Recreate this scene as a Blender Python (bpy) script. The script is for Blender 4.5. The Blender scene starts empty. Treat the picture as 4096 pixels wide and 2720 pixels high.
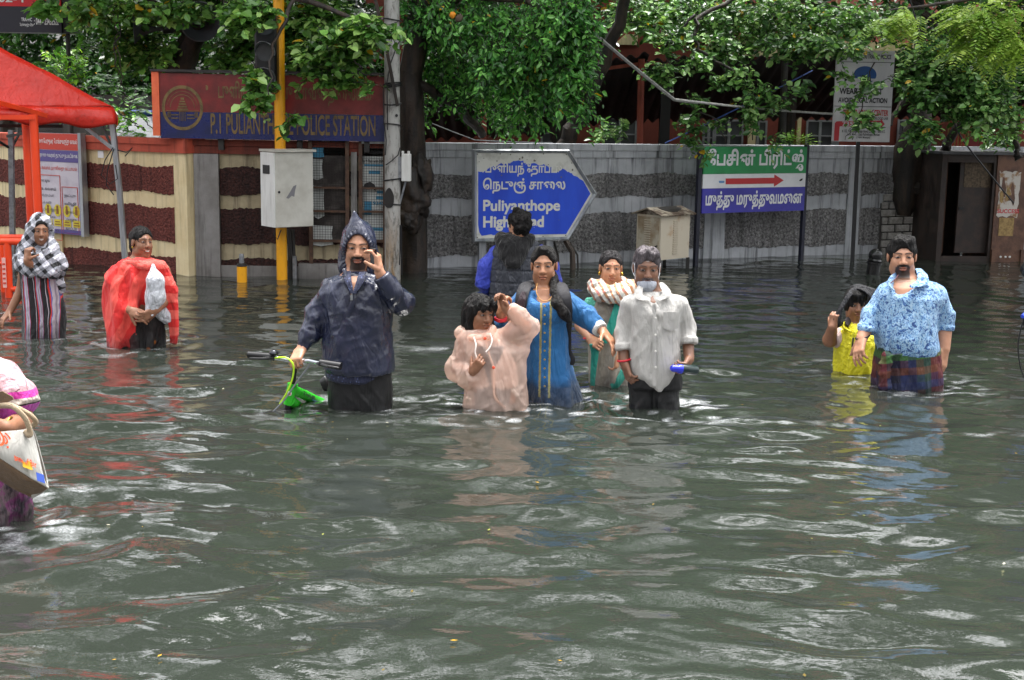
import bpy, math, random
import numpy as np
from mathutils import Vector, Matrix, geometry
random.seed(7); RNG = np.random.default_rng(11)
sc = bpy.context.scene
COL = sc.collection
# ------------------------------------------------------------------ camera, sky, sun, exposure
CAMH = 1.59; FPX = 5292.0; PITCH = math.radians(9.74); ROLL = math.radians(0.96)
cp, sp, cr, sr = math.cos(PITCH), math.sin(PITCH), math.cos(ROLL), math.sin(ROLL)
FW = np.array((0, cp, -sp)); U0 = np.array((0, sp, cp)); X0 = np.array((1.0, 0, 0))
RT = cr * X0 + sr * U0; UP = cr * U0 - sr * X0
cam = bpy.data.cameras.new('camera'); camo = bpy.data.objects.new('camera', cam); COL.objects.link(camo)
camo.matrix_world = Matrix(((RT[0], UP[0], -FW[0], 0), (RT[1], UP[1], -FW[1], 0), (RT[2], UP[2], -FW[2], CAMH), (0, 0, 0, 1)))
cam.sensor_width = 36; cam.lens = 36 * FPX / 4096; cam.clip_end = 500; cam.clip_start = .05
sc.camera = camo
SUN_EL, SUN_ROT = math.radians(76), math.radians(20)
w = bpy.data.worlds.new("World"); sc.world = w; w.use_nodes = True
_nt = w.node_tree; _bg = _nt.nodes['Background']
_sky = _nt.nodes.new('ShaderNodeTexSky'); _sky.sky_type = 'NISHITA'; _sky.sun_disc = False
_sky.sun_elevation = SUN_EL; _sky.sun_rotation = SUN_ROT
_sky.air_density = 1.0; _sky.dust_density = 8.0; _sky.ozone_density = 1.0
_hs = _nt.nodes.new('ShaderNodeHueSaturation'); _hs.inputs['Saturation'].default_value = .15
_nt.links.new(_sky.outputs[0], _hs.inputs['Color']); _nt.links.new(_hs.outputs[0], _bg.inputs[0])
_bg.inputs[1].default_value = 0.15
sun = bpy.data.lights.new('sun', 'SUN'); suno = bpy.data.objects.new('sun', sun); COL.objects.link(suno)
sun.energy = 0.6; sun.angle = math.radians(12); sun.color = (1, .97, .93)
# overcast: a veiled sun almost overhead, a little beyond the trees
suno.rotation_euler = (math.radians(-14), 0, math.radians(-20))
sc.view_settings.view_transform = 'Standard'; sc.view_settings.look = 'None'
sc.view_settings.exposure = 2.05; sc.view_settings.gamma = 1

# ------------------------------------------------------------------ picture to place helpers
def ray(px, py):
    return (px - 2048) / FPX * RT + (1360 - py) / FPX * UP + FW
def at(px, py, Y):
    d = ray(px, py); return np.array((0, 0, CAMH)) + d * (Y / d[1])
def onwater(px, py):
    d = ray(px, py); return np.array((0, 0, CAMH)) + d * (-CAMH / d[2])
def lin(h):
    h = h.lstrip('#'); o = []
    for i in (0, 2, 4):
        c = int(h[i:i + 2], 16) / 255
        o.append(c / 12.92 if c <= .04045 else ((c + .055) / 1.055) ** 2.4)
    return tuple(o)

# ------------------------------------------------------------------ materials
class NT:
    def __init__(s, m): s.nt = m.node_tree; s.b = s.nt.nodes['Principled BSDF']
    def n(s, t, out=0, **k):
        nd = s.nt.nodes.new(t)
        for a, v in k.items():
            if a.startswith('_'): setattr(nd, a[1:], v)
            else: s.set(nd.inputs[int(a[1:]) if a[0] == 'i' and a[1:].isdigit() else a.replace('0', ' ')], v)
        return nd.outputs[out]
    def set(s, inp, v):
        if isinstance(v, bpy.types.NodeSocket): s.nt.links.new(v, inp)
        elif isinstance(v, tuple) and len(v) == 3 and inp.type == 'RGBA': inp.default_value = (*v, 1)
        else: inp.default_value = v
    def obj(s): return s.n('ShaderNodeTexCoord', out=3)
    def map(s, v, scale=(1, 1, 1), loc=(0, 0, 0), rot=(0, 0, 0)):
        return s.n('ShaderNodeMapping', Vector=v, Scale=scale, Location=loc, Rotation=rot)
    def noise(s, v, scale, detail=4, rough=.55, dist=0):
        return s.n('ShaderNodeTexNoise', Vector=v, Scale=scale, Detail=detail, Roughness=rough, Distortion=dist)
    def ramp(s, f, stops, interp='LINEAR'):
        nd = s.nt.nodes.new('ShaderNodeValToRGB'); s.nt.links.new(f, nd.inputs[0]); cr_ = nd.color_ramp; cr_.interpolation = interp
        while len(cr_.elements) < len(stops): cr_.elements.new(.5)
        for e, (p, c) in zip(cr_.elements, stops):
            e.position = p; e.color = (c, c, c, 1) if not isinstance(c, tuple) else (*c, 1)
        return nd.outputs[0]
    def mix(s, f, a, b, mode='MIX'):
        nd = s.nt.nodes.new('ShaderNodeMix'); nd.data_type = 'RGBA'; nd.blend_type = mode
        s.set(nd.inputs[0], f); s.set(nd.inputs[6], a); s.set(nd.inputs[7], b); return nd.outputs[2]
    def math(s, op, a, b=0.0, c=None):
        nd = s.nt.nodes.new('ShaderNodeMath'); nd.operation = op; s.set(nd.inputs[0], a); s.set(nd.inputs[1], b)
        if c is not None: s.set(nd.inputs[2], c)
        return nd.outputs[0]
    def xyz(s, v):
        nd = s.nt.nodes.new('ShaderNodeSeparateXYZ'); s.nt.links.new(v, nd.inputs[0]); return nd.outputs
    def attr(s, name, out='Color'):
        nd = s.nt.nodes.new('ShaderNodeAttribute'); nd.attribute_name = name; return nd.outputs[out]
    def bump(s, h, strength=.5, dist=.01):
        nd = s.nt.nodes.new('ShaderNodeBump'); s.set(nd.inputs['Height'], h); nd.inputs['Strength'].default_value = strength
        nd.inputs['Distance'].default_value = dist; s.nt.links.new(nd.outputs[0], s.b.inputs['Normal'])
    def base(s, c): s.set(s.b.inputs['Base Color'], c)
    def rough(s, v): s.set(s.b.inputs['Roughness'], v)
MATS = {}
def mat(name, col=(.5, .5, .5), rough=.6, metal=0, build=None, spec=.5):
    if name in MATS: return MATS[name]
    m = bpy.data.materials.new(name); m.use_nodes = True; t = NT(m)
    t.base(col); t.rough(rough); t.b.inputs['Metallic'].default_value = metal; t.b.inputs['Specular IOR Level'].default_value = spec
    if build: build(t)
    MATS[name] = m; return m
def worn(name, c1, c2, scale=9, rough=.6, lo=.42, hi=.62, metal=0, bump=.15, streak=False, bs=60):
    """a painted or weathered surface: two tones broken by noise, optional runs of dirt downwards"""
    def f(t):
        v = t.obj(); vv = t.map(v, (1, 1, .18)) if streak else v
        k = t.ramp(t.noise(vv, scale, 6, .62), [(lo, 0.0), (hi, 1.0)])
        t.base(t.mix(k, c1, c2)); t.bump(t.noise(v, bs, 4, .6), bump, .01)
        t.rough(t.math('MULTIPLY_ADD', k, .15, rough - .05))
    return mat(name, c1, rough, metal, f)

# ------------------------------------------------------------------ mesh helpers
def setprops(o, label=None, cat=None, group=None, kind=None):
    for k, v in (('label', label), ('category', cat), ('group', group), ('kind', kind)):
        if v: o[k] = v
    return o
def thing(name, label, cat, loc=(0, 0, 0), group=None):
    o = bpy.data.objects.new(name, None); COL.objects.link(o); o.location = tuple(map(float, loc)); o.empty_display_size = .1
    return setprops(o, label, cat, group)
def npmesh(name, V, quads=None, tris=None, material=None, parent=None, smooth=True, cols=None, attrs=None):
    """numpy arrays in WORLD coordinates to one linked mesh object, stored relative to its parent's base"""
    V = np.asarray(V, float)
    off = np.zeros(3)
    pr = parent
    while pr is not None: off = off + np.array(pr.location); pr = pr.parent
    me = bpy.data.meshes.new(name); nv = len(V); me.vertices.add(nv)
    me.vertices.foreach_set('co', (V - off).astype(np.float32).ravel())
    ls, n3, n4 = [], 0 if tris is None else len(tris), 0 if quads is None else len(quads)
    if n3: ls.append(np.asarray(tris).ravel())
    if n4: ls.append(np.asarray(quads).ravel())
    li = np.concatenate(ls).astype(np.int32)
    me.loops.add(len(li)); me.loops.foreach_set('vertex_index', li)
    st = np.concatenate([np.arange(n3) * 3, n3 * 3 + np.arange(n4) * 4]).astype(np.int32)
    me.polygons.add(n3 + n4); me.polygons.foreach_set('loop_start', st)
    me.polygons.foreach_set('use_smooth', np.full(n3 + n4, smooth))
    me.update(calc_edges=True)
    if cols is not None:
        a = me.attributes.new('Col', 'FLOAT_COLOR', 'POINT')
        a.data.foreach_set('color', np.concatenate([cols, np.ones((nv, 1))], 1).astype(np.float32).ravel())
    for k, v in (attrs or {}).items():
        a = me.attributes.new(k, 'FLOAT', 'POINT'); a.data.foreach_set('value', v.astype(np.float32))
    o = bpy.data.objects.new(name, me); COL.objects.link(o)
    if material: me.materials.append(material)
    if parent is not None: o.parent = parent
    return o
class MB:
    """collects boxes, tubes and polygons; build() links them as one mesh"""
    def __init__(s): s.v = []; s.f = []
    def add(s, vs, fs):
        o = len(s.v); s.v += [tuple(map(float, p)) for p in vs]; s.f += [tuple(i + o for i in f) for f in fs]; return s
    def box(s, c, size, ax=None, bev=0):
        """box by centre, full size and optional 3 axes"""
        ax = np.eye(3) if ax is None else np.asarray(ax, float); c = np.asarray(c, float); h = np.asarray(size, float) / 2
        if bev:
            bev = min(bev, *(h * .9)); vs = []; fs = []
            q = {}
            for sx in (-1, 1):
                for sy in (-1, 1):
                    for sz in (-1, 1):
                        for a in range(3):
                            p = np.array((sx, sy, sz)) * (h - bev); p[a] = (sx, sy, sz)[a] * h[a]
                            q[(sx, sy, sz, a)] = len(vs); vs.append(c + p @ ax)
                        fs.append((q[(sx, sy, sz, 0)], q[(sx, sy, sz, 1)], q[(sx, sy, sz, 2)]))
            for a in range(3):
                b, d = (a + 1) % 3, (a + 2) % 3
                for sg in (-1, 1):
                    k = []
                    for (u, v_) in ((-1, -1), (1, -1), (1, 1), (-1, 1)):
                        t = [0, 0, 0]; t[a] = sg; t[b] = u; t[d] = v_; k.append(q[(*t, a)])
                    fs.append(tuple(k))
                for u in (-1, 1):
                    for v_ in (-1, 1):
                        t0 = [0, 0, 0]; t0[b] = u; t0[d] = v_; t1 = list(t0); t0[a] = -1; t1[a] = 1
                        fs.append((q[(*t0, b)], q[(*t1, b)], q[(*t1, d)], q[(*t0, d)]))
            return s.add(vs, fs)
        vs = [c + (np.array((x, y, z)) * h) @ ax for x in (-1, 1) for y in (-1, 1) for z in (-1, 1)]
        return s.add(vs, [(0, 1, 3, 2), (4, 6, 7, 5), (0, 4, 5, 1), (2, 3, 7, 6), (0, 2, 6, 4), (1, 5, 7, 3)])
    def tube(s, pts, r, n=10, caps=True, flat=1.0, square=False):
        pts = [np.asarray(p, float) for p in pts]; m = len(pts)
        rs = list(r) if hasattr(r, '__len__') else [r] * m
        if square: n = 4
        vs = []; fs = []; up = None
        for i, p in enumerate(pts):
            t = pts[min(i + 1, m - 1)] - pts[max(i - 1, 0)]; t = t / (np.linalg.norm(t) + 1e-9)
            if up is None: up = np.array((0, 1.0, 0)) if abs(t[1]) < .9 else np.array((0, 0, 1.0))
            u = up - t * (up @ t); u /= np.linalg.norm(u) + 1e-9; v_ = np.cross(t, u); up = u
            for k in range(n):
                a = 2 * math.pi * (k + (.5 if square else 0)) / n
                vs.append(p + rs[i] * (math.cos(a) * u * flat + math.sin(a) * v_))
        for i in range(m - 1):
            for k in range(n):
                a, b = i * n + k, i * n + (k + 1) % n
                fs.append((a, b, b + n, a + n))
        if caps: fs += [tuple(range(n))[::-1], tuple((m - 1) * n + k for k in range(n))]
        return s.add(vs, fs)
    def poly(s, pts, normal, thick):
        """a flat outline given a real thickness along -normal"""
        pts = [np.asarray(p, float) for p in pts]; n = len(pts); nn = np.asarray(normal, float) * thick
        return s.add(pts + [p - nn for p in pts], [tuple(range(n)), tuple(range(n, 2 * n))[::-1]] + [(i, n + i, n + (i + 1) % n, (i + 1) % n) for i in range(n)])
    def lathe(s, c, prof, axis=(0, 0, 1), n=20):
        ax = np.asarray(axis, float); ax /= np.linalg.norm(ax); h = np.array((1.0, 0, 0)) if abs(ax[0]) < .9 else np.array((0, 1.0, 0))
        u = h - ax * (h @ ax); u /= np.linalg.norm(u); v_ = np.cross(ax, u); vs = []; fs = []
        for (r, z) in prof:
            for k in range(n):
                a = 2 * math.pi * k / n; vs.append(np.asarray(c, float) + ax * z + max(r, 1e-4) * (math.cos(a) * u + math.sin(a) * v_))
        for i in range(len(prof) - 1):
            for k in range(n):
                a, b = i * n + k, i * n + (k + 1) % n
                fs.append((a, b, b + n, a + n))
        fs += [tuple(range(n))[::-1], tuple((len(prof) - 1) * n + k for k in range(n))]
        return s.add(vs, fs)
    def build(s, name, material, parent=None, smooth=False):
        off = np.zeros(3); pr = parent
        while pr is not None: off = off + np.array(pr.location); pr = pr.parent
        me = bpy.data.meshes.new(name); me.from_pydata([tuple(np.array(p) - off) for p in s.v], [], s.f); me.validate(); me.update()
        import bmesh
        bm = bmesh.new(); bm.from_mesh(me); bmesh.ops.recalc_face_normals(bm, faces=bm.faces); bm.to_mesh(me); bm.free()
        if smooth:
            me.polygons.foreach_set('use_smooth', [True] * len(me.polygons))
            try: me.set_sharp_from_angle(angle=math.radians(40))
            except Exception: pass
        if material: me.materials.append(material)
        o = bpy.data.objects.new(name, me); COL.objects.link(o)
        if parent is not None: o.parent = parent
        return o
class Frame:
    """a local flat frame on a wall or sign: p(u, v, d) = origin + u*U + v*V + d*N (N towards the viewer)"""
    def __init__(s, o, u, v=(0, 0, 1)):
        s.o = np.asarray(o, float); s.u = np.asarray(u, float) / np.linalg.norm(u); s.v = np.asarray(v, float); s.v = s.v / np.linalg.norm(s.v)
        s.n = np.cross(s.u, s.v)
    def p(s, u, v, d=0): return s.o + s.u * u + s.v * v + s.n * d
    def ax(s): return np.array((s.u, s.n, s.v))
    def box(s, mb, u0, u1, v0, v1, d0, d1, bev=0):
        return mb.box(s.p((u0 + u1) / 2, (v0 + v1) / 2, (d0 + d1) / 2), (u1 - u0, abs(d1 - d0), v1 - v0), s.ax(), bev)
# ------------------------------------------------------------------ lettering (outline by outline, so that overlapping strokes fill)
def glyph_polys(text, font=None):
    c = bpy.data.curves.new('lettering', 'FONT'); c.body = text; c.size = 1; c.resolution_u = 3
    o = bpy.data.objects.new('lettering', c); COL.objects.link(o)
    bpy.context.view_layer.update()
    for x in bpy.context.selected_objects: x.select_set(False)
    bpy.context.view_layer.objects.active = o; o.select_set(True)
    bpy.ops.object.convert(target='CURVE')
    out = []
    for sp_ in o.data.splines:
        pts = []
        bp = sp_.bezier_points
        n = len(bp)
        if n:
            for i in range(n):
                a, b = bp[i], bp[(i + 1) % n]
                straight = (a.handle_right - a.co).cross(b.co - a.co).length < 1e-4 and (b.handle_left - b.co).cross(b.co - a.co).length < 1e-4
                q = geometry.interpolate_bezier(a.co, a.handle_right, b.handle_left, b.co, 2 if straight else 5)[:-1]
                pts += [(p.x, p.y) for p in q]
        else: pts = [(p.co.x, p.co.y) for p in sp_.points]
        if len(pts) > 2: out.append(np.array(pts))
    cu = o.data; bpy.data.objects.remove(o); bpy.data.curves.remove(cu)
    return out
def _area(p): x, y = p[:, 0], p[:, 1]; return .5 * float(np.sum(x * np.roll(y, -1) - np.roll(x, -1) * y))
def _inside(pt, poly):
    x, y = pt; c = False; n = len(poly)
    for i in range(n):
        x1, y1 = poly[i]; x2, y2 = poly[i - 1]
        if (y1 > y) != (y2 > y) and x < (x2 - x1) * (y - y1) / (y2 - y1) + x1: c = not c
    return c
def _fat(p, d):
    a = p - np.roll(p, 1, 0); b = np.roll(p, -1, 0) - p
    na = np.stack([a[:, 1], -a[:, 0]], 1); nb = np.stack([b[:, 1], -b[:, 0]], 1)
    na /= np.linalg.norm(na, axis=1, keepdims=True) + 1e-9; nb /= np.linalg.norm(nb, axis=1, keepdims=True) + 1e-9
    m = na + nb; m /= np.linalg.norm(m, axis=1, keepdims=True) + 1e-9
    return p + m * d
def lettering(name, text, fr, u0, u1, v0, v1, d, material, parent, bold=0.0, shear=0.0, keep=True):
    """writing fitted into the rectangle u0..u1, v0..v1 of a frame, d proud of it"""
    polys = glyph_polys(text)
    if not polys: return None
    ar = [_area(p) for p in polys]; big = max(ar, key=abs); sg = 1 if big > 0 else -1
    outer = [p if sg > 0 else p[::-1] for p, a in zip(polys, ar) if a * sg > 0]; holes = [p if sg > 0 else p[::-1] for p, a in zip(polys, ar) if a * sg <= 0]
    V = []; T = []
    allp = np.concatenate(outer); lo = allp.min(0) - bold; hi = allp.max(0) + bold
    for k, o in enumerate(outer):
        hs = [h for h in holes if _inside(h[0], o)]
        loops = [_fat(o, bold)] + [_fat(h, bold) for h in hs if abs(_area(h)) > 4 * bold * bold]
        tri = geometry.tessellate_polygon([[Vector((x, y, 0)) for x, y in l] for l in loops])
        base = len(V)
        for l in loops: V += [(x, y, k % 3) for x, y in l]
        T += [(a + base, b + base, c + base) for a, b, c in tri]
    V = np.array(V, float); sx = (u1 - u0) / (hi[0] - lo[0]); sy = (v1 - v0) / (hi[1] - lo[1])
    uu = u0 + (V[:, 0] - lo[0]) * sx + (V[:, 1] - lo[1]) * sy * shear; vv = v0 + (V[:, 1] - lo[1]) * sy
    W = fr.o + uu[:, None] * fr.u + vv[:, None] * fr.v + (d + V[:, 2:3] * .0004) * fr.n
    return npmesh(name, W, tris=np.array(T), material=material, parent=parent, smooth=False)
# ------------------------------------------------------------------ numpy noise
_PERM = np.random.default_rng(3).permutation(512).astype(np.int64) % 256
_VAL = np.random.default_rng(4).random(256) * 2 - 1
def vnoise(P, scale=1.0, seed=0):
    Q = np.asarray(P, float) * scale + seed * 17.31; I = np.floor(Q).astype(np.int64); F = Q - I; F = F * F * F * (F * (F * 6 - 15) + 10)
    def h(x, y, z): return _VAL[_PERM[(_PERM[(_PERM[x & 255] + y) & 255] + z) & 255]]
    r = 0
    for dx in (0, 1):
        for dy in (0, 1):
            for dz in (0, 1):
                wt = (F[:, 0] if dx else 1 - F[:, 0]) * (F[:, 1] if dy else 1 - F[:, 1]) * (F[:, 2] if dz else 1 - F[:, 2])
                r = r + wt * h(I[:, 0] + dx, I[:, 1] + dy, I[:, 2] + dz)
    return r
def fbm(P, scale, oct=3, seed=0):
    r = 0; a = 1
    for i in range(oct): r = r + a * vnoise(P, scale * 2 ** i, seed + i); a *= .5
    return r
def sstep(x, a, b):
    t = np.clip((x - a) / (b - a), 0, 1); return t * t * (3 - 2 * t)
def _hit(s, px, py):
    d = ray(px, py); c = np.array((0, 0, CAMH)); t = ((s.o - c) @ s.n) / (d @ s.n); q = c + t * d - s.o
    return np.array((q @ s.u, q @ s.v))
Frame.hit = _hit
# ------------------------------------------------------------------ materials of the setting
def m_wall(name, c1, c2, streakc, amt=.6, rough=.75):
    def f(t):
        v = t.obj()
        a = t.ramp(t.noise(v, 3.5, 6, .65), [(.35, 0.0), (.7, 1.0)])
        b = t.ramp(t.noise(t.map(v, (9, 9, .55)), 1.6, 5, .7), [(.5, 0.0), (.72, 1.0)])
        z = t.xyz(v)[2]
        wet = t.ramp(t.math('ADD', z, t.math('MULTIPLY', t.noise(v, 6, 4), .12)), [(.03, 1.0), (.16, 0.0)])
        c = t.mix(a, c1, c2); c = t.mix(t.math('MULTIPLY', b, amt), c, streakc); c = t.mix(t.math('MULTIPLY', wet, .55), c, streakc)
        t.base(c); t.bump(t.noise(v, 70, 4, .7), .25, .01)
    return mat(name, c1, rough, build=f)
def m_roughcast(name, c1, c2, sc_=55):
    def f(t):
        v = t.obj(); vo = t.n('ShaderNodeTexVoronoi', Vector=v, Scale=sc_)
        n_ = t.noise(v, sc_ * 1.3, 5, .75)
        big = t.ramp(t.noise(v, 2.2, 4, .6), [(.35, 0.0), (.7, 1.0)])
        h = t.math('ADD', t.math('MULTIPLY', vo, .7), n_)
        c = t.mix(t.ramp(n_, [(.38, 0.0), (.68, 1.0)]), c1, c2)
        c = t.mix(t.math('MULTIPLY', big, .45), c, c1)
        dr = t.ramp(t.noise(t.map(v, (7, 7, .5)), 1.7, 5, .7), [(.5, 0.0), (.68, 1.0)]); c = t.mix(t.math('MULTIPLY', dr, .6), c, tuple(x * .45 for x in c1))
        t.base(c); t.bump(h, 1.0, .035)
    return mat(name, c1, .85, build=f)
M_gwall = m_wall('grey_plaster', lin('#bcbfc4'), lin('#9fa2a8'), lin('#232324'), .9)
M_ggrain = m_roughcast('grey_roughcast', lin('#555455'), lin('#c8c6c6'), 30)
M_cream = m_wall('cream_paint', lin('#e6d6ad'), lin('#d6c294'), lin('#5a4a38'), .5)
M_maroon = m_roughcast('maroon_roughcast', lin('#54231f'), lin('#a6584b'), 40)
M_redcap = m_wall('red_oxide_paint', lin('#c2573f'), lin('#a34330'), lin('#3a1a14'), .5)
M_cement = m_wall('stained_cement', lin('#8c8a88'), lin('#6c6864'), lin('#2a2622'), .8)
M_black = mat('black_paint', lin('#15161a'), .35)
M_dark = worn('dark_weathered', lin('#1b1a1a'), lin('#33302d'))
M_alu = worn('aluminium', lin('#b4b8bc'), lin('#8a8d92'), 14, .4, metal=.6, streak=True)
M_orange = worn('orange_enamel', lin('#f0491c'), lin('#d83a14'), 5, .35, streak=True, bump=.05)
M_steel = worn('galvanised_steel', lin('#8f9296'), lin('#6f7276'), 20, .45, metal=.4)
M_bark = worn('wet_bark', lin('#17120f'), lin('#3a2e25'), 14, .6, bump=.9, streak=True, bs=28)
M_white = worn('white_enamel', lin('#dedfdc'), lin('#c2c2bd'), 7, .4, streak=True)

# ------------------------------------------------------------------ ground sheet and road under the flood
M_road = worn('wet_asphalt', lin('#3a3a3c'), lin('#4a4a4a'))
g = MB(); g.add([(-60, -20, -.75), (60, -20, -.75), (60, 90, -.75), (-60, 90, -.75)], [(0, 1, 2, 3)])
setprops(g.build('ground', M_road), kind='structure')

# ------------------------------------------------------------------ flood water
def water():
    xs = np.arange(-9.2, 9.2, .024); ys = np.concatenate([np.arange(2.2, 9, .02), np.arange(9, 18.6, .03)])
    Xg, Yg = np.meshgrid(xs, ys); nx, ny = len(xs), len(ys)
    P2 = np.stack([Xg.ravel(), Yg.ravel(), np.zeros(Xg.size)], 1)
    r = np.random.default_rng(21); h = np.zeros(len(P2))
    patch = .75 + .45 * vnoise(P2, .55, 5)
    near = 1 - .33 * sstep(P2[:, 1], 6.2, 11.5)
    warp = P2 + np.stack([vnoise(P2, 1.1, 1), vnoise(P2, 1.1, 2), 0 * h], 1) * .16
    for lam, amp, k in ((1.0, .005, 5), (.5, .0064, 8), (.28, .0044, 10), (.15, .0015, 10)):
        for _ in range(k):
            th = r.normal(math.pi / 2, .5) ; kk = 2 * math.pi / (lam * r.uniform(.8, 1.25))
            ph = kk * (math.cos(th) * warp[:, 0] + math.sin(th) * warp[:, 1]) + r.uniform(0, 6.28)
            h += amp / math.sqrt(k) * 1.25 * np.sin(ph)
    S = P2 * np.array((.58, 1, 1))
    h += .008 * vnoise(S, 4.2, 3) + .0022 * vnoise(S, 8.5, 4)
    h *= patch * near
    h += .0009 * vnoise(S, 19, 6) * (.4 + sstep(P2[:, 1], 5, 9))
    foam = np.zeros(len(P2))
    for (x, y, a, rad) in WAKES:
        dx, dy = P2[:, 0] - x, P2[:, 1] - y; d = np.sqrt(dx * dx + dy * dy)
        e = np.exp(-np.maximum(d - rad, 0) / .42) * (d > rad * .3)
        h += a * .0075 * np.sin(26 * d + 2.0 * vnoise(P2, 2.5, 7)) * e
        h += a * .007 * vnoise(P2, 13, 8) * np.exp(-np.maximum(d - rad, 0) / .14)
        ring = np.exp(-((d - rad * 1.15) / (.16 + .06 * a)) ** 2) * a
        foam = np.maximum(foam, ring * .75 * sstep(fbm(P2 * np.array((.6, 1, 1)), 20, 3, 9) + .35 * vnoise(S, 5, 3), .45, 1.0))
    for (x, y, lx, ly, a) in FOAMS:
        e = np.exp(-((P2[:, 0] - x) / lx) ** 2 - ((P2[:, 1] - y) / ly) ** 2)
        foam = np.maximum(foam, a * .8 * e * sstep(fbm(P2 * np.array((.45, 1, 1)), 17, 3, 12), .15, .9)); h += a * .012 * e
    P2[:, 2] = h - np.mean(h)
    i = (np.arange(ny - 1)[:, None] * nx + np.arange(nx - 1)[None]).ravel()
    q = np.stack([i, i + 1, i + nx + 1, i + nx], 1)
    def f(t):
        v = t.obj(); fo = t.attr('foam', 'Fac')
        c = t.mix(t.noise(v, .8, 3), lin('#232723'), lin('#2c312b'))
        sp_ = t.ramp(t.noise(v, 90, 3, .7), [(.45, 0.0), (.6, 1.0)])
        k = t.math('MULTIPLY', fo, t.math('MULTIPLY_ADD', sp_, .6, .4))
        t.base(t.mix(k, c, lin('#dfe3e6'))); t.rough(t.math('MULTIPLY_ADD', k, .5, .035))
        t.b.inputs['IOR'].default_value = 1.8
        t.bump(t.noise(t.map(v, (.7, 1, 1)), 34, 3, .5), .06, .02)
    m = mat('murky_flood_water', lin('#4a4d46'), .04, build=f)
    return npmesh('flood_water', P2, q, material=m, attrs={'foam': np.clip(foam, 0, 1)})

# ------------------------------------------------------------------ compound walls
WR = Frame((-1.4, 13.95 - .434 * 1.4, 0), (1, .434, 0))          # grey wall running away to the right
WA = Frame((-9.6, 12.62 + .62 * 6.48, 0), (1, -.62, 0))          # cream and maroon wall coming nearer from the left
WB = Frame((-3.12, 12.68, 0), (1, 0, 0))                          # its continuation behind the poles
L_A = (9.6 - 3.12) * math.hypot(1, .62)
def strip(fr, name, u0, u1, v0, v1, d, m, parent, d0=0.0):
    b = MB(); fr.box(b, u0, u1, v0, v1, d0, d); return b.build(name, m, parent)
def band(fr, name, u0, u1, v0, v1, d, m, parent):
    """a rough plaster band whose upper and lower edges were trowelled by hand"""
    us = np.linspace(u0, u1, max(8, int((u1 - u0) / .022))); e = lambda s_: np.array([.011 * math.sin(9 * u + s_) + random.uniform(-.009, .009) for u in us]); a, c = e(1.3 * v0), e(2 + v1); n = len(us); V = []
    for i, u in enumerate(us): V += [fr.p(u, v0 + a[i], 0), fr.p(u, v0 + a[i] + .004, d), fr.p(u, v1 + c[i] - .004, d), fr.p(u, v1 + c[i], 0)]
    b = MB(); b.add(V, [(4 * i + k, 4 * i + k + 1, 4 * i + k + 5, 4 * i + k + 4) for i in range(n - 1) for k in range(3)]); return b.build(name, m, parent)
gw = thing('compound_wall', 'long grey plastered compound wall with two rough pebbled bands running behind the blue arrow sign', 'wall', (WR.p(0, -.75)))
LR = 9.4
strip(WR, 'wall_face', 0, LR, -.75, 1.13, -.2, M_gwall, gw)
strip(WR, 'coping', 0, LR, 1.132, 1.205, .022, M_gwall, gw, -.2)
strip(WR, 'top_course', 0, LR, 1.207, 1.275, .034, M_gwall, gw, -.22)
pil = [(WR.hit(px, 800)[0], w_) for px, w_ in ((1610, .3), (2860, .28), (3412, .19), (4060, .2))]
edges = [0.0] + [x for c, w_ in pil for x in (c - w_ / 2, c + w_ / 2)] + [LR]
for a, b in zip(edges[::2], edges[1::2]):
    if b - a > .2:
        band(WR, 'roughcast_band', a, b, .711, .958, .014, M_ggrain, gw)
        band(WR, 'roughcast_band', a, b, .116, .54, .014, M_ggrain, gw)
for c, w_ in pil: strip(WR, 'pilaster', c - w_ / 2 + .004, c + w_ / 2 - .004, -.7, 1.13, .02, M_gwall, gw)
# broken patch of white brick under the tree
def m_brick(t):
    v = t.obj(); 
    t.base(t.mix(t.ramp(t.noise(v, 12, 5, .7), [(.4, 0.0), (.65, 1.0)]), lin('#a9a6a2'), lin('#7b7873'))); t.bump(t.noise(v, 60, 4, .7), .5, .01)
M_brick = mat('limewashed_brick', lin('#a9a6a2'), .85, build=m_brick)
M_mort = worn('dark_mortar', lin('#2e2b29'), lin('#4a4744'))
bl, br_ = WR.hit(3516, 900)[0], WR.hit(3738, 900)[0]
bk = MB(); row = 0; z = -.02
while z < .70:
    off = 0 if row % 2 else -.11; u = bl + off
    while u < br_:
        a, b = max(u, bl + random.uniform(-.02, .04)), min(u + .21, br_ + random.uniform(-.05, .03))
        hole = z > .55 and bl + .26 < (a + b) / 2 < bl + .52
        if b - a > .05 and not hole: WR.box(bk, a + .005, b - .005, z + .005, z + .083, .012, .034 + random.uniform(0, .008), .006)
        u += .225
    z += .092; row += 1
bk.build('brick_patch', M_brick, gw)
strip(WR, 'mortar_bed', bl, br_, -.1, .6, .018, M_mort, gw)

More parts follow.
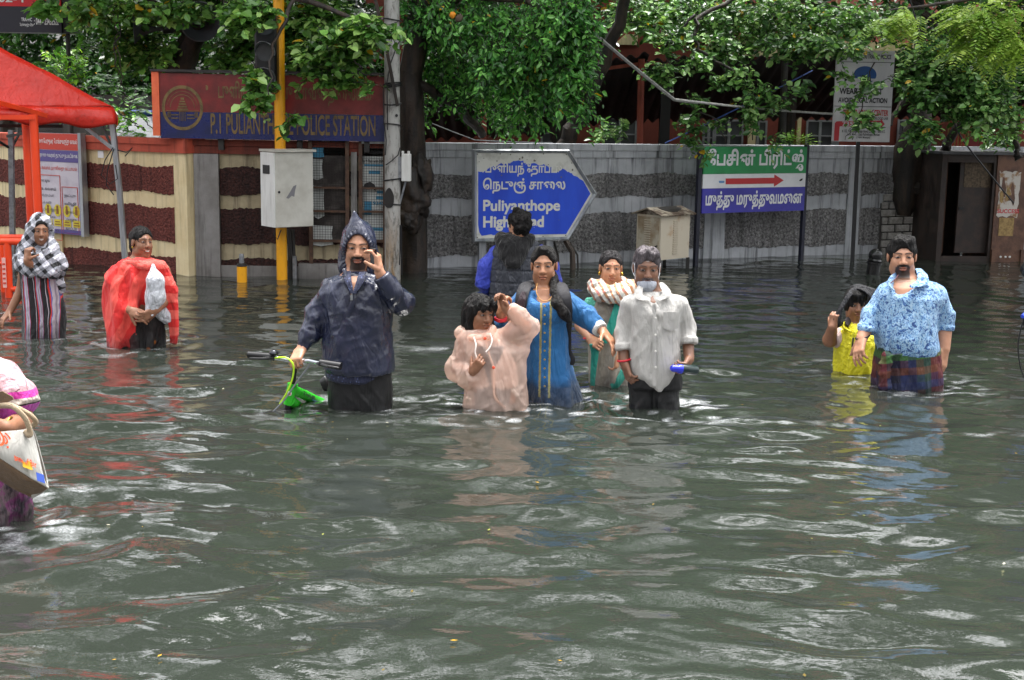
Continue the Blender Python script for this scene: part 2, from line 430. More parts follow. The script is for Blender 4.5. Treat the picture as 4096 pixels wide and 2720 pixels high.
cw = thing('compound_wall', 'cream and maroon striped compound wall with red coping beside the tent', 'wall', (WA.p(0, -.75)))
M_cream2 = m_wall('stained_shaded_cream_paint', lin('#b0a486'), lin('#85795f'), lin('#3a3024'), .9); M_maroon2 = m_roughcast('stained_shaded_maroon_roughcast', lin('#24110f'), lin('#5e352d'), 40); M_redcap2 = m_wall('stained_shaded_red_oxide', lin('#7a3525'), lin('#5e271b'), lin('#241310'), .7)  # darker copies: tree shade mixed into the paint along with real stains
def striped(fr, u0, u1, parent, cm=None, mm=None, rm=None):
    M_cream, M_maroon, M_redcap = cm or globals()['M_cream'], mm or globals()['M_maroon'], rm or globals()['M_redcap']
    strip(fr, 'wall_face', u0, u1, -.75, 1.16, -.2, M_cream, parent)
    strip(fr, 'red_coping', u0, u1, 1.162, 1.235, .03, M_redcap, parent, -.2)
    strip(fr, 'red_top_course', u0, u1, 1.237, 1.295, .045, M_redcap, parent, -.22)
    for v0, v1 in ((.775, 1.03), (.31, .64), (-.6, .165)): band(fr, 'maroon_band', u0 + .002, u1, v0, v1, .014, M_maroon, parent)
striped(WA, 0, L_A - .13, cw)
b = MB(); WA.box(b, L_A - .128, L_A + .04, -.75, 1.16, -.2, .03); b.build('corner_pillar', M_cream, cw)
b = MB(); WA.box(b, L_A - .14, L_A + .05, 1.162, 1.31, -.22, .05); b.build('pillar_cap', M_redcap, cw)
b = MB(); WA.box(b, WA.hit(205, 900)[0], WA.hit(255, 900)[0], -.75, 1.16, 0.0, .03); b.build('pilaster', M_cream, cw)
cw2 = thing('compound_wall', 'striped wall section under the police station board, stained and with tree shade painted in', 'wall', (WB.p(0, -.75)))
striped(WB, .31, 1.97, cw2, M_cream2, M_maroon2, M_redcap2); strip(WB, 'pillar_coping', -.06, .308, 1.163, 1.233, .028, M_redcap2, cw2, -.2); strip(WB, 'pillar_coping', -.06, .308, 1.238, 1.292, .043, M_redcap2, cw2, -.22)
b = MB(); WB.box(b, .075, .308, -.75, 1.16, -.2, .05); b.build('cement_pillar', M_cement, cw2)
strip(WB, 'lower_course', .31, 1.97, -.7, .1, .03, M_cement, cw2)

# ------------------------------------------------------------------ police station board on the wall
M_bred = worn('faded_red_vinyl', lin('#7c2828'), lin('#64201f'), 6, .35)
M_bblue = worn('navy_vinyl', lin('#1d2762'), lin('#161e4c'), 6, .3)
M_gold = worn('dull_gold_paint', lin('#78623a'), lin('#5a4a2a'), 12, .5)
M_oredge = worn('orange_edge_paint', lin('#e8734a'), lin('#d9623c'), 6, .5)
FB = Frame((at(608, 560, 12.55)[0], 12.55, 0), (1, 0, 0))
def U(fr, px, py): return fr.hit(px, py)
pb = thing('police_board', 'large red and navy police station board with gold round emblem above the striped wall', 'sign board', FB.p(0, 1.29))
x0, x1, xr = U(FB, 640, 420)[0], U(FB, 1545, 420)[0], U(FB, 610, 420)[0]
zt, zs, zb = U(FB, 640, 292)[1], U(FB, 640, 446)[1], U(FB, 660, 552)[1]
b = MB(); FB.box(b, x0, x1, zs + .001, zt, -.03, 0); b.build('red_panel', M_bred, pb)
b = MB(); FB.box(b, x0, x1, zb, zs - .001, -.03, 0); b.build('navy_panel', M_bblue, pb)
b = MB(); FB.box(b, xr, x0 - .003, zb + .02, zt + .012, -.12, .012); b.build('edge_post', M_oredge, pb)
b = MB(); FB.box(b, xr - .01, x1 + .05, zt + .014, zt + .035, -.14, .03); b.build('top_rail', M_dark, pb)
for k in (.25, .6, .9):
    b = MB(); FB.box(b, x0 + (x1 - x0) * k, x0 + (x1 - x0) * k + .05, 1.2, zt, -.09, -.034); b.build('support', M_dark, pb)
def zz(x, y): return FB.hit(600 + x / 2.361, 260 + y / 2.361)
(a0, a1), (c0, c1) = zz(530, 350), zz(2090, 170)
lettering('tamil_lettering', 'P.1 புளியந்ேதாப்பு காவல் நிைலயம்', FB, a0, c0, a1 - .02, c1, .003, M_gold, pb, .018)
(a0, a1), (c0, c1) = zz(575, 650), zz(2130, 480)
lettering('english_lettering', 'P.1 PULIANTHOPE POLICE STATION', FB, a0, c0, a1, c1, .003, M_gold, pb, .02)
ec = zz(308, 405); er = .207; rx = .93
def ring(r0, r1, a0=0, a1=360, n=48, c=None, kx=1.0):
    c = ec if c is None else c; mb = MB(); pts = []
    for i in range(n + 1):
        a = math.radians(a0 + (a1 - a0) * i / n)
        for r_ in (r0, r1): pts.append((c[0] + r_ * math.cos(a) * kx, c[1] + r_ * math.sin(a)))
    return pts, [(2 * i, 2 * i + 1, 2 * i + 3, 2 * i + 2) for i in range(n)]
em = MB()
for r0, r1, a, bb in ((er - .03, er, 0, 360), (.118, .124, 0, 180), (.15, .154, 10, 170)):
    pts, fs = ring(r0, r1, a, bb, kx=rx); em.add([FB.p(u, v, .004) for u, v in pts], fs)
for i, (w_, h_) in enumerate(((.05, .02), (.042, .02), (.034, .02), (.026, .02), (.016, .025))):       # temple tower of the crest
    FB.box(em, ec[0] - w_, ec[0] + w_, ec[1] - .02 + i * .024, ec[1] - .02 + i * .024 + h_ - .006, .003, .006)
for sx in (-1, 1):
    FB.box(em, ec[0] + sx * .075 - .035, ec[0] + sx * .075 + .035, ec[1] - .1, ec[1] - .09, .003, .006)
    FB.box(em, ec[0] + sx * .075 - .035, ec[0] + sx * .075 + .035, ec[1] - .07, ec[1] - .06, .003, .006)
    for k in range(4): FB.box(em, ec[0] + sx * (.115 + .008 * k) - .002, ec[0] + sx * (.115 + .008 * k) + .002, ec[1] - .09, ec[1] - .04, .003, .006)
for k in range(5): FB.box(em, ec[0] - .03 + k * .013, ec[0] - .026 + k * .013, ec[1] - .12, ec[1] - .03, .003, .006)
FB.box(em, ec[0] - .15, ec[0] + .15, ec[1] - .03, ec[1] - .024, .003, .006)
em.build('round_emblem', M_gold, pb)

# ------------------------------------------------------------------ traffic police sign box up on a post
FT = Frame((at(-60, 132, 13.9)[0], 13.9, 0), (1, 0, 0))
M_navy = mat('navy_black_board', lin('#23222f'), .35); M_red = worn('bright_red_board', lin('#e0202a'), lin('#d01c26'), 5, .4, bump=.03)
M_wht = mat('white_letter_paint', lin('#e8e8e8'), .5)
tb = thing('sign_box', 'dark boxed traffic telephone sign with red band on a thin post above the tent', 'sign', FT.p(U(FT, 257, 132)[0], -.7))
r_, bt = U(FT, 247, 132)[0], U(FT, 247, 132)[1]; rd = U(FT, 247, 28)[1]; l_ = U(FT, -400, 132)[0]
b = MB(); FT.box(b, l_, r_, bt, rd - .002, -.2, 0); b.build('dark_panel', M_navy, tb)
b = MB(); FT.box(b, l_, r_, rd, rd + .75, -.2, 0); b.build('red_panel', M_red, tb)
b = MB(); FT.box(b, r_ + .002, U(FT, 296, 132)[0], bt, rd + .75, -.21, -.03); b.build('side_panel', M_black, tb)
b = MB(); pp = U(FT, 258, 132)[0]; b.tube([FT.p(pp, -.7, -.1), FT.p(pp, bt, -.1)], .022); b.build('post', M_dark, tb)
q = lambda x, y: FT.hit(x / 2.3057, y / 2.3057)
for txt, x_0, y_0, x_1, y_1 in (('TRAFFIC', 198, 196, 296, 164), ('ேபாக்குவரத்து பிரிவு', 184, 250, 312, 212), (': 044 - 23452522', 318, 228, 540, 168)):
    (u0, v0), (u1, v1) = q(x_0, y_0), q(x_1, y_1); lettering('lettering', txt, FT, u0, u1, v0, v1, .004, M_wht, tb, .022)
(u0, v0), (u1, v1) = q(-180, 18), q(225, -60); lettering('lettering', '2.102-4', FT, u0, u1, v0, v1, .004, M_wht, tb, .03)

# ------------------------------------------------------------------ notice board on the striped wall
FN = Frame(WA.p(0, 0, .09), (1, -.62, 0))
M_vin = worn('notice_vinyl', lin('#cfc9d2'), lin('#bdb6c2'), 4, .4); M_pur = mat('notice_violet', lin('#5a4f8e'), .45); M_nred = mat('notice_red', lin('#c8402f'), .45)
M_yel = mat('notice_yellow', lin('#d8c63a'), .45); M_blk = mat('notice_ink', lin('#3a3a46'), .5)
n5 = lambda x, y: FN.hit(x / 2.09, 500 + y / 2.09)
(nl, nt), (nr, nb) = n5(262, 62), n5(690, 945)
nb = n5(690, 925)[1]; nr = n5(672, 500)[0]
no = thing('notice_board', 'tall public notice board with violet border and yellow round pictures hung on the striped wall', 'notice board', FN.p(nl, nb))
b = MB(); FN.box(b, nl, nr, nb, nt, -.03, 0); b.build('panel', M_vin, no)
b = MB(); FN.box(b, nr + .001, nr + .045, nb - .01, nt + .01, -.05, .015); b.build('frame_side', M_alu, no); b = MB(); FN.box(b, nl - .02, nl - .001, nb - .01, nt + .01, -.05, .015); b.build('frame_side', M_alu, no)
b = MB(); FN.box(b, nl, nr, nt - .165, nt - .002, .002, .005); b.build('red_header', M_nred, no)
b = MB(); FN.box(b, nl, nr, nt - .285, nt - .17, .002, .005); FN.box(b, nl, nr, nb + .002, nb + .045, .002, .005); FN.box(b, nr - .018, nr, nb + .046, nt - .286, .002, .005); b.build('violet_border', M_pur, no)
W_ = nr - nl
lettering('heading', 'ெசன்ைன ெபருநகர ேபாக்குவரத்து காவல்', FN, nl + .03, nr - .02, nt - .12, nt - .05, .007, M_wht, no, .01)
lettering('heading', 'ெகாேரானா ைவரஸ் தடுப்பு நடவடிக்ைக', FN, nl + .03, nr - .02, nt - .255, nt - .195, .007, M_wht, no, .008)
lettering('red_line', 'முக கவசம் அணிவது கட்டாயம்', FN, nl + .05, nr - .04, nt - .38, nt - .325, .005, M_nred, no, .01)
rows = ['ைககைள கழுவ', 'முக கவசம்', 'தனி மனித இைடெவளி', 'கூட்டம் தவிர்', 'வீட்டில் இரு', 'நலம் காப்ேபாம்', 'காவல் துைற', 'நன்றி']
for i, s_ in enumerate(rows):
    v = nt - .47 - i * .072; lettering('notice_line', s_, FN, nl + .05, nl + W_ * (.36 + .18 * ((i * 37) % 10) / 10), v - .035, v, .005, M_blk, no, .008)
b = MB()
for (ua, ub, va, vb) in ((nl + .02, nl + W_ * .58, nt - 1.08, nt - .42), (nl + W_ * .61, nr - .04, nt - 1.0, nt - .53)):
    for args in ((ua, ub, va, va + .006), (ua, ub, vb - .006, vb), (ua, ua + .006, va + .007, vb - .007), (ub - .006, ub, va + .007, vb - .007)): FN.box(b, *args, .002, .005)
b.build('red_boxes', M_nred, no)
for i, s_ in enumerate(['நட்பு', 'விழி', 'பாதுகாப்பு', 'அரசு', 'காப்பீர்']):
    v = nt - .6 - i * .083; lettering('notice_line', s_, FN, nl + W_ * .66, nl + W_ * .9, v - .04, v, .005, M_blk, no, .01)
for i in range(5):
    u = nl + W_ * (.1 + .2 * i); v = nb + .235
    pts, fs = ring(0.001, .062, c=(u, v), kx=.86, n=24); b = MB(); b.add([FN.p(x, y, .004) for x, y in pts], fs); FN.box(b, u - .055, u + .055, nb + .075, nb + .145, .002, .005); b.build('yellow_picture', M_yel, no)
    b = MB(); FN.box(b, u - .014, u + .016, v - .035, v + .02, .006, .008); pts, fs = ring(0.001, .016, c=(u, v + .035), n=12); b.add([FN.p(x, y, .006) for x, y in pts], fs); FN.box(b, u - .04, u + .04, nb + .09, nb + .1, .006, .008); FN.box(b, u - .035, u + .03, nb + .115, nb + .125, .006, .008); b.build('picture_figure', mat('picture_ink', lin(('#8a5a2a', '#c05a28', '#5a7a2c', '#4a8aa0', '#7a8a7a')[i]), .5), no)
b = MB(); u, v = WA.hit(405, 617); WA.box(b, u - .04, u + .04, v - .035, v + .035, .004, .008)
o = b.build('paper_sticker', M_wht); setprops(o, 'small torn white paper sticker on the cream band near the tent leg', 'sticker')

# ------------------------------------------------------------------ red canopy tent
def m_tent(t):
    v = t.obj(); k = t.ramp(t.noise(v, 3, 5, .6), [(.35, 0.0), (.7, 1.0)])
    c = t.mix(k, lin('#dd3223'), lin('#c02a1e')); c = t.mix(t.ramp(t.noise(v, 9, 6, .7), [(.58, 0.0), (.72, .55)]), c, lin('#7a2a20'))
    t.base(c); t.rough(.32); t.bump(t.math('ADD', t.noise(t.map(v, (1, 1, 1)), 7, 5, .6), t.math('MULTIPLY', t.noise(v, 30, 3), .25)), .55, .03)
M_tent = mat('wet_red_tarpaulin', lin('#d23423'), .32, build=m_tent)
tn = thing('canopy_tent', 'red tarpaulin canopy tent on grey metal legs against the striped wall', 'tent', at(500, 1090, 12.0) * np.array((1, 1, 0)) + np.array((0, 0, -.7)))
# roof: ridge from an apex out of frame on the left down to the right corner; front and back slopes
apex = at(-170, 105, 11.3); cor = at(452, 428, 12.05); corL = at(-900, 395, 10.2); back = at(330, 395, 13.1)
def sheet(A, B, C, n=26, sag=.05, seed=0):
    """a triangular cloth between three points with sag and creases"""
    V = []; idx = {}
    for i in range(n + 1):
        for j in range(n + 1 - i):
            a, b_ = i / n, j / n; c_ = 1 - a - b_; p = a * A + b_ * B + c_ * C
            p = p + np.array((0, 0, -sag * 27 * a * b_ * c_ - sag * 2.2 * (b_ * c_) ** 1.0))
            idx[(i, j)] = len(V); V.append(p)
    T = []
    for i in range(n):
        for j in range(n - i):
            T.append((idx[(i, j)], idx[(i + 1, j)], idx[(i, j + 1)]))
            if i + j < n - 1: T.append((idx[(i + 1, j)], idx[(i + 1, j + 1)], idx[(i, j + 1)]))
    V = np.array(V); V[:, 2] += .012 * fbm(V, 5, 3, seed); return V, np.array(T)
Vs, Ts = [], []; o_ = 0
for A, B, C, sg, sd in ((apex, corL, cor, .035, 1), (apex, cor, back, .03, 2)):
    V, T = sheet(A, B, C, 30, sg, sd); Vs.append(V); Ts.append(T + o_); o_ += len(V)
roof = npmesh('canopy', np.concatenate(Vs), tris=np.concatenate(Ts), material=M_tent, parent=tn)
sm = roof.modifiers.new('thick', 'SOLIDIFY'); sm.thickness = .008
def valance(A, B, h, n=60, seed=0):
    V = []; 
    for i in range(n + 1):
        t = i / n; p = A * (1 - t) + B * t; p = p + np.array((0, 0, -.3 * t * (1 - t) * .1)); bul = .02 * math.sin(t * 40) + .025 * math.sin(t * 13 + seed)
        low = h * (.78 + .22 * math.sin(t * 18 + seed) ** 2 + .12 * (math.sin(t * 7 + seed)))
        out = np.cross(B - A, (0, 0, 1)); out = out / np.linalg.norm(out)
        for k in range(7): s_ = k / 6; V.append(p + np.array((0, 0, -low * s_)) + out * (bul * s_ + .03 * math.sin(s_ * 3)))
    q = [(i * 7 + k, i * 7 + k + 1, (i + 1) * 7 + k + 1, (i + 1) * 7 + k) for i in range(n) for k in range(6)]
    return np.array(V), np.array(q)
V1, Q1 = valance(corL + (0, 0, -.02), cor + (0, 0, .0), .17, 90, 1); V2, Q2 = valance(cor, back, .17, 40, 2)
vo = npmesh('valance', np.concatenate([V1, V2]), quads=np.concatenate([Q1, Q2 + len(V1)]), material=M_tent, parent=tn)
vo.modifiers.new('thick', 'SOLIDIFY').thickness = .006
b = MB(); b.tube([at(447, 470, 12.1), at(478, 760, 12.1), at(520, 1125, 12.1) - (0, 0, .6)], .032, square=True); b.build('leg', M_alu, tn)
b = MB(); b.tube([at(44, 520, 12.75), at(44, 1075, 12.75) - (0, 0, .6)], .032, square=True); b.build('leg', M_steel, tn)
b = MB(); b.tube([at(345, 512, 12.0), at(455, 598, 12.08)], .02, square=True); b.build('brace', M_alu, tn)
b = MB(); b.tube([at(395, 480, 12.4), at(455, 600, 12.12)], .014, square=True); b.build('brace', M_dark, tn)
b = MB(); b.tube([at(-40, 545, 12.5), at(36, 590, 12.74)], .014, square=True); b.tube([at(85, 520, 12.9), at(48, 592, 12.76)], .012, square=True); b.build('brace', M_dark, tn)
b = MB(); b.tube([at(-300, 500, 11.4), at(250, 505, 12.0)], .02, square=True); b.tube([at(240, 505, 12.0), at(30, 545, 12.7)], .018, square=True); b.build('roof_bar', M_dark, tn)
cab = MB()
for k, pts in enumerate((((452, 590), (420, 640), (405, 700), (440, 735), (470, 715), (462, 660)), ((470, 600), (505, 610), (530, 590), (500, 625)), ((455, 596), (430, 680), (425, 740), (455, 780)))):
    cab.tube([at(x, y, 12.03 - .01 * k) for x, y in pts], .005, 5)
o = cab.build('cable', M_black); setprops(o, 'thin black wires dangling loose round the grey tent leg', 'wire')

# ------------------------------------------------------------------ orange steel frame and orange barricade
of = thing('gantry', 'tall orange painted steel frame of round tubes standing under the red tent edge', 'frame', at(141, 1150, 11.3) * np.array((1, 1, 0)) + np.array((0, 0, -.7)))
b = MB(); b.tube([at(133, 458, 11.3), at(172, 1170, 11.3) - (0, 0, .6)], .036); b.build('post', M_orange, of, True)
b = MB(); b.tube([at(103, 480, 11.75), at(140, 1150, 11.75) - (0, 0, .6)], .036); b.build('post', M_orange, of, True)
b = MB(); b.tube([at(-120, 470, 11.1), at(140, 469, 11.28)], .026, square=True); b.build('top_bar', M_orange, of)
b = MB(); b.tube([at(-60, 395, 11.2), at(246, 477, 11.75)], .026, square=True); b.build('roof_bar', M_orange, of)
bc = thing('barricade', 'low orange tube barricade with a small placard beside the girl in the checked scarf', 'barricade', at(30, 1170, 11.1) * np.array((1, 1, 0)) + np.array((0, 0, -.7)))
b = MB(); b.tube([at(-300, 968, 11.0), at(95, 966, 11.0)], .03); b.build('front_rail', M_orange, bc, True)
b = MB(); b.tube([at(-300, 952, 11.35), at(95, 950, 11.35)], .028); b.build('rear_rail', M_orange, bc, True)
b = MB(); b.tube([at(30, 972, 11.0), at(33, 1180, 11.0) - (0, 0, .5)], .031); b.build('post', M_orange, bc, True)
b = MB(); b.tube([at(8, 965, 11.3), at(9, 1160, 11.3) - (0, 0, .5)], .022); b.build('post', M_orange, bc, True)
b = MB(); b.tube([at(44, 1157, 11.0), at(150, 1157, 11.0)], .024); b.tube([at(-200, 1055, 11.2), at(8, 1055, 11.2)], .018); b.build('lower_rail', M_orange, bc, True)
FP = Frame(at(13, 1150, 10.96), (1, .1, 0)); b = MB(); FP.box(b, 0, .03, 0, .25, 0, .008); b.build('placard', mat('placard_pink', lin('#e8b0a8'), .5), bc)
b = MB(); 
for k in range(5): FP.box(b, .004, .026, .03 + .04 * k, .045 + .04 * k, .009, .011)
b.build('placard_print', M_nred, bc)

# ------------------------------------------------------------------ yellow signal pole with control box and dark signal head
def m_yp(t):
    v = t.obj(); z = t.xyz(v)[2]
    k = t.ramp(t.noise(v, 16, 6, .7), [(.56, 0.0), (.66, 1.0)]); zz_ = t.ramp(t.math('MULTIPLY', z, .5), [(.55, 0.0), (.68, 1.0), (.75, 0.0)])
    t.base(t.mix(t.math('MULTIPLY', k, t.math('MULTIPLY_ADD', zz_, .8, .15)), lin('#e8a313'), lin('#5a3c14'))); t.bump(k, .2, .004)
M_yp = mat('yellow_pole_paint', lin('#e8a313'), .42, build=m_yp)
sp_ = thing('signal_pole', 'yellow painted traffic signal pole carrying a pale metal control box', 'signal pole', at(1129, 1116, 12.4) * np.array((1, 1, 0)) + np.array((0, 0, -.7)))
b = MB(); b.tube([at(1129, 1116, 12.4) - (0, 0, .7), at(1122, 700, 12.4), at(1112, -250, 12.4)], .05, 18); b.build('pole', M_yp, sp_, True)
M_box = worn('pale_grey_box_paint', lin('#c3c1b8'), lin('#b3b0a6'), 5, .5, bs=200, bump=.08)
FC = Frame(at(1104, 912, 12.05), (.78, .627, 0)); wbx = .394; hb = .685
b = MB(); FC.box(b, 0, wbx, 0, hb, -.26, 0, .006); o = b.build('control_box', M_box, sp_)
b = MB(); FC.box(b, -.012, wbx + .02, hb + .001, hb + .022, -.28, .022); b.build('box_lid', M_box, o)
FS = Frame(FC.p(-.001, 0, -.26), tuple(FC.n * 1.0)); b = MB(); FS.box(b, .005, .255, .004, hb - .006, .0, .012); b.build('side_door', M_white, o)
b = MB(); FC.box(b, -.02, -.014, hb - .2, hb - .12, -.2, -.08); b.build('side_window', M_black, o)
b = MB(); b.lathe(FC.p(.035, hb - .36, .0), [(.011, -.002), (.011, .008), (.004, .01)], FC.n, 12); b.build('lock', M_black, o)
pts = [(x * .062, y * .062) for x, y in ((-.6, -1), (-.1, -.6), (.35, -.75), (.5, .2), (.75, 1), (.2, .8), (-.25, .1), (-1, -.9))]
b = MB(); b.poly([FC.p(.17 + x, hb - .36 + y, .002) for x, y in pts], FC.n, .001); b.build('paint_scar', mat('scar_grey', lin('#77767a'), .7), o)
b = MB(); b.tube([at(x, y, 12.3) for x, y in ((1100, 912), (1096, 940), (1110, 958), (1124, 920))], .006, 6); b.build('wire_loop', M_black, sp_)
b = MB(); c = at(1068, 210, 12.3); b.box(c, (.2, .16, .72), bev=.02); hd = b.build('signal_head', M_black, sp_)
for k in (-1, 0, 1):
    b = MB(); b.lathe(c + (0, -.08, .23 * k), [(.0, .0), (.082, .001), (.082, .014)], (0, -1, 0), 20); b.build('lens', mat('unlit_lens', lin('#3c4044'), .15), hd)
    b = MB(); n_ = 16; vs = []
    for i in range(n_ + 1):
        a = math.radians(-20 + 220 * i / n_); e = np.array((math.cos(a) * .09, 0, math.sin(a) * .09)); vs += [c + (0, -.081, .23 * k) + e, c + (0, -.081 - .14 * max(.15, math.sin(a) * .8 + .2), .23 * k) + e]
    b.add(vs, [(2 * i, 2 * i + 1, 2 * i + 3, 2 * i + 2) for i in range(n_)]); vz = b.build('visor', M_steel, hd); vz.modifiers.new('t', 'SOLIDIFY').thickness = .004
b = MB(); b.tube([at(1108, 150, 12.4), c + (.05, .0, .28)], .018); b.tube([at(1112, 270, 12.4), c + (.05, 0, -.28)], .018); b.build('bracket', M_dark, sp_)

# ------------------------------------------------------------------ concrete utility pole
def m_cp(t):
    v = t.obj(); z = t.xyz(v)[2]
    a = t.ramp(t.noise(t.map(v, (1, 1, .35)), 22, 6, .75), [(.5, 0.0), (.63, 1.0)])
    r1 = t.ramp(t.math('MULTIPLY', z, .4), [(.3, 1.0), (.5, .25), (.68, 0.0)])
    rust = t.ramp(t.noise(t.map(v, (1, 1, .1)), 18, 5, .7), [(.4, 0.0), (.6, 1.0)])
    c = t.mix(t.noise(v, 5, 4), lin('#b3b2ae'), lin('#9a9996')); c = t.mix(t.math('MULTIPLY', rust, r1), c, lin('#8a6a3c')); c = t.mix(t.math('MULTIPLY', a, .7), c, lin('#4a453c'))
    t.base(c); t.bump(a, .3, .006)
M_cp = mat('weathered_concrete_pole', lin('#b3b2ae'), .75, build=m_cp)
YC = 12.5
cpole = thing('utility_pole', 'weathered grey concrete utility pole wound with wires and carrying a small white box', 'utility pole', at(1569, 1106, YC) * np.array((1, 1, 0)) + np.array((0, 0, -.7)))
b = MB(); b.tube([at(1571, 1106, YC) - (0, 0, .7), at(1570, 700, YC), at(1567, 0, YC), at(1565, -700, YC)], [.078, .074, .07, .062], 20); b.build('shaft', M_cp, cpole, True)
b = MB(); FJ = Frame(at(1606, 725, YC - .05), (1, 0, 0)); FJ.box(b, 0, .088, 0, .255, -.06, .02, .006); FJ.box(b, .0, .02, .256, .28, -.05, 0); FJ.box(b, .055, .075, .256, .28, -.05, 0); o = b.build('junction_box', M_white, cpole)
b = MB(); FJ.box(b, -.05, -.002, .03, .225, -.08, -.005); b.build('box_bracket', M_steel, o)
b = MB(); b.tube([at(1622, 728, YC), at(1597, 820, YC)], .01, 8); b.build('conduit', M_steel, cpole)
b = MB()
for y in (80, 335, 341, 347, 415, 500, 718, 820): 
    c = at(1569, y, YC); b.tube([c + (.082 * math.cos(a), .082 * math.sin(a), .012 * math.sin(a + y)) for a in np.linspace(0, 2 * math.pi, 22)], .006, 5)
for pts in (((1545, 330), (1533, 360), (1535, 480), (1545, 560), (1541, 620)), ((1590, 130), (1600, 160), (1585, 190), (1560, 260), (1548, 330), (1550, 520)), ((1600, 590), (1592, 620), (1565, 645), (1543, 660)), ((1604, 900), (1606, 1000), (1608, 1100)), ((1600, 900), (1600, 1000), (1598, 1060))):
    b.tube([at(x, y, YC - .1) for x, y in pts], .0055, 5)
b.build('wound_wires', M_black, cpole)
b = MB(); c = at(1553, 795, YC); e = np.linspace(0, 2 * math.pi, 24, endpoint=False)
b.poly([at(1556 + 20 * math.cos(a), 795 + 40 * math.sin(a) * (1 + .1 * math.sin(3 * a)), YC - .085) for a in e], (0, -1, 0), .02); b.build('tar_patch', mat('tar', lin('#1d1a19'), .7), cpole)
b = MB(); b.tube([at(1500, -10, YC - .12), at(1545, 190, YC - .12), at(1590, 425, YC - .1)], .02, square=True); o = b.build('wooden_plank', M_bark); setprops(o, 'thin dark wooden plank tied slanting across the concrete pole', 'plank')
hole = MB(); hole.lathe(at(1586, 462, YC - .073), [(.0, 0), (.014, .002), (.014, .004)], (.2, -1, 0), 12); hole.build('bolt_hole', M_black, cpole)

# ------------------------------------------------------------------ mesh fronted poster cages (between the yellow and the concrete pole)
FG = Frame((at(1235, 1100, 12.6)[0], 12.6, 0), (1, 0, 0))
M_mesh = mat('wire_mesh_dark', lin('#26221f'), .6); M_rust = worn('rusty_brown_frame', lin('#3f2a1e'), lin('#5c4230'), 15)
M_pw = worn('grimy_poster', lin('#c9ccc9'), lin('#8f9290'), 6, .6, streak=True); M_pd = worn('dark_poster', lin('#2b2422'), lin('#5a5450'), 7, .7, .45, .7)
g6 = lambda x, y: FG.hit(1024 + x / 2.3057, 500 + y / 2.3057)
def cage(x0, x1, y0, y1, label, board, right):
    (u0, vt), (u1, vb) = g6(x0, y0), g6(x1, y1); t = thing('poster_cage', label, 'poster cage', FG.p((u0 + u1) / 2, -.7))
    b = MB(); FG.box(b, u0 + .02, u1 - .02, vb, vt, -.078, -.05); b.build('back_board', board, t)
    b = MB()
    for a, c_, d_, e_ in ((u0, u0 + .035, -.7, vt), (u1 - .035, u1, -.7, vt), (u0 + .036, u1 - .036, vt - .03, vt), (u0 + .036, u1 - .036, vb, vb + .025), (u0 + .036, u1 - .036, (vt + vb) / 2, (vt + vb) / 2 + .02), (u0 + .036, u1 - .036, vb * .72 + vt * .28, vb * .72 + vt * .28 + .02)): FG.box(b, a, c_, d_, e_, -.03, 0)
    b.build('frame', M_rust, t)
    b = MB(); n_ = int((u1 - u0) / .024)
    for i in range(1, n_): x = u0 + (u1 - u0) * i / n_; b.tube([FG.p(x, vb, -.02), FG.p(x, vt, -.02)], .0016, 4, False)
    m_ = int((vt - vb) / .024)
    for i in range(1, m_): z_ = vb + (vt - vb) * i / m_; b.tube([FG.p(u0, z_, -.024), FG.p(u1, z_, -.024)], .0016, 4, False)
    b.build('wire_mesh', M_mesh, t); return t, u0, u1, vb, vt
t1, u0, u1, vb, vt = cage(945, 1205, 95, 1085, 'poster cage with white broadband bills behind square wire mesh next to the concrete pole', M_pw, True)
M_bk = mat('bill_black', lin('#2a2a2e'), .6); M_bb = mat('bill_blue', lin('#3f86a8'), .6)
b = MB(); FG.box(b, u0 + .03, u1 + .05, vt - .075, vt + .01, .004, .012); b.build('header_plate', M_pw, t1)
lettering('lettering', 'BSNL', FG, u0 + .1, u0 + .2, vt - .055, vt - .012, .014, M_bk, t1, .03)
for s_, a, c_, v, h_, mm in (('BROADBAND', .04, .24, .14, .035, M_bk), ('Rs 9 Plan with BSNL', .03, .25, .225, .03, M_bk), ('9345', .13, .24, .62, .035, M_bb)): lettering('lettering', s_, FG, u0 + a, u0 + c_, vt - v - h_, vt - v, -.044, mm, t1, .025)
b = MB()
for (a, c_, v, h_) in ((.05, .25, .27, .02), (.09, .2, .33, .03), (.17, .25, .52, .025), (.16, .25, .57, .03), (.05, .12, .62, .13), (.1, .25, .87, .03)): FG.box(b, u0 + a, u0 + c_, vt - v - h_, vt - v, -.046, -.0445)
b.build('printed_panels', M_bb, t1)
b = MB(); b.poly([FG.p(u0 + .06 + x * .09, vt - .48 + y * .05, -.043) for x, y in ((-.4, -.5), (0, .6), (.5, .9), (1, .3), (1.1, -.9), (.6, -.2), (.2, -.1))], FG.n, .003); b.build('torn_patch', M_bk, t1)
t2, u0, u1, vb, vt = cage(480, 860, 85, 1085, 'darker poster cage with torn bills behind wire mesh beside the pale control box', M_pd, False)
for k, (a, c_, v, h_, mm) in enumerate(((.03, .14, .12, .1, M_bb), (.02, .13, .23, .2, M_pw), (.03, .14, .48, .32, M_pw), (.0, .22, .86, .2, M_pw), (.12, .2, .06, .04, M_pw))):
    b = MB(); b.poly([FG.p(u0 + a + x * (c_ - a), vt - v - y * h_, -.043) for x, y in ((0, 0), (1, .03), (.95, .4), (1.02, .9), (.5, 1), (.05, .92))], FG.n, .003); b.build('torn_bill', mm, t2)
b = MB(); FG.box(b, u0, u0 + .28, vt + .005, vt + .04, -.04, .01); b.build('header_plate', M_pw, t2)
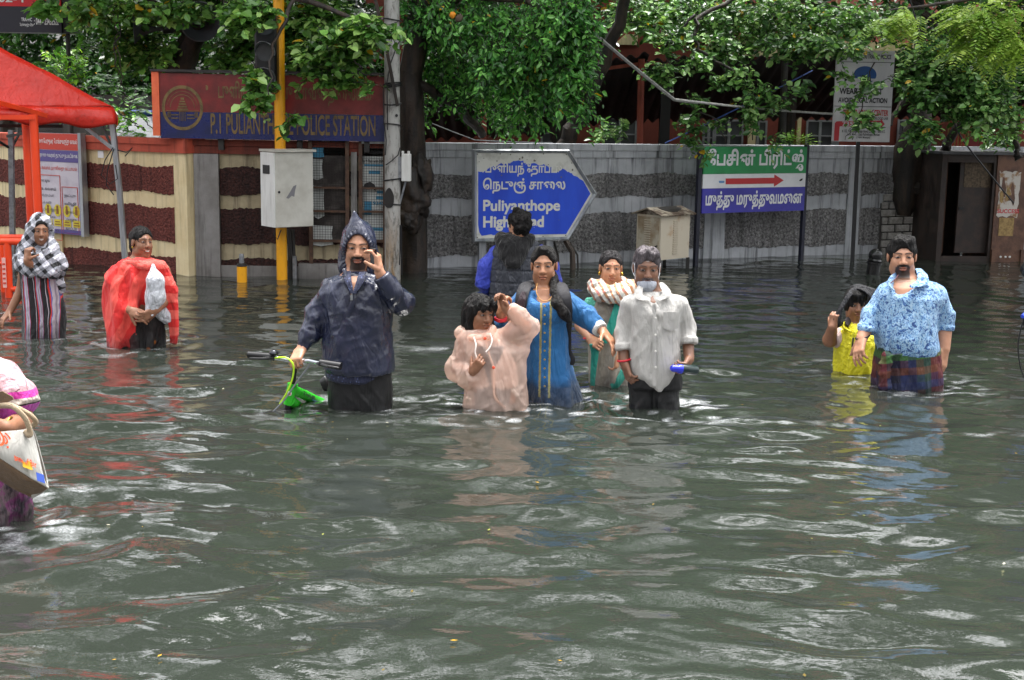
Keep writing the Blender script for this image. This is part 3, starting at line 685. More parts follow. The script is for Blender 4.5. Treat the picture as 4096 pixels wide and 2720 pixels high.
b = MB(); (a, _v), (c_, _w) = g6(862, 600), g6(940, 600); FG.box(b, a + .012, c_ - .012, -.7, 1.2, -.12, -.02); o = b.build('slab_post', M_cement); setprops(o, 'narrow stained concrete slab post between the two poster cages', 'post')
(a, _v), (c_, vl) = g6(395, 1290), g6(1190, 1290); b = MB(); FG.box(b, a, c_ + .05, -.75, vl, -.22, .03); o = b.build('low_plinth', M_cement); setprops(o, 'low grey concrete plinth under the poster cages at the waterline', 'plinth')
b = MB()
for x in (305, 325, 350): b.tube([FG.p(*g6(x, 960), .05), FG.p(g6(x + 10, 1200)[0], g6(x + 10, 1200)[1], .05), FG.p(g6(x, 1420)[0], -.6, .05)], .014, 8)
o = b.build('cable_bundle', M_dark); setprops(o, 'dark cable pipes rising from the water beside the yellow pole', 'pipe')
b = MB(); (x, z_) = g6(352, 1200); FG.box(b, x, x + .035, -.6, z_, .06, .1); o = b.build('steel_channel', M_steel); setprops(o, 'short grey steel channel standing in the water near the yellow pole', 'channel post')

# ------------------------------------------------------------------ blue arrow road sign
Ys = 13.35; FA = Frame((at(1891, 969, Ys)[0], Ys, 0), (1, .3, 0))
M_sblue = worn('faded_sign_blue', lin('#2150d6'), lin('#1a44c6'), 5, .4, streak=True, bump=.05); M_sw = worn('peeled_sign_white', lin('#d3d3cd'), lin('#b4b4ac'), 8, .5, .5, .7)
ar = thing('road_sign', 'big blue and peeling white arrow road sign in a metal frame on two posts', 'road sign', FA.p(.45, -.7))
s6 = lambda x, y: FA.hit(1850 + x / 3.647, 570 + y / 3.647)
outl = [s6(*p) for p in ((150, 95), (1550, 100), (1960, 750), (1540, 1425), (150, 1455))]
inn = [s6(*p) for p in ((205, 150), (1525, 155), (1895, 752), (1515, 1375), (205, 1400))]
b = MB(); b.poly([FA.p(*p, .0) for p in inn][::-1], FA.n, .02); b.build('panel', M_sw, ar)
b = MB(); n_ = 5
for i in range(n_):
    j = (i + 1) % n_; A, B_, C_, D_ = outl[i], outl[j], inn[j], inn[i]
    vs = [FA.p(*A, -.04), FA.p(*B_, -.04), FA.p(*C_, -.04), FA.p(*D_, -.04), FA.p(*A, .012), FA.p(*B_, .012), FA.p(*(.35 * C_ + .65 * B_), .03), FA.p(*(.35 * D_ + .65 * A), .03), FA.p(*C_, .008), FA.p(*D_, .008)]
    b.add(vs, [(0, 1, 5, 4), (4, 5, 6, 7), (7, 6, 8, 9), (3, 2, 8, 9)])
b.build('frame', M_alu, ar)
blue = ((228, 420), (300, 440), (360, 400), (420, 335), (500, 342), (560, 300), (600, 312), (640, 308), (700, 302), (740, 270), (885, 262), (890, 292), (960, 312), (1030, 300), (1120, 335), (1190, 312), (1260, 372), (1300, 360), (1312, 430), (1400, 436), (1445, 370), (1500, 402), (1570, 445), (1650, 490), (1760, 560), (1865, 745), (1510, 1335), (980, 1342), (440, 1350), (420, 1338), (280, 1362), (245, 1310), (228, 1200))
jag = []
for i, p in enumerate(blue):
    q2 = blue[(i + 1) % len(blue)]; m_ = 4 if i < 24 else 2
    for k in range(m_): jag.append((p[0] + (q2[0] - p[0]) * k / m_ + (random.uniform(-9, 9) if k and i < 24 else 0), p[1] + (q2[1] - p[1]) * k / m_ + (random.uniform(-9, 9) if k and i < 24 else 0)))
tri = geometry.tessellate_polygon([[Vector((x, y, 0)) for x, y in jag]])
npmesh('blue_film', [FA.p(*s6(x, y), .003) for x, y in jag], tris=np.array(tri), material=M_sblue, parent=ar, smooth=False)
M_slet = mat('sign_letter_white', lin('#d8d8d2'), .5)
for s_, x_0, x_1, y_0, y_1, bo in (('புளியந்ேதாப்பு', 330, 1452, 495, 290, .03), ('ெநடுஞ் சாைல', 295, 1500, 745, 515, .03), ('Puliyanthope', 295, 1425, 1052, 832, .035), ('High Road', 295, 1190, 1295, 1065, .045)):
    (u0, v0), (u1, v1) = s6(x_0, y_0), s6(x_1, y_1); lettering('lettering', s_, FA, u0, u1, v0, v1, .005, M_slet, ar, bo)
b = MB()
for x, y in ((215, 170), (550, 165), (700, 175), (1180, 165), (1515, 175), (1895, 765), (1505, 1355), (1175, 1370), (530, 1380), (215, 1385)): b.lathe(FA.p(*s6(x, y), .001), [(0, 0), (.007, .001), (.005, .004)], FA.n, 8)
for x, y, s_ in ((240, 280, 8), (310, 230, 10), (500, 270, 12), (830, 240, 16), (870, 220, 18), (1050, 265, 20), (940, 250, 8), (1250, 320, 9), (1437, 505, 12), (570, 480, 12), (1445, 680, 12), (1600, 400, 16), (1590, 300, 12), (1405, 1130, 7), (1620, 960, 6)):
    b.poly([FA.p(*s6(x + s_ * random.uniform(.5, 1.2) * math.cos(a), y + s_ * random.uniform(.5, 1.3) * math.sin(a)), .0062) for a in np.linspace(0, 6.28, 7, endpoint=False)], FA.n, .0008)
b.build('rivets_and_rust_spots', mat('rust_spot', lin('#6f6a62'), .7), ar)
for x in (1937, 2207): 
    u = FA.hit(x, 900)[0]; b = MB(); FA.box(b, u - .037, u + .037, -.7, outl[0][1] - .05, -.11, -.045); b.build('post', M_alu, ar)
b = MB(); b.tube([at(2262, 962, 13.75), at(2290, 1010, 13.7), at(2298, 1065, 13.6) - (0, 0, .4)], .03, 8); b.tube([at(2280, 968, 13.8), at(2310, 1020, 13.75), at(2322, 1062, 13.6) - (0, 0, .4)], .012, 6); b.tube([at(2215, 965, 13.75), at(2232, 1020, 13.75), at(2248, 1066, 13.6) - (0, 0, .4)], .012, 6)
o = b.build('cut_stump', M_bark, None, True); setprops(o, 'dark wet bare stems sticking out of the water beneath the arrow sign tip', 'stems')

# ------------------------------------------------------------------ louvred metal feeder cabinet
M_cab = worn('rusty_cream_cabinet', lin('#c5bba8'), lin('#a8845c'), 4.5, .5, .56, .74, bump=.1); M_cabr = worn('rusty_cabinet_roof', lin('#a39a8a'), lin('#4a3a2c'), 9, .6, .42, .58)
e0 = np.array((1.511, 13.6, 0)); eL = np.array((1.286, 13.85, 0)); eR = np.array((1.853, 13.95, 0))
fc = thing('feeder_cabinet', 'rusty cream metal cabinet with louvres and gabled lid on short legs near the grey wall', 'cabinet', ((eL + eR) / 2 + (0, 0, -.7)))
eB = eL + eR - e0; zb_, zt_ = .115, .575; up = np.array((0, 0, 1.0))
b = MB(); P8 = [e0, eR, eB, eL]; b.add([p + up * zb_ for p in P8] + [p + up * zt_ for p in P8], [(0, 1, 2, 3), (4, 5, 6, 7)] + [(i, (i + 1) % 4, 4 + (i + 1) % 4, 4 + i) for i in range(4)]); b.build('body', M_cab, fc)
FLc = Frame(eL, e0 - eL); FRc = Frame(e0, eR - e0); Lw, Rw = np.linalg.norm(e0 - eL), np.linalg.norm(eR - e0)
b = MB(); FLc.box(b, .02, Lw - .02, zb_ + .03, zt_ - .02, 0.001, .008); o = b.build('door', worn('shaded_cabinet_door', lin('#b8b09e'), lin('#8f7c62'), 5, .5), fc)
b2 = MB(); b2.tube([FLc.p(Lw - .04, .26, .01), FLc.p(Lw - .04, .26, .03), FLc.p(Lw - .04, .21, .03)], .009, 6); b2.build('handle', M_black, o)
b = MB(); b2 = MB()
for k in range(15): FLc.box(b, Lw * .36, Lw * .6, .18 + .024 * k, .19 + .024 * k, .008, .02); FRc.box(b2, Rw * .42, Rw * .58, .17 + .024 * k, .18 + .024 * k, .001, .012)
b.build('louvres', M_cab, o); b2.build('louvres', M_cab, fc)
A1 = (eL + e0) / 2 + up * (zt_ + .075); A2 = A1 + (eR - e0); nL = (eL - e0) / Lw; nR = (eR - e0) / Rw
o1, o2 = -nR * .05, nR * .05
b = MB(); b.add([A1 + o1, A2 + o2, eR - nL * .05 + o2 + up * (zt_ + .005), e0 - nL * .05 + o1 + up * (zt_ + .005), eB + nL * .05 + o2 + up * (zt_ + .005), eL + nL * .05 + o1 + up * (zt_ + .005)], [(0, 1, 2, 3), (0, 1, 4, 5)]); ro = b.build('roof', M_cabr, fc); ro.modifiers.new('t', 'SOLIDIFY').thickness = .014
b = MB(); b.add([A1, e0 + up * (zt_ + .0), eL + up * (zt_ + .0)], [(0, 1, 2)]); b.build('gable', M_cabr, fc)
b = MB(); b.poly([A1 + (A2 - A1) * t_ + (e0 - nL * .05 + up * zt_ - A1) * s_ + up * .009 for t_, s_ in ((.2, .15), (.5, .08), (.85, .1), (.9, .4), (.6, .7), (.35, .65), (.22, .4))], up, .004); b.build('soot_stain', mat('soot', lin('#1d1a18'), .6), ro)
for p in (e0, eR, eL, eB):
    b = MB(); b.box(p * .97 + (eL + eR) / 2 * .03 + up * (-.3), (.035, .035, .83)); b.build('leg', M_dark, fc)

# ------------------------------------------------------------------ green, white and blue direction board
hL = np.array((at(2806, 860, 14.2)[0], 14.2, 0)); hR = np.array((at(3221, 850, 14.95)[0], 14.95, 0)); FH = Frame(hL, hR - hL)
h4 = lambda x, y: FH.hit(2750 + x / 4.293, 560 + y / 4.293)
hs = thing('direction_board', 'green white and violet direction board with red arrow on two dark blue posts', 'sign board', FH.p(.7, -.7))
ul, ur = h4(270, 600)[0], h4(2030, 600)[0]; vT, v1_, v2_, vB = h4(280, 112)[1], h4(264, 588)[1], h4(258, 834)[1], h4(245, 1262)[1]
M_hg = worn('board_green', lin('#1d8a4c'), lin('#187a42'), 4, .35, bump=.03); M_hw = worn('board_white', lin('#dcdde0'), lin('#cfd0d4'), 4, .35, bump=.03); M_hb = worn('board_violet', lin('#3a36a0'), lin('#322e8e'), 4, .35, bump=.03); M_har = mat('arrow_red', lin('#b3242a'), .4); M_hp = worn('dark_blue_post', lin('#15182e'), lin('#101222'), 12, .5)
for nm, a, c_, mm in (('green_panel', v1_ + .001, vT, M_hg), ('white_panel', v2_ + .001, v1_ - .001, M_hw), ('violet_panel', vB, v2_ - .001, M_hb)): b = MB(); FH.box(b, ul, ur, a, c_, -.02, 0); b.build(nm, mm, hs)
for s_, x_0, x_1, y_0, y_1, bo in (('ேபசின் பிரிட்ஜ்', 318, 2005, 548, 150, .038), ('முத்து மருத்துவமைன', 300, 1975, 1215, 850, .035)):
    (u0, v0), (u1, v1) = h4(x_0, y_0), h4(x_1, y_1); lettering('lettering', s_, FH, u0, u1, v0, v1, .003, M_hw, hs, bo)
b = MB(); b.poly([FH.p(*h4(x, y), .004) for x, y in ((655, 660), (1490, 648), (1490, 592), (1648, 692), (1484, 800), (1484, 748), (655, 760))], FH.n, .003); b.build('red_arrow', M_har, hs)
b = MB(); b.poly([FH.p(*h4(x, y), .003) for x, y in ((540, 700), (625, 700), (635, 718), (620, 738), (545, 738), (535, 718))], FH.n, .002); b.build('blue_badge', mat('badge_blue', lin('#5a86b4'), .5), hs)
b = MB(); b.poly([FH.p(*h4(x, y), .003) for x, y in ((1915, 700), (1945, 665), (1980, 660), (1965, 695), (1930, 708))], FH.n, .002); b.build('dead_leaf_mark', M_dark, hs)
for u in (ul - .035, ur + .02):
    b = MB(); FH.box(b, u - .022, u + .022, -.7, vT + .02, -.05, -.006); b.build('post', M_hp, hs)

# ------------------------------------------------------------------ white health centre sign on a tall post
Yk = 15.0; FK = Frame((at(3325, 564, Yk)[0], Yk, 0), (1, .06, 0))
k4 = lambda x, y: FK.hit(3072 + x / 2.3057, y / 2.3057)
ks = thing('clinic_sign', 'white traffic police and health centre sign on a tall black post among the leaves', 'sign', (FK.p(.3, -.7)))
(u0, vB), (u1, _v) = k4(590, 1303), k4(1120, 1303); vT = k4(640, 460)[1]
M_kw = worn('clinic_white', lin('#cfcdd0'), lin('#bab8bb'), 5, .4, streak=True); M_kred = mat('clinic_red', lin('#b8303a'), .45); M_kb = mat('clinic_black', lin('#26262a'), .5); M_kbl = mat('clinic_blue', lin('#1f4a86'), .45)
b = MB(); FK.box(b, u0, u1, vB, vT, -.03, 0); b.build('panel', M_kw, ks)
fx = lambda x, y: (lambda q_: (q_[0], q_[1]))(k4(x, y))
for s_, x_0, x_1, y_0, y_1, mm, bo in (('GREATER CHENNAI TRAFFIC POLICE', 650, 1138, 538, 505, M_kb, .03), ('WEAR HELMET', 655, 1060, 868, 815, M_kb, .05), ('AVOID LEGAL ACTION', 645, 1100, 945, 905, M_kb, .045), ('PREMIER HEALTH CENTER', 690, 1110, 1065, 1015, M_kred, .03), ('ECG X-RAY SCAN & BLOOD LAB', 790, 1105, 1100, 1082, M_kb, .02), ('73583 58831', 680, 1040, 1162, 1125, M_kw, .04), ('# 132, Pulianthope High Road, Chennai - 600 012.', 680, 1080, 1228, 1200, M_kb, .02), ('Land Mark : Opp Pulianthope Market', 728, 1030, 1256, 1230, M_kb, .02), ('( Near Mosque)', 815, 940, 1280, 1258, M_kb, .02)):
    (a, c_), (d_, e_) = fx(x_0, y_0), fx(x_1, y_1); lettering('lettering', s_, FK, a, d_, c_, e_, .008 if mm is M_kw else .004, mm, ks, bo)
for y in (568, 978): b = MB(); (a, c_) = fx(605, y); FK.box(b, u0 + .005, u1 - .005, c_ - .003, c_ + .003, .001, .004); b.build('dividing_line', M_kb, ks)
b = MB(); b.poly([FK.p(*fx(x, y), .006) for x, y in ((655, 1118), (1040, 1112), (1040, 1095), (1075, 1145), (1040, 1178), (1040, 1165), (660, 1165), (650, 1298), (606, 1298), (616, 1135), (630, 1120))], FK.n, .004); b.build('red_arrow_bar', M_kred, ks)
b = MB(); b.poly([FK.p(*fx(895 + 105 * math.cos(a), 690 + 80 * math.sin(a)), .004) for a in np.linspace(math.radians(60), math.radians(-215), 24)][::-1], FK.n, .003); b.build('helmet_picture', M_kbl, ks)
b = MB(); (a, c_), (d_, e_) = fx(790, 742), fx(1005, 726); FK.box(b, a, d_, c_, e_, .005, .008); b.build('helmet_visor_line', M_kw, ks)
pb_ = at(3410, 1031, Yk); pt = FK.p((u0 + u1) / 2 - .02, vT - .05, -.06); b = MB(); b.tube([pb_ - (0, 0, .7), pb_, pt], .027, square=True); b.build('post', M_black, ks)

# ------------------------------------------------------------------ bollards
def bollard(px, py, Y, tilt): 
    c = at(px, py, Y); ax = np.array((tilt, 0, 1.0)); ax /= np.linalg.norm(ax)
    t = thing('bollard', 'black round headed bollard half drowned beside the man in the blue patterned shirt', 'bollard', c * np.array((1, 1, 0)) + (0, 0, -.7))
    b = MB(); b.lathe(c - ax * .7, [(.07, 0), (.07, .78), (.082, .785), (.082, .805), (.07, .81)], ax, 20); b.build('post', mat('wet_black_iron', lin('#161618'), .22), t, True)
    b = MB(); b.lathe(c + ax * .108, [(.064, 0), (.074, .012)] + [(.074 * math.cos(a), .065 + .074 * math.sin(a)) for a in np.linspace(-.5, 1.57, 8)], ax, 20); b.build('round_head', MATS['wet_black_iron'], t, True)
bollard(3492, 1088, 13.7, .10)
ys = thing('guard_stub', 'short yellow painted pipe stub with a grey bolt top poking out of the water', 'stub post', at(968, 1110, 12.2) * np.array((1, 1, 0)) + (0, 0, -.7))
c = at(968, 1110, 12.2); b = MB(); b.lathe(c - (0, 0, .7), [(.045, 0), (.047, .8), (.04, .805)], n=18); b.build('pipe', M_yp, ys, True)
b = MB(); b.lathe(c + (0, 0, .106), [(.048, 0), (.046, .022), (.02, .03)], n=14); b.build('tar_collar', M_dark, ys, True)
b = MB(); b.lathe(c + (0, 0, .13), [(.024, 0)] + [(.026 if k % 2 else .022, .01 + .011 * k) for k in range(7)] + [(.02, .09)], n=14); b.build('bolt', M_steel, ys, True)

# ------------------------------------------------------------------ rusty kiosk
M_kr = worn('rusted_sheet', lin('#4f352a'), lin('#6f5040'), 7, .6, bump=.4, bs=40); M_kd = worn('dark_rust', lin('#221a17'), lin('#3a2d28'), 8, .6); M_kpt = worn('torn_bill_paper', lin('#bdb7b0'), lin('#8f6f52'), 11, .7, .5, .6); M_kyb = worn('yellowed_bill', lin('#a08555'), lin('#7d6640'), 30, .7)
FO = Frame((at(3762, 1035, 15.05)[0], 15.05, 0), (1, .12, 0)); o8 = lambda x, y: FO.hit(3072 + x / 2.3057, 500 + y / 2.3057)
ko = thing('kiosk', 'rusty brown metal street kiosk with torn bills pasted on its side panel', 'kiosk', FO.p(.45, -.7))
(ua, vt), (ub, vb) = o8(1615, 268), o8(2345, 1235); um, _ = o8(2088, 700)
b = MB(); FO.box(b, ua - .03, ub + .02, vt, vt + .03, -.75, .05); b.build('roof', worn('wet_roof_sheet', lin('#55555a'), lin('#3a3a3c'), 6, .35), ko)
b = MB(); FO.box(b, ua, ua + .06, -.7, vt - .002, -.7, 0); FO.box(b, um - .035, um - .004, -.7, vt - .002, -.06, 0); FO.box(b, ua + .062, um - .037, vt - .09, vt - .002, -.06, 0); FO.box(b, ua + .062, um - .037, -.7, .06, -.06, 0); b.build('door_frame', M_kd, ko)
b = MB(); FO.box(b, ua + .062, um - .037, -.7, vt - .01, -.7, -.68); b.build('back_panel', M_kd, ko)
b = MB(); (d0, dt), (d1, db) = o8(1805, 330), o8(2062, 1185); FO.box(b, d0, d1, db, dt, -.1, -.065); dr = b.build('door', M_kd, ko)
b = MB(); FO.box(b, d0 + .05, d1 - .02, dt - .3, dt - .02, -.064, -.06); b.build('faded_notice', worn('brown_notice', lin('#5c4d3a'), lin('#3a2f24'), 40, .7), dr)
b = MB(); FO.box(b, d0 + .01, d0 + .07, (dt + db) / 2 - .03, (dt + db) / 2, -.064, -.05); b.build('latch', M_black, dr)
b = MB(); (x, _) = o8(1715, 700); FO.box(b, x - .012, x + .012, .07, vt - .1, -.25, -.23); b.build('inner_pipe', M_kr, ko)
b = MB(); FO.box(b, um, ub, -.7, vt - .002, -.7, .015); pn = b.build('side_panel', M_kr, ko)
def torn(x0, y0, x1, y1, mm, nm, holes):
    (a, c_), (d_, e_) = o8(x0, y1), o8(x1, y0); b = MB(); n_ = 40; pts = []
    for i in range(n_):
        s_ = i / n_ * 4; k = int(s_); f_ = s_ - k; x, y = ((f_, 0), (1, f_), (1 - f_, 1), (0, 1 - f_))[k]
        jx = holes * (random.uniform(0, .14) if k in (1, 3) else 0); jy = holes * (random.uniform(0, .12) if k in (0, 2) else 0)
        pts.append((a + (d_ - a) * (x + (jx if k == 3 else -jx)), c_ + (e_ - c_) * (y + (jy if k == 0 else -jy))))
    b.poly([FO.p(x, y, .019) for x, y in pts], FO.n, .0035); return b.build(nm, mm, pn)
torn(2095, 420, 2330, 855, M_kpt, 'torn_poster', .5); torn(2115, 855, 2265, 1022, M_kyb, 'small_bill', .12)
(a, c_), (d_, e_) = o8(2105, 812), o8(2310, 775); lettering('lettering', 'SUCCESS', FO, a, d_, c_, e_, .021, M_kred, pn, .03)
for k, (x0, y0, w_, h_) in enumerate(((2140, 480, 50, 190), (2180, 560, 55, 150), (2230, 520, 40, 220), (2125, 600, 40, 130), (2200, 640, 60, 60))):
    pts = [o8(x0 + w_ * (.5 + .5 * math.cos(a) * random.uniform(.5, 1.2)), y0 + h_ * (.5 + .5 * math.sin(a) * random.uniform(.7, 1.1))) for a in np.linspace(0, 6.28, 12, endpoint=False)]
    b = MB(); b.poly([FO.p(x, y, .0205 + .0006 * k) for x, y in pts], FO.n, .0005); b.build('torn_gap', (M_kr, M_kyb)[k % 2], pn)
b = MB()
for x in (2135, 2180, 2220): (u, v) = o8(x, 1215); FO.box(b, u - .014, u + .014, v - .012, v + .012, .016, .03, .006)
b.build('white_insulators', M_white, pn)
for u in (um + .02, ub - .02): b = MB(); FO.box(b, u - .02, u + .02, -.7, .14, .017, .04); b.build('corner_iron', M_kr, ko)

# ------------------------------------------------------------------ terracotta building, its corrugated porch and what stands behind the walls
M_ter = m_wall('terracotta_wash', lin('#80392a'), lin('#6a2f22'), lin('#4a261c'), .35); M_pink = m_wall('pink_wash', lin('#cc7a70'), lin('#bb6a60'), lin('#5c3630'), .3); M_cr2 = m_wall('cream_wash', lin('#e0d2a6'), lin('#cfc092'), lin('#6c6048'), .4)
M_glass = mat('dusty_window', lin('#4a4d50'), .25); M_winf = worn('white_window_paint', lin('#8d9091'), lin('#777a7b'), 9, .5)
YB = 19.6; FBU = Frame((-2.2, YB, 0), (1, .1, 0)); tb_ = thing('building', 'terracotta and pink washed building behind the grey wall and its trees', 'building', FBU.p(6, -.75))
b = MB(); FBU.box(b, 0, 14, -.75, 6.5, -.3, 0); b.build('wall', M_ter, tb_)
def bpx(px, py): return FBU.hit(px, py)
b = MB(); (a, c_), (d_, e_) = bpx(2835, 185), bpx(4200, 20); FBU.box(b, a, d_, c_, e_ + 2, .004, .03); b.build('pink_panel', M_pink, tb_)
b = MB()
for y0, y1 in ((222, 185),): (a, c_), (d_, e_) = bpx(2835, y0), bpx(4200, y1); FBU.box(b, a, d_, c_, e_, .004, .06)
for x in (2838, 3030, 3330, 3560, 3800): (a, c_), (d_, e_) = bpx(x, 184), bpx(x + 26, -200); FBU.box(b, a, d_, c_, e_ + 1, .032, .06)
for x in (3180, 3000, 2985): (a, c_), (d_, e_) = bpx(x, 640), bpx(x + 22, 470); FBU.box(b, a, d_, c_, e_, .004, .06)
b.build('cream_trim', M_cr2, tb_)
(a, c_), (d_, e_) = bpx(2455, 178), bpx(2550, 138); b = MB(); b.poly([FBU.p(a, c_, .02), FBU.p(d_, c_, .02), FBU.p(d_, e_, .02), FBU.p((a + d_) / 2, e_, .02)], FBU.n, .016); b.build('cream_gable', M_cr2, tb_)
for x0, x1, y0, y1 in ((2168, 2270, 472, 640), (2415, 2540, 478, 640), (2812, 2850, 500, 640), (2858, 2966, 486, 640), (3222, 3328, 488, 640), (3585, 3640, 485, 640), (3330, 3350, 480, 640), (2995, 3060, 490, 640)):
    (a, c_), (d_, e_) = bpx(x0, y1), bpx(x1, y0); b = MB(); FBU.box(b, a, d_, c_, e_, .004, .02); wn = b.build('window', M_glass, tb_)
    b = MB(); m_ = .028; mid = (a + d_) / 2; hz = c_ + (e_ - c_) * .62
    for args in ((a - m_, a, c_, e_ + m_), (d_, d_ + m_, c_, e_ + m_), (a + .001, d_ - .001, e_, e_ + m_), (mid - .02, mid + .02, c_, e_ - .001), (a + .001, mid - .021, hz, hz + .02), (mid + .021, d_ - .001, hz, hz + .02)): FBU.box(b, *args, .021, .045)
    b.build('frame', M_winf, wn)
def corrugated(name, P0, P1, D, mm, parent, wl=.17, amp=.03, n=8):
    """a wavy sheet: ridge line P0..P1, run D"""
    P0, P1, D = map(lambda p: np.asarray(p, float), (P0, P1, D)); L = np.linalg.norm(P1 - P0); m_ = int(L / wl * 8); V = []
    for i in range(m_ + 1):
        for k in range(2): V.append(P0 + (P1 - P0) * i / m_ + D * k + (0, 0, amp * math.sin(2 * math.pi * i / 8)))
    q_ = [(2 * i, 2 * i + 1, 2 * i + 3, 2 * i + 2) for i in range(m_)]
    o = npmesh(name, V, quads=np.array(q_), material=mm, parent=parent); o.modifiers.new('t', 'SOLIDIFY').thickness = .008; return o
M_corr = worn('dark_rusty_corrugated_iron', lin('#1d1513'), lin('#2e221f'), 6, .7); M_redp = worn('red_oxide_post', lin('#94402c'), lin('#7a3222'), 9, .5, streak=True)
po = thing('porch', 'dark corrugated iron porch roof on thin red posts behind the grey wall', 'porch', at(2565, 574, 16.5) * np.array((1, 1, 0)) + (0, 0, -.75))
Yp = 16.7
sl = np.array((0, 2.75, -.78))
r1 = corrugated('roof_sheet', at(2340, 268, Yp), at(2596, 214, Yp), sl, M_corr, po); r2 = corrugated('roof_sheet', at(2560, 246, Yp + .05), at(2680, 240, Yp + .05), sl, M_corr, po); r3 = corrugated('roof_sheet', at(2670, 232, Yp), at(4350, 232, Yp + 1.2), sl, M_corr, po); r4 = corrugated('roof_sheet', at(1480, 330, Yp - .1), at(2345, 290, Yp), sl, M_corr, po)
for x, y0, Yq in ((2566, 236, 16.75), (1936, 305, 16.6), (3140, 245, 17.0), (3700, 250, 17.4)):
    b = MB(); b.tube([at(x, y0, Yq), at(x, 574, Yq) - (0, 0, 2.0)], .042, 10); b.build('post', M_redp if x < 3000 else M_dark, po, True)
b = MB(); b.tube([at(2560, 255, 16.78), at(2680, 250, 16.85)], .03, square=True); b.tube([at(2350, 285, 16.75), at(2560, 255, 16.78)], .03, square=True); b.build('eave_beam', M_redp, po)
b = MB(); b.box(at(2655, 574, 17.6) + (0, 0, -.3), (.13, .13, 2.2)); b.build('dark_post', M_black, po)
st = thing('striped_gate', 'yellow and red striped gate panel with red door leaf behind the black trunk', 'gate', at(3820, 575, 17.6) * np.array((1, 1, 0)) + (0, 0, -.75))
FS2 = Frame(at(3782, 700, 17.6), (1, 0, 0)); b = MB(); FS2.box(b, 0, .27, -1, .92, -.04, 0); b.build('yellow_panel', worn('pale_yellow_paint', lin('#e6c483'), lin('#d4b070')), st)
b = MB()
for k in range(6): FS2.box(b, .01 + .045 * k, .03 + .045 * k, -1, .92, .002, .02)
b.build('red_slats', mat('slat_red', lin('#c04a3a'), .5), st)
b = MB(); FS2.box(b, .275, .52, -1, .98, -.06, .0); b.build('red_leaf', mat('door_red', lin('#8f2a2e'), .5), st)
# greys glimpsed over the striped wall: a lean-to sheet and the roof of a parked van
ls = corrugated('lean_to_roof', at(330, 335, 15.4), at(640, 335, 15.4), (0, .6, .0), worn('old_grey_sheet', lin('#6e7074'), lin('#55565a'), 4, .6), None, .3, .008); ls.data.transform(Matrix.Translation((0, 0, 0)))
b = MB(); FLn = Frame((at(250, 480, 15.9)[0], 15.9, 0), (1, 0, 0)); FLn.box(b, 0, 1.35, -.75, 1.72, -.05, 0)
o = b.build('sheet_fence', worn('old_grey_sheet2', lin('#4c4e52'), lin('#35373a'), 4, .6, streak=True)); setprops(o, 'weathered grey metal sheet fence behind the striped wall among the plants', 'fence')
bpy.data.objects.remove(ls)
va = thing('parked_van', 'grey van roof and windscreen with a blue light bar behind the striped wall', 'van', at(560, 560, 14.4) * np.array((1, 1, 0)) + (0, 0, -.75))
b = MB(); v0 = at(470, 556, 14.3); v1 = at(640, 556, 14.3); h0 = at(455, 465, 14.9); h1 = at(600, 470, 14.9)
b.add([v0, v1, h1, h0, v0 + (0, 1.6, 0), v1 + (0, 1.6, 0), h1 + (0, 1.2, .02), h0 + (0, 1.2, .02), v0 - (0, 0, 1.5), v1 - (0, 0, 1.5), v1 + (0, 1.6, -1.5), v0 + (0, 1.6, -1.5)], [(0, 1, 2, 3), (3, 2, 6, 7), (1, 5, 6, 2), (0, 4, 7, 3), (4, 5, 6, 7), (8, 9, 1, 0), (9, 10, 5, 1), (11, 8, 0, 4)]); b.build('body', worn('grey_van_paint', lin('#5f6267'), lin('#4c4f54'), 3, .4), va)
b = MB(); b.box(at(555, 452, 15.2), (.35, .12, .07), bev=.02); b.build('light_bar', mat('lamp_blue', lin('#24488a'), .3), va)
b = MB(); b.box(at(500, 452, 15.18), (.1, .08, .05), bev=.01); b.build('amber_lamp', mat('lamp_amber', lin('#c08a4a'), .3), va)
# ------------------------------------------------------------------ loudspeaker horns
def horn(label, c, ax, R, L):
    t = thing('horn_loudspeaker', label, 'loudspeaker', c); b = MB(); ax = np.asarray(ax, float); ax /= np.linalg.norm(ax)
    prof = [(R * (.12 + .88 * (k / 12) ** 2.2), -L + L * k / 12) for k in range(13)]; prof += [(R * 1.04, .004), (R * .98, .006)] + [(R * (.1 + .86 * (k / 12) ** 2.2), -L + .02 + (L - .02) * k / 12) for k in range(12, -1, -1)]
    b.lathe(c, prof, ax, 36); b.build('bell', mat('grey_horn', lin('#46484e'), .4), t, True)
    b = MB(); b.lathe(np.asarray(c) - ax * L, [(R * .3, -.12), (R * .34, -.1), (R * .34, 0), (R * .12, .01)], ax, 18); b.build('driver', M_black, t, True)
horn('big dark horn loudspeaker facing the street, fixed on the trunk above the police board', at(800, 86, 13.4), (.25, -1, -.1), .19, .35)
horn('pale horn loudspeaker seen edge on, hanging in the leaves right of the sign box', at(536, 118, 13.4), (-.95, -.28, -.05), .14, .28)
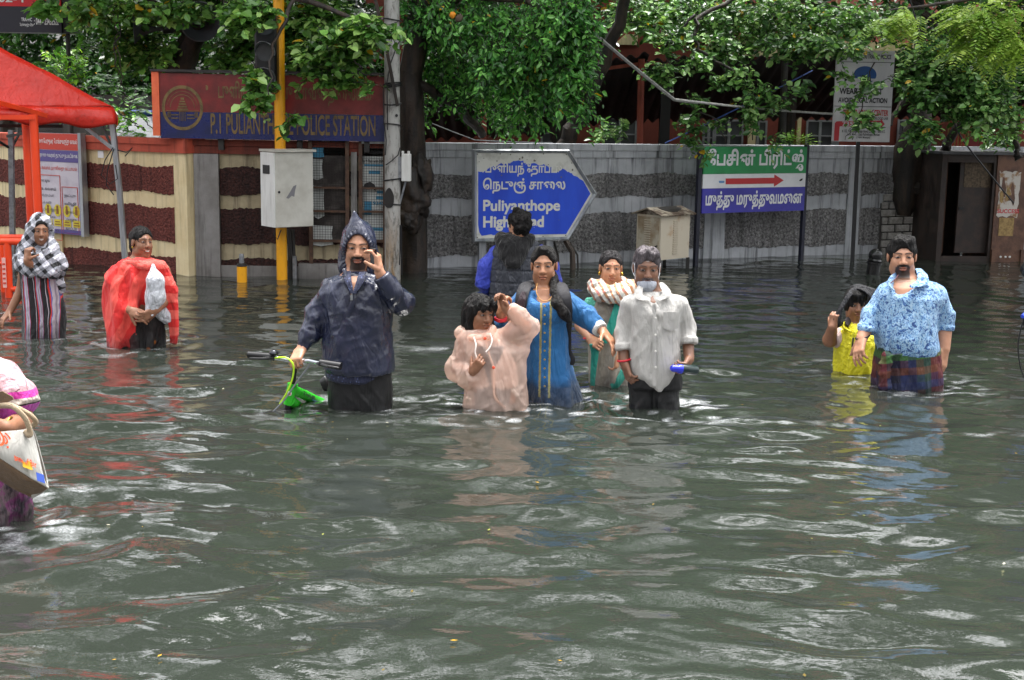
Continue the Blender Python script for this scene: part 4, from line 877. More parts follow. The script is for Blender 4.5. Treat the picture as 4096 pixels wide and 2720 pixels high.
# ------------------------------------------------------------------ overhead cables and rope
def cable(name, label, cat, pts, r, mm, seg=10):
    P = [np.asarray(p, float) for p in pts]; out = []
    for i in range(len(P) - 1):
        for k in range(seg): t = k / seg; out.append(P[i] * (1 - t) + P[i + 1] * t - (0, 0, .12 * t * (1 - t) * np.linalg.norm(P[i + 1] - P[i]) * .2))
    out.append(P[-1]); b = MB(); b.tube(out, r, 6); o = b.build(name, mm, None, True); return setprops(o, label, cat)
M_cabw = worn('pale_cable', lin('#a9a9a6'), lin('#8a8a86'), 30, .5)
cable('cable', 'pale grey double cable sagging across the dark porch to the clinic sign', 'cable', [at(2330, 90, 12.6), at(2700, 398, 13.6), at(3330, 456, 14.85)], .0125, M_cabw)
cable('cable', 'second pale strand of the sagging cable touching the thin branch', 'cable', [at(2340, 105, 12.7), at(2695, 402, 13.64), at(2790, 413, 13.8)], .008, M_cabw)
cable('rope', 'thin blue rope slanting from the grey wall up into the leaves', 'rope', [at(2660, 573, 14.6), at(3250, 282, 15.3)], .008, mat('blue_rope', lin('#33529a'), .6))
cable('cable', 'black wire slanting down through the leaves in front of the kiosk', 'wire', [at(3640, 0, 14.2), at(3740, 330, 14.3), at(3850, 560, 14.4), at(4055, 812, 14.7)], .009, M_black)
cable('cable', 'thin grey wire above the grey wall behind the arrow sign', 'wire', [at(1720, 490, 14.2), at(1900, 560, 14.2), at(2210, 571, 14.3)], .006, M_steel)

# ------------------------------------------------------------------ unseen building added behind the viewer to block low sky light
ob = thing('building', 'plain grey building, unseen, added across the street behind the viewer to block low sky light', 'building', (0, -11, -.75))
b = MB(); b.box((0, -14, 4.2), (46, 6, 10)); b.build('wall', M_cement, ob)
for k in range(12): b = MB(); b.box((-20 + 3.6 * k, -10.97, 1.2 + 4.0 * (k % 2)), (1.6, .05, 1.6)); b.build('window', M_glass, ob)
# ------------------------------------------------------------------ foliage
def m_leaf(name, rough=.27):
    def f(t):
        c = t.attr('Col'); t.base(c); t.rough(rough)
        tr = t.nt.nodes.new('ShaderNodeBsdfTranslucent'); mx = t.nt.nodes.new('ShaderNodeMixShader'); mx.inputs[0].default_value = .3
        g = t.mix(1.0, c, (1.25, 1.3, .7), 'MULTIPLY'); t.nt.links.new(g, tr.inputs[0])
        out = t.nt.nodes['Material Output']; t.nt.links.new(t.b.outputs[0], mx.inputs[1]); t.nt.links.new(tr.outputs[0], mx.inputs[2]); t.nt.links.new(mx.outputs[0], out.inputs[0])
    return mat(name, (.05, .1, .03), rough, build=f)
M_leaf = m_leaf('wet_leaf')
def unit(a): return a / (np.linalg.norm(a, axis=-1, keepdims=True) + 1e-9)
def sprays_px(vols):
    """points, drawn in soft ellipsoids whose place is given by pixel and true distance"""
    out = []
    for px, py, rx, ry, Y, dY, n in vols:
        d = RNG.normal(size=(n, 3)); d = unit(d) * RNG.random((n, 1)) ** .45
        out += [at(px + rx * a, py + ry * b, Y + dY * c) for a, b, c in d]
    return np.array(out)
def sprays_ball(balls, clump=26, spread=.3):
    """boughs high above the picture: dense clumps of leaves with open sky between them"""
    out = []
    for x, y, z, rx, ry, rz, n in balls:
        k = max(4, n // clump); d = RNG.normal(size=(k, 3)); c = unit(d) * RNG.random((k, 1)) ** .4 * np.array((rx, ry, rz)) + np.array((x, y, z))
        out.append(c[RNG.integers(0, k, n)] + RNG.normal(size=(n, 3)) * spread * np.array((1.2, 1, .7)))
    return np.concatenate(out)
def foliage(name, P, parent, L=.075, wid=.55, per=9, slen=.28, droop=.5, cols=('#3c6b2a', '#2c5222', '#4f8a38'), yellow=.01, dirs=None, lat=.9, twig=True, size_var=.35, flat=.5):
    n = len(P); tw = unit(RNG.normal(size=(n, 3)) * np.array((1, .8, .35)) + np.array((0, -.25, -droop))) if dirs is None else dirs
    sl = slen * RNG.uniform(.6, 1.3, (n, 1))
    idx = np.repeat(np.arange(n), per); k = np.tile(np.arange(per), n); t = ((k + 1) / per)[:, None] * RNG.uniform(.85, 1.1, (n * per, 1))
    P = P - tw * sl * .45 + np.array((0, 0, 1)) * sl ** 2 * droop * .3
    T = tw[idx]; up = np.array((0, 0, 1.0)); S = unit(np.cross(T, up) + 1e-4)
    sgn = np.where(k % 2, 1.0, -1.0)[:, None]
    B = P[idx] + T * sl[idx] * t + np.array((0, 0, -1)) * (sl[idx] * t) ** 2 * droop * .8 + RNG.normal(size=(n * per, 3)) * .008
    D = unit(T * .55 + S * sgn * lat + RNG.normal(size=(n * per, 3)) * .35 + np.array((0, 0, -.35 * droop)))
    N = unit(up + RNG.normal(size=(n * per, 3)) * flat + np.array((0, -.45, 0))); N = unit(N - D * np.sum(N * D, 1, keepdims=True)); W = np.cross(D, N)
    ln = L * (1 + RNG.normal(size=(n * per, 1)) * size_var).clip(.4, 1.7); wd = ln * wid
    prof = ((0, 0, 0), (.5, .3, .16), (.42, .68, .10), (0, 1, -.06), (-.42, .68, .10), (-.5, .3, .16))
    V = np.stack([B + W * wd * a + D * ln * b + N * wd * c for a, b, c in prof], 1).reshape(-1, 3)
    m_ = n * per; o = np.arange(m_)[:, None] * 6; q = np.concatenate([o + np.array((0, 1, 2, 3)), o + np.array((0, 3, 4, 5))], 0)
    pal = np.array([lin(c) for c in cols]); spr = RNG.integers(0, len(pal), n)[idx]; c = pal[np.where(RNG.random(m_) < .6, spr, RNG.integers(0, len(pal), m_))]
    c = c * RNG.uniform(.75, 1.5, (m_, 1)) * np.array((1.06, 1, .92)); ye = RNG.random(m_) < yellow; c[ye] = np.array(lin('#c9a52c')) * RNG.uniform(.6, 1.1, (ye.sum(), 1))
    o_ = npmesh(name, V, quads=q, material=M_leaf, parent=parent, smooth=False, cols=np.repeat(c, 6, 0))
    if twig:
        sel = np.arange(n); A = P[sel]; E_ = A + tw[sel] * sl[sel] + np.array((0, 0, -1)) * sl[sel] ** 2 * droop * .8; r_ = .0035
        u = unit(np.cross(tw[sel], up) + 1e-3); v = np.cross(tw[sel], u); V = np.stack([A + u * r_, A - u * r_ * .5 + v * r_, A - u * r_ * .5 - v * r_, E_ + u * r_ * .4, E_ - u * .2 * r_ + v * .4 * r_, E_ - u * .2 * r_ - v * .4 * r_], 1).reshape(-1, 3)
        o = np.arange(n)[:, None] * 6; q = np.concatenate([o + np.array(a) for a in ((0, 1, 4, 3), (1, 2, 5, 4), (2, 0, 3, 5))], 0)
        npmesh('twigs', V, quads=q, material=M_bark, parent=parent)
    return o_
def limb(parent, pts, r0, r1, name='branch', seg=6, wob=.03):
    P = [np.asarray(p, float) for p in pts]; out = []
    for i in range(len(P) - 1):
        for k in range(seg): t = k / seg; out.append(P[i] * (1 - t) + P[i + 1] * t + np.array((random.uniform(-wob, wob), random.uniform(-wob, wob), 0)) * (1 if k else .3))
    out.append(P[-1]); n_ = len(out); b = MB(); b.tube(out, [r0 + (r1 - r0) * i / (n_ - 1) for i in range(n_)], 9); return b.build(name, M_bark, parent, True)
# --- left tree with round leaves
tl = thing('broadleaf_tree', 'round leaved tree whose boughs hang over the police board and the yellow pole', 'tree', at(720, 1000, 13.75) * np.array((1, 1, 0)) + (0, 0, -.75))
limb(tl, (at(705, 640, 13.75) + (0, 0, -1.4), at(712, 300, 13.7), at(770, 150, 13.6), at(800, -150, 13.5), at(820, -600, 13.4)), .15, .09, 'trunk', wob=.015)
limb(tl, (at(770, 150, 13.6), at(690, 60, 13.4), at(560, -40, 13.0)), .05, .02); limb(tl, (at(800, -100, 13.5), at(1000, -60, 12.6), at(1280, 20, 11.9), at(1480, 110, 11.6)), .05, .012)
limb(tl, (at(1180, -10, 12.0), at(1090, 180, 11.7), at(1075, 380, 11.6)), .02, .006)
for pts in (((470, 60, 13), (468, 200, 13), (480, 350, 13)), ((478, 90, 13), (462, 260, 12.9), (500, 360, 13)), ((1420, 230, 11.8), (1460, 300, 11.8), (1530, 295, 11.9))): limb(tl, [at(*p) for p in pts], .007, .004, 'hanging_stem')
VL = [(610, 40, 320, 80, 13.6, .35, 240), (880, 20, 260, 60, 13.7, .3, 170), (640, 215, 100, 60, 13.6, .2, 50), (520, 190, 120, 90, 13.7, .25, 80), (1190, 60, 240, 85, 12.95, .3, 170), (1030, 335, 48, 100, 11.75, .15, 36), (1210, 180, 120, 80, 12.9, .25, 70), (1450, 130, 150, 62, 11.8, .25, 95), (1350, 210, 160, 60, 12.1, .3, 70), (960, 190, 80, 80, 13.6, .2, 50), (1170, 478, 22, 26, 11.7, .05, 5), (1480, 350, 12, 30, 11.8, .05, 3), (1000, 60, 120, 60, 11.7, .2, 60), (350, 40, 90, 50, 12.9, .2, 40), (900, 250, 60, 70, 13.6, .2, 30), (690, 40, 70, 40, 12.9, .15, 26), (770, 40, 60, 26, 12.9, .1, 18), (560, 30, 60, 40, 12.9, .15, 22), (1330, 300, 150, 45, 12.2, .2, 34)]
foliage('crown', sprays_px(VL), tl, L=.076, wid=.70, per=9, slen=.22, cols=('#4f7c3a', '#3b642f', '#6c9c4e', '#90b66c', '#456c36'), yellow=.012, droop=.45)
foliage('sprig_by_sign', sprays_px([(165, 26, 62, 24, 13.5, .08, 16)]), tl, L=.1, wid=.75, per=6, slen=.16, cols=('#6fa253', '#5a8c44'), yellow=.02)
foliage('upper_crown', sprays_ball([(-5.4, 13.6, 4.6, 1.7, 1.2, 1.5, 260), (-3.4, 13.2, 4.7, 1.9, 1.4, 1.7, 300), (-1.9, 12.6, 4.2, 1.2, .8, 1.2, 170), (-5.0, 14.0, 7.5, 2.6, 1.2, 1.6, 300), (-2.2, 14.0, 8.2, 2.2, 1.2, 1.6, 420), (-4.2, 12.2, 6.4, 2.4, 1.2, 1.3, 420), (-2.4, 12.6, 10.4, 2.6, 1.4, 1.4, 420), (-5.8, 13.2, 10.2, 2.4, 1.4, 1.6, 380), (-3.4, 11.0, 8.2, 1.9, 1.0, .9, 120)]), tl, L=.17, wid=.7, per=9, slen=.5, cols=('#3a642b', '#2f5a26', '#507f3a'), twig=False)
# --- middle tree with drooping small leaves and a burled trunk
tc = thing('drooping_tree', 'dense tree with small drooping bright leaves and a dark burled trunk behind the concrete pole', 'tree', at(1655, 1060, 13.2) * np.array((1, 1, 0)) + (0, 0, -.75))
limb(tc, (at(1650, 1075, 13.25) + (0, 0, -.7), at(1652, 900, 13.25), at(1648, 560, 13.2), at(1640, 300, 13.2), at(1690, 0, 13.1), at(1720, -500, 13.0)), .15, .1, 'trunk', wob=.01)
b = MB(); vs_ = []
def blob(c, r, seed, mm, nm, parent, n=40):
    V = []; 
    for i in range(n + 1):
        for k in range(n): a = math.pi * i / n; g_ = 2 * math.pi * k / n; V.append((math.sin(a) * math.cos(g_), math.sin(a) * math.sin(g_), math.cos(a)))
    V = np.array(V); rr = 1 + .32 * fbm(V, 1.6, 4, seed); V = np.asarray(c) + V * rr[:, None] * np.asarray(r)
    q = [(i * n + k, i * n + (k + 1) % n, (i + 1) * n + (k + 1) % n, (i + 1) * n + k) for i in range(n) for k in range(n)]
    return npmesh(nm, V, quads=np.array(q), material=mm, parent=parent)
blob(at(1652, 800, 13.1), (.17, .2, .27), 3, M_bark, 'burl', tc); blob(at(1690, 700, 13.1), (.09, .12, .17), 5, M_bark, 'burl', tc); blob(at(1625, 870, 13.0), (.1, .13, .12), 9, M_bark, 'burl', tc)
limb(tc, (at(1690, 60, 13.1), at(1850, -20, 12.9), at(2100, 0, 12.5), at(2300, 90, 12.1)), .06, .015); limb(tc, (at(1660, 330, 13.2), at(1830, 420, 13.5), at(1930, 540, 13.9)), .05, .045); limb(tc, (at(2240, 620, 14.9), at(2310, 470, 14.8), at(2420, 250, 14.6), at(2520, -60, 14.4)), .1, .06)
VC = [(1980, 90, 330, 150, 13.0, .6, 380), (2230, 130, 150, 150, 12.2, .35, 250), (2290, 290, 90, 110, 12.1, .25, 110), (1900, 310, 180, 100, 13.4, .5, 130), (1760, 230, 120, 180, 13.6, .4, 130), (2150, 360, 130, 90, 12.6, .35, 110), (1720, 30, 170, 80, 13.2, .5, 120), (2080, 450, 80, 50, 13.2, .3, 30), (1990, 460, 140, 50, 13.8, .3, 24), (2310, 420, 50, 45, 12.2, .1, 14), (1640, 420, 70, 90, 13.7, .2, 26), (2050, 250, 180, 90, 12.5, .3, 170), (2270, 60, 110, 90, 11.9, .2, 120)]
Pc = sprays_px(VC); dc = unit(RNG.normal(size=(len(Pc), 3)) * np.array((.55, .5, .25)) + np.array((.28, -.25, -.55)))
foliage('crown', Pc, tc, L=.06, wid=.42, per=14, slen=.36, dirs=dc, droop=.7, cols=('#46803a', '#356832', '#5c9c4a', '#2b592a', '#74b25c'), yellow=.006, lat=.6)
foliage('upper_crown', sprays_ball([(-.2, 13.2, 4.7, 1.6, 1.2, 1.7, 280), (1.6, 12.8, 4.9, 1.7, 1.3, 1.8, 300), (.4, 12.6, 6.4, 2.2, 1.3, 1.5, 300), (1.2, 13.4, 8.8, 2.6, 1.3, 1.5, 460), (-.6, 13.2, 10.8, 2.6, 1.4, 1.4, 380), (2.2, 12.6, 11.4, 2.2, 1.4, 1.4, 320), (.8, 11.2, 8.2, 2.0, 1.0, .9, 120)]), tc, L=.16, wid=.5, per=9, slen=.5, cols=('#34702f', '#2c642b', '#458a3a'), twig=False)
# --- right tree growing out of the wall
tr_ = thing('leaning_tree', 'leafy tree with black forked trunk growing from broken bricks of the grey wall', 'tree', at(3640, 860, 15.7) * np.array((1, 1, 0)) + (0, 0, -.75))
Yt = 15.72
def trunkprof(rows, Y, name, parent, dep=.8):
    V = []; n = 20; 
    for i, (x0, x1, y) in enumerate(rows):
        a, b_ = at(x0, y, Y), at(x1, y, Y); c = (a + b_) / 2; r = np.linalg.norm(b_ - a) / 2
        for k in range(n): g_ = 2 * math.pi * k / n; V.append(c + np.array((math.cos(g_) * r, math.sin(g_) * r * dep, 0)) * (1 + .07 * math.sin(5 * g_ + i) + .05 * math.sin(9 * g_ - 2 * i)))
    q = [(i * n + k, i * n + (k + 1) % n, (i + 1) * n + (k + 1) % n, (i + 1) * n + k) for i in range(len(rows) - 1) for k in range(n)]
    return npmesh(name, np.array(V), quads=np.array(q), material=M_bark, parent=parent)
trunkprof(((3592, 3642, 862), (3584, 3655, 842), (3570, 3668, 800), (3574, 3682, 740), (3574, 3690, 690), (3576, 3700, 640), (3584, 3722, 590), (3600, 3730, 545), (3640, 3725, 480), (3655, 3720, 380), (3660, 3712, 250), (3655, 3700, 100), (3650, 3690, -150), (3640, 3680, -500)), Yt, 'trunk', tr_)
limb(tr_, (at(3668, 760, Yt - .05), at(3700, 700, Yt - .1), at(3755, 640, Yt - .25), at(3800, 560, Yt - .4), at(3900, 420, Yt - .7)), .075, .045); limb(tr_, (at(3660, 330, Yt), at(3560, 500, Yt - .1)), .03, .03)
limb(tr_, (at(3690, 60, Yt), at(3800, 120, 15.2), at(3640, 0, 14.9), at(3560, -60, 14.9)), .03, .02); limb(tr_, (at(3640, 0, 15.0), at(3770, 125, 14.6), at(3900, 210, 14.4)), .03, .012)
limb(tr_, (at(4040, 430, 14.8), at(4055, 500, 14.8), at(4075, 600, 14.7), at(4068, 640, 14.7)), .035, .028); limb(tr_, (at(3660, 100, 15.5), at(3000, -40, 15), at(2780, 80, 14.4), at(2790, 200, 14.3), at(2940, 290, 14.2), at(3030, 390, 14.2), at(3010, 560, 14.3)), .03, .006)
limb(tr_, (at(2780, 60, 14.4), at(2660, 190, 14.3), at(2690, 395, 14.1), at(2870, 480, 14.1), at(2900, 570, 14.1)), .018, .004); limb(tr_, (at(3500, 250, 14.3), at(3430, 470, 14.2), at(3380, 560, 14.2)), .008, .003)
VR = [(2720, 70, 320, 100, 15.4, .5, 230), (3080, 90, 330, 120, 15.0, .5, 330), (2900, 190, 130, 80, 14.6, .3, 70), (3200, 180, 170, 55, 14.4, .3, 120), (3370, 190, 150, 30, 14.2, .2, 34), (3480, 90, 250, 70, 14.8, .4, 150), (3650, 320, 70, 90, 14.2, .3, 70), (3790, 230, 180, 100, 14.2, .35, 180), (3880, 300, 200, 120, 14.2, .4, 220), (3900, 440, 150, 90, 14.1, .3, 110), (3730, 370, 150, 90, 14.1, .3, 90), (3690, 520, 60, 70, 14.0, .2, 40), (3470, 350, 60, 32, 14.0, .12, 13), (3375, 300, 35, 35, 14.1, .1, 6), (3470, 480, 50, 40, 14.0, .1, 14), (3400, 430, 26, 20, 14.0, .1, 5), (2640, 290, 55, 50, 14.2, .12, 26), (2680, 160, 90, 60, 14.3, .2, 34), (2780, 250, 60, 40, 14.2, .12, 18), (2880, 330, 35, 25, 14.2, .1, 8), (2960, 320, 60, 60, 14.2, .15, 22), (2790, 405, 40, 18, 14.1, .08, 7), (2770, 480, 45, 50, 14.1, .1, 15), (2870, 490, 30, 22, 14.1, .08, 6), (2770, 560, 26, 36, 14.0, .1, 6), (2825, 600, 20, 30, 14.0, .06, 3), (2990, 420, 40, 50, 14.1, .1, 12), (3040, 370, 60, 40, 14.2, .1, 14), (3020, 500, 45, 45, 14.2, .1, 10), (3110, 570, 40, 26, 14.2, .1, 4), (3110, 410, 70, 40, 14.2, .1, 12), (3190, 350, 60, 20, 14.2, .1, 8), (2400, 540, 60, 40, 14.9, .1, 9), (2480, 510, 60, 40, 15.2, .1, 9), (4020, 400, 90, 160, 14.6, .3, 90), (3990, 560, 80, 40, 15.3, .2, 24)]
foliage('crown', sprays_px(VR), tr_, L=.066, wid=.58, per=10, slen=.25, cols=('#547f45', '#3f6637', '#6c9a58', '#8bb074', '#365a32'), yellow=.008, droop=.4)
foliage('upper_crown', sprays_ball([(3.6, 14.6, 4.7, 2.0, 1.4, 1.6, 330), (5.6, 14.6, 4.6, 1.8, 1.5, 1.6, 300), (7.2, 14.6, 4.2, 1.3, 1.2, 1.6, 180), (4.6, 14.3, 6.5, 2.3, 1.2, 1.5, 320), (5.6, 14.6, 8.8, 2.6, 1.3, 1.5, 460), (4.4, 13.6, 10.8, 2.4, 1.4, 1.4, 380), (7.4, 13.8, 10.4, 2.2, 1.4, 1.6, 340), (4.2, 11.4, 8.0, 2.0, 1.0, .9, 140), (6.4, 11.4, 6.0, 1.8, 1.2, 1.2, 300), (6.4, 10.4, 7.4, 1.7, 1.2, .9, 130)]), tr_, L=.17, wid=.6, per=9, slen=.5, cols=('#3a642b', '#345c2e', '#507f3a'), twig=False)
# --- feathery bright tree leaning in at the corner
tf = thing('feathery_tree', 'bright yellow green feathery leaved branches hanging in above the clinic sign', 'tree', (7.2, 11.6, -.75))
limb(tf, ((7.2, 11.6, -.75), (7.0, 11.5, 2.0), (6.2, 11.3, 3.9)), .12, .07, 'trunk'); limb(tf, ((6.9, 11.5, 2.4), at(4150, -60, 11.4), at(3800, 10, 11.3), at(3560, 40, 11.3)), .03, .008); limb(tf, (at(4150, -40, 11.4), at(3950, 60, 11.35), at(3780, 120, 11.4)), .014, .005)
def feathers(P, dirs, name, parent, L=.3, pairs=13, cols=('#8fae48', '#789c42', '#a6bd5c')):
    n = len(P); idx = np.repeat(np.arange(n), pairs * 2); k = np.tile(np.repeat(np.arange(pairs), 2), n); sg = np.tile(np.array((1.0, -1.0)), n * pairs)[:, None]
    t = ((k + 1) / pairs)[:, None]; T = dirs[idx]; up = np.array((0, 0, 1.0)); S = unit(np.cross(T, up) + 1e-4); l_ = L * RNG.uniform(.7, 1.2, (n, 1))
    B = P[idx] + T * l_[idx] * t - up * (l_[idx] * t) ** 2 * .9; env = np.sin(np.pi * (t * .85 + .12)); D = unit(S * sg + T * .35 - up * .25 + RNG.normal(size=T.shape) * .08); N = unit(up + RNG.normal(size=T.shape) * .2 + (0, -.3, 0)); W = unit(np.cross(D, N)); ln = .058 * env + .012; wd = ln * .34
    V = np.stack([B + W * wd * a + D * ln * b for a, b in ((0, 0), (.5, .4), (.35, .85), (0, 1), (-.35, .85), (-.5, .4))], 1).reshape(-1, 3); m_ = len(B); o = np.arange(m_)[:, None] * 6; q = np.concatenate([o + np.array((0, 1, 2, 3)), o + np.array((0, 3, 4, 5))], 0)
    pal = np.array([lin(c) for c in cols]); c = pal[RNG.integers(0, len(pal), n)][idx] * RNG.uniform(.8, 1.15, (m_, 1)); return npmesh(name, V, quads=q, material=M_leaf, parent=parent, smooth=False, cols=np.repeat(c, 6, 0))
Pf = sprays_px([(3950, 60, 150, 75, 11.3, .25, 120), (3620, 55, 90, 40, 11.3, .15, 24), (3900, 160, 120, 40, 11.3, .2, 34), (4060, 150, 60, 80, 11.2, .2, 34), (3530, 75, 40, 30, 11.3, .1, 8)])
feathers(Pf, unit(RNG.normal(size=(len(Pf), 3)) * np.array((.7, .5, .3)) + np.array((-.5, -.3, -.45))), 'fronds', tf)
feathers(sprays_ball([(6.4, 11.0, 4.1, 1.5, 1.1, 1.1, 260)]), unit(RNG.normal(size=(260, 3)) * np.array((.7, .7, .3)) + np.array((-.2, -.3, -.4))), 'upper_fronds', tf, L=.45)
# ferny sprigs and shrubs behind the striped wall
shb = thing('shrub', 'ferny sprigs and small shrubs behind the red coping of the striped wall', 'shrub', at(480, 560, 13.9) * np.array((1, 1, 0)) + (0, 0, -.75))
Pf2 = sprays_px([(330, 100, 40, 60, 13.3, .1, 10), (185, 285, 40, 22, 13.6, .1, 10), (440, 320, 50, 30, 13.9, .1, 10), (380, 400, 40, 20, 13.8, .1, 7), (550, 430, 60, 40, 13.9, .1, 9), (580, 370, 40, 20, 13.9, .1, 6), (560, 530, 60, 16, 13.6, .1, 9), (360, 180, 40, 40, 13.4, .1, 7)])
feathers(Pf2, unit(RNG.normal(size=(len(Pf2), 3)) * np.array((.6, .3, .3)) + np.array((.1, -.4, .05))), 'fern_fronds', shb, L=.24, cols=('#5f9a3c', '#4f8a36', '#74ab48'))
foliage('leaves', sprays_px([(310, 300, 34, 45, 13.7, .1, 16), (500, 470, 100, 60, 14.4, .2, 20), (250, 250, 90, 70, 14.2, .3, 40)]), shb, L=.06, wid=.5, per=8, slen=.2, cols=('#6fae3c', '#3d6c2d', '#8cc048'))
limb(shb, (at(390, 420, 13.9), at(420, 365, 13.9), at(480, 355, 13.9), at(530, 410, 13.9), at(570, 460, 13.9), at(615, 520, 13.9)), .008, .005, 'stem'); limb(shb, (at(470, 450, 13.85), at(530, 490, 13.85), at(580, 520, 13.8)), .008, .006, 'stem')
for c_, (px, py) in enumerate(((315, 365), (330, 370))): limb(shb, (at(px, py + 30, 14.3), at(px, py, 14.3), at(px + 8 - 16 * c_, py - 20, 14.3)), .035, .02, 'cut_stump')
pl = thing('palm_plant', 'young palm with bright arching fronds just behind the wall beside the clinic sign', 'plant', at(3180, 640, 16.3) * np.array((1, 1, 0)) + (0, 0, -.75))
Pp = np.array([at(3178, 590, 16.3)] * 14); ang = np.linspace(-.3, 3.4, 14); feathers(Pp, unit(np.stack([np.cos(ang) * .8, -.2 + .2 * np.sin(ang * 5), .55 + .5 * np.sin(ang)], 1)), 'fronds', pl, L=.34, pairs=16, cols=('#8fb858', '#a8c870'))
limb(pl, (at(3178, 700, 16.3) - (0, 0, .8), at(3178, 590, 16.3)), .03, .02, 'stem')
# hanging orange dead leaves
dl = thing('hanging_seed_pod', 'orange dried pod with dark husk hanging on a thin stem high in the drooping tree', 'dried pod', at(1820, 60, 12.2))
blob(at(1812, 60, 12.2), (.024, .02, .03), 2, mat('orange_pod', lin('#d98a1c'), .5), 'pod', dl, 16); blob(at(1836, 72, 12.2), (.03, .022, .035), 4, mat('brown_husk', lin('#4a3c30'), .7), 'husk', dl, 16); limb(dl, (at(1816, 45, 12.2), at(1835, 15, 12.2), at(1850, -40, 12.2)), .005, .004, 'stem')
# --- far dark trees that close the view
for i, (vols, ball, lab, cols) in enumerate((
    ([(200, 190, 420, 190, 17.5, .8, 420), (700, 200, 350, 190, 17.2, .8, 330), (420, 330, 380, 130, 16.8, .5, 160)], [(-7, 18, 4.5, 2.6, 1.6, 2.2, 240)], 'deep green tree mass far behind the tent and the sign box', ('#2c5226', '#234420', '#3c6b2e')),
    ([(1250, 150, 360, 170, 17.2, .8, 320), (1380, 330, 300, 120, 16.8, .5, 120)], [(-3, 17.5, 4.6, 2.2, 1.6, 2.2, 220)], 'dark green tree far behind between the yellow and concrete poles', ('#27481f', '#1f3c1c', '#3a662e')),
    ([(2050, 120, 420, 170, 17.6, .8, 300), (1900, 330, 300, 140, 17.2, .5, 120)], [(.5, 17.8, 4.6, 2.4, 1.6, 2.2, 240)], 'shadowy tree far behind the middle tree and porch', ('#24451f', '#1d381b', '#356030')),
    ([(2750, 40, 420, 130, 18.6, .5, 190), (3200, 60, 330, 100, 18.4, .5, 150)], [(3.6, 18, 4.6, 2.2, 1.2, 1.8, 220)], 'mid green tree in front of the upper pink wall', ('#35602c', '#2b5026', '#4a7a3a')),
    ([(3850, 90, 360, 190, 17.4, .8, 320), (3980, 330, 200, 200, 17.0, .5, 140)], [(7.2, 17.5, 4.6, 2.2, 1.6, 2.2, 240)], 'dark tree far behind the kiosk', ('#2c5226', '#25461f', '#3d6b30')),
    ([(-900, 200, 620, 330, 17.6, .8, 420)], [(-10.5, 17.5, 4.4, 2.6, 1.6, 2.4, 260)], 'deep green tree far off beyond the tent, outermost of the far trees', ('#2c5226', '#234420', '#3c6b2e')),
    ([(4700, 250, 480, 330, 18.0, .8, 360)], [(10.6, 17.8, 4.4, 2.4, 1.6, 2.4, 260)], 'green tree far off past the kiosk, outermost on its side', ('#2f5828', '#264a21', '#407034')))):
    t = thing('background_tree', lab, 'tree', np.array((ball[0][0], ball[0][1], -.75)), 'trees behind the compound')
    P0_ = np.array((ball[0][0], ball[0][1] + .3, -.75)); limb(t, (P0_, P0_ + (0.1, 0, 2.6), P0_ + (0, .1, 4.6)), .14, .09, 'trunk')
    foliage('crown', sprays_px(vols), t, L=.1, wid=.55, per=8, slen=.32, cols=cols, twig=False); foliage('upper_crown', sprays_ball(ball), t, L=.26, wid=.6, per=8, slen=.6, cols=cols, twig=False)
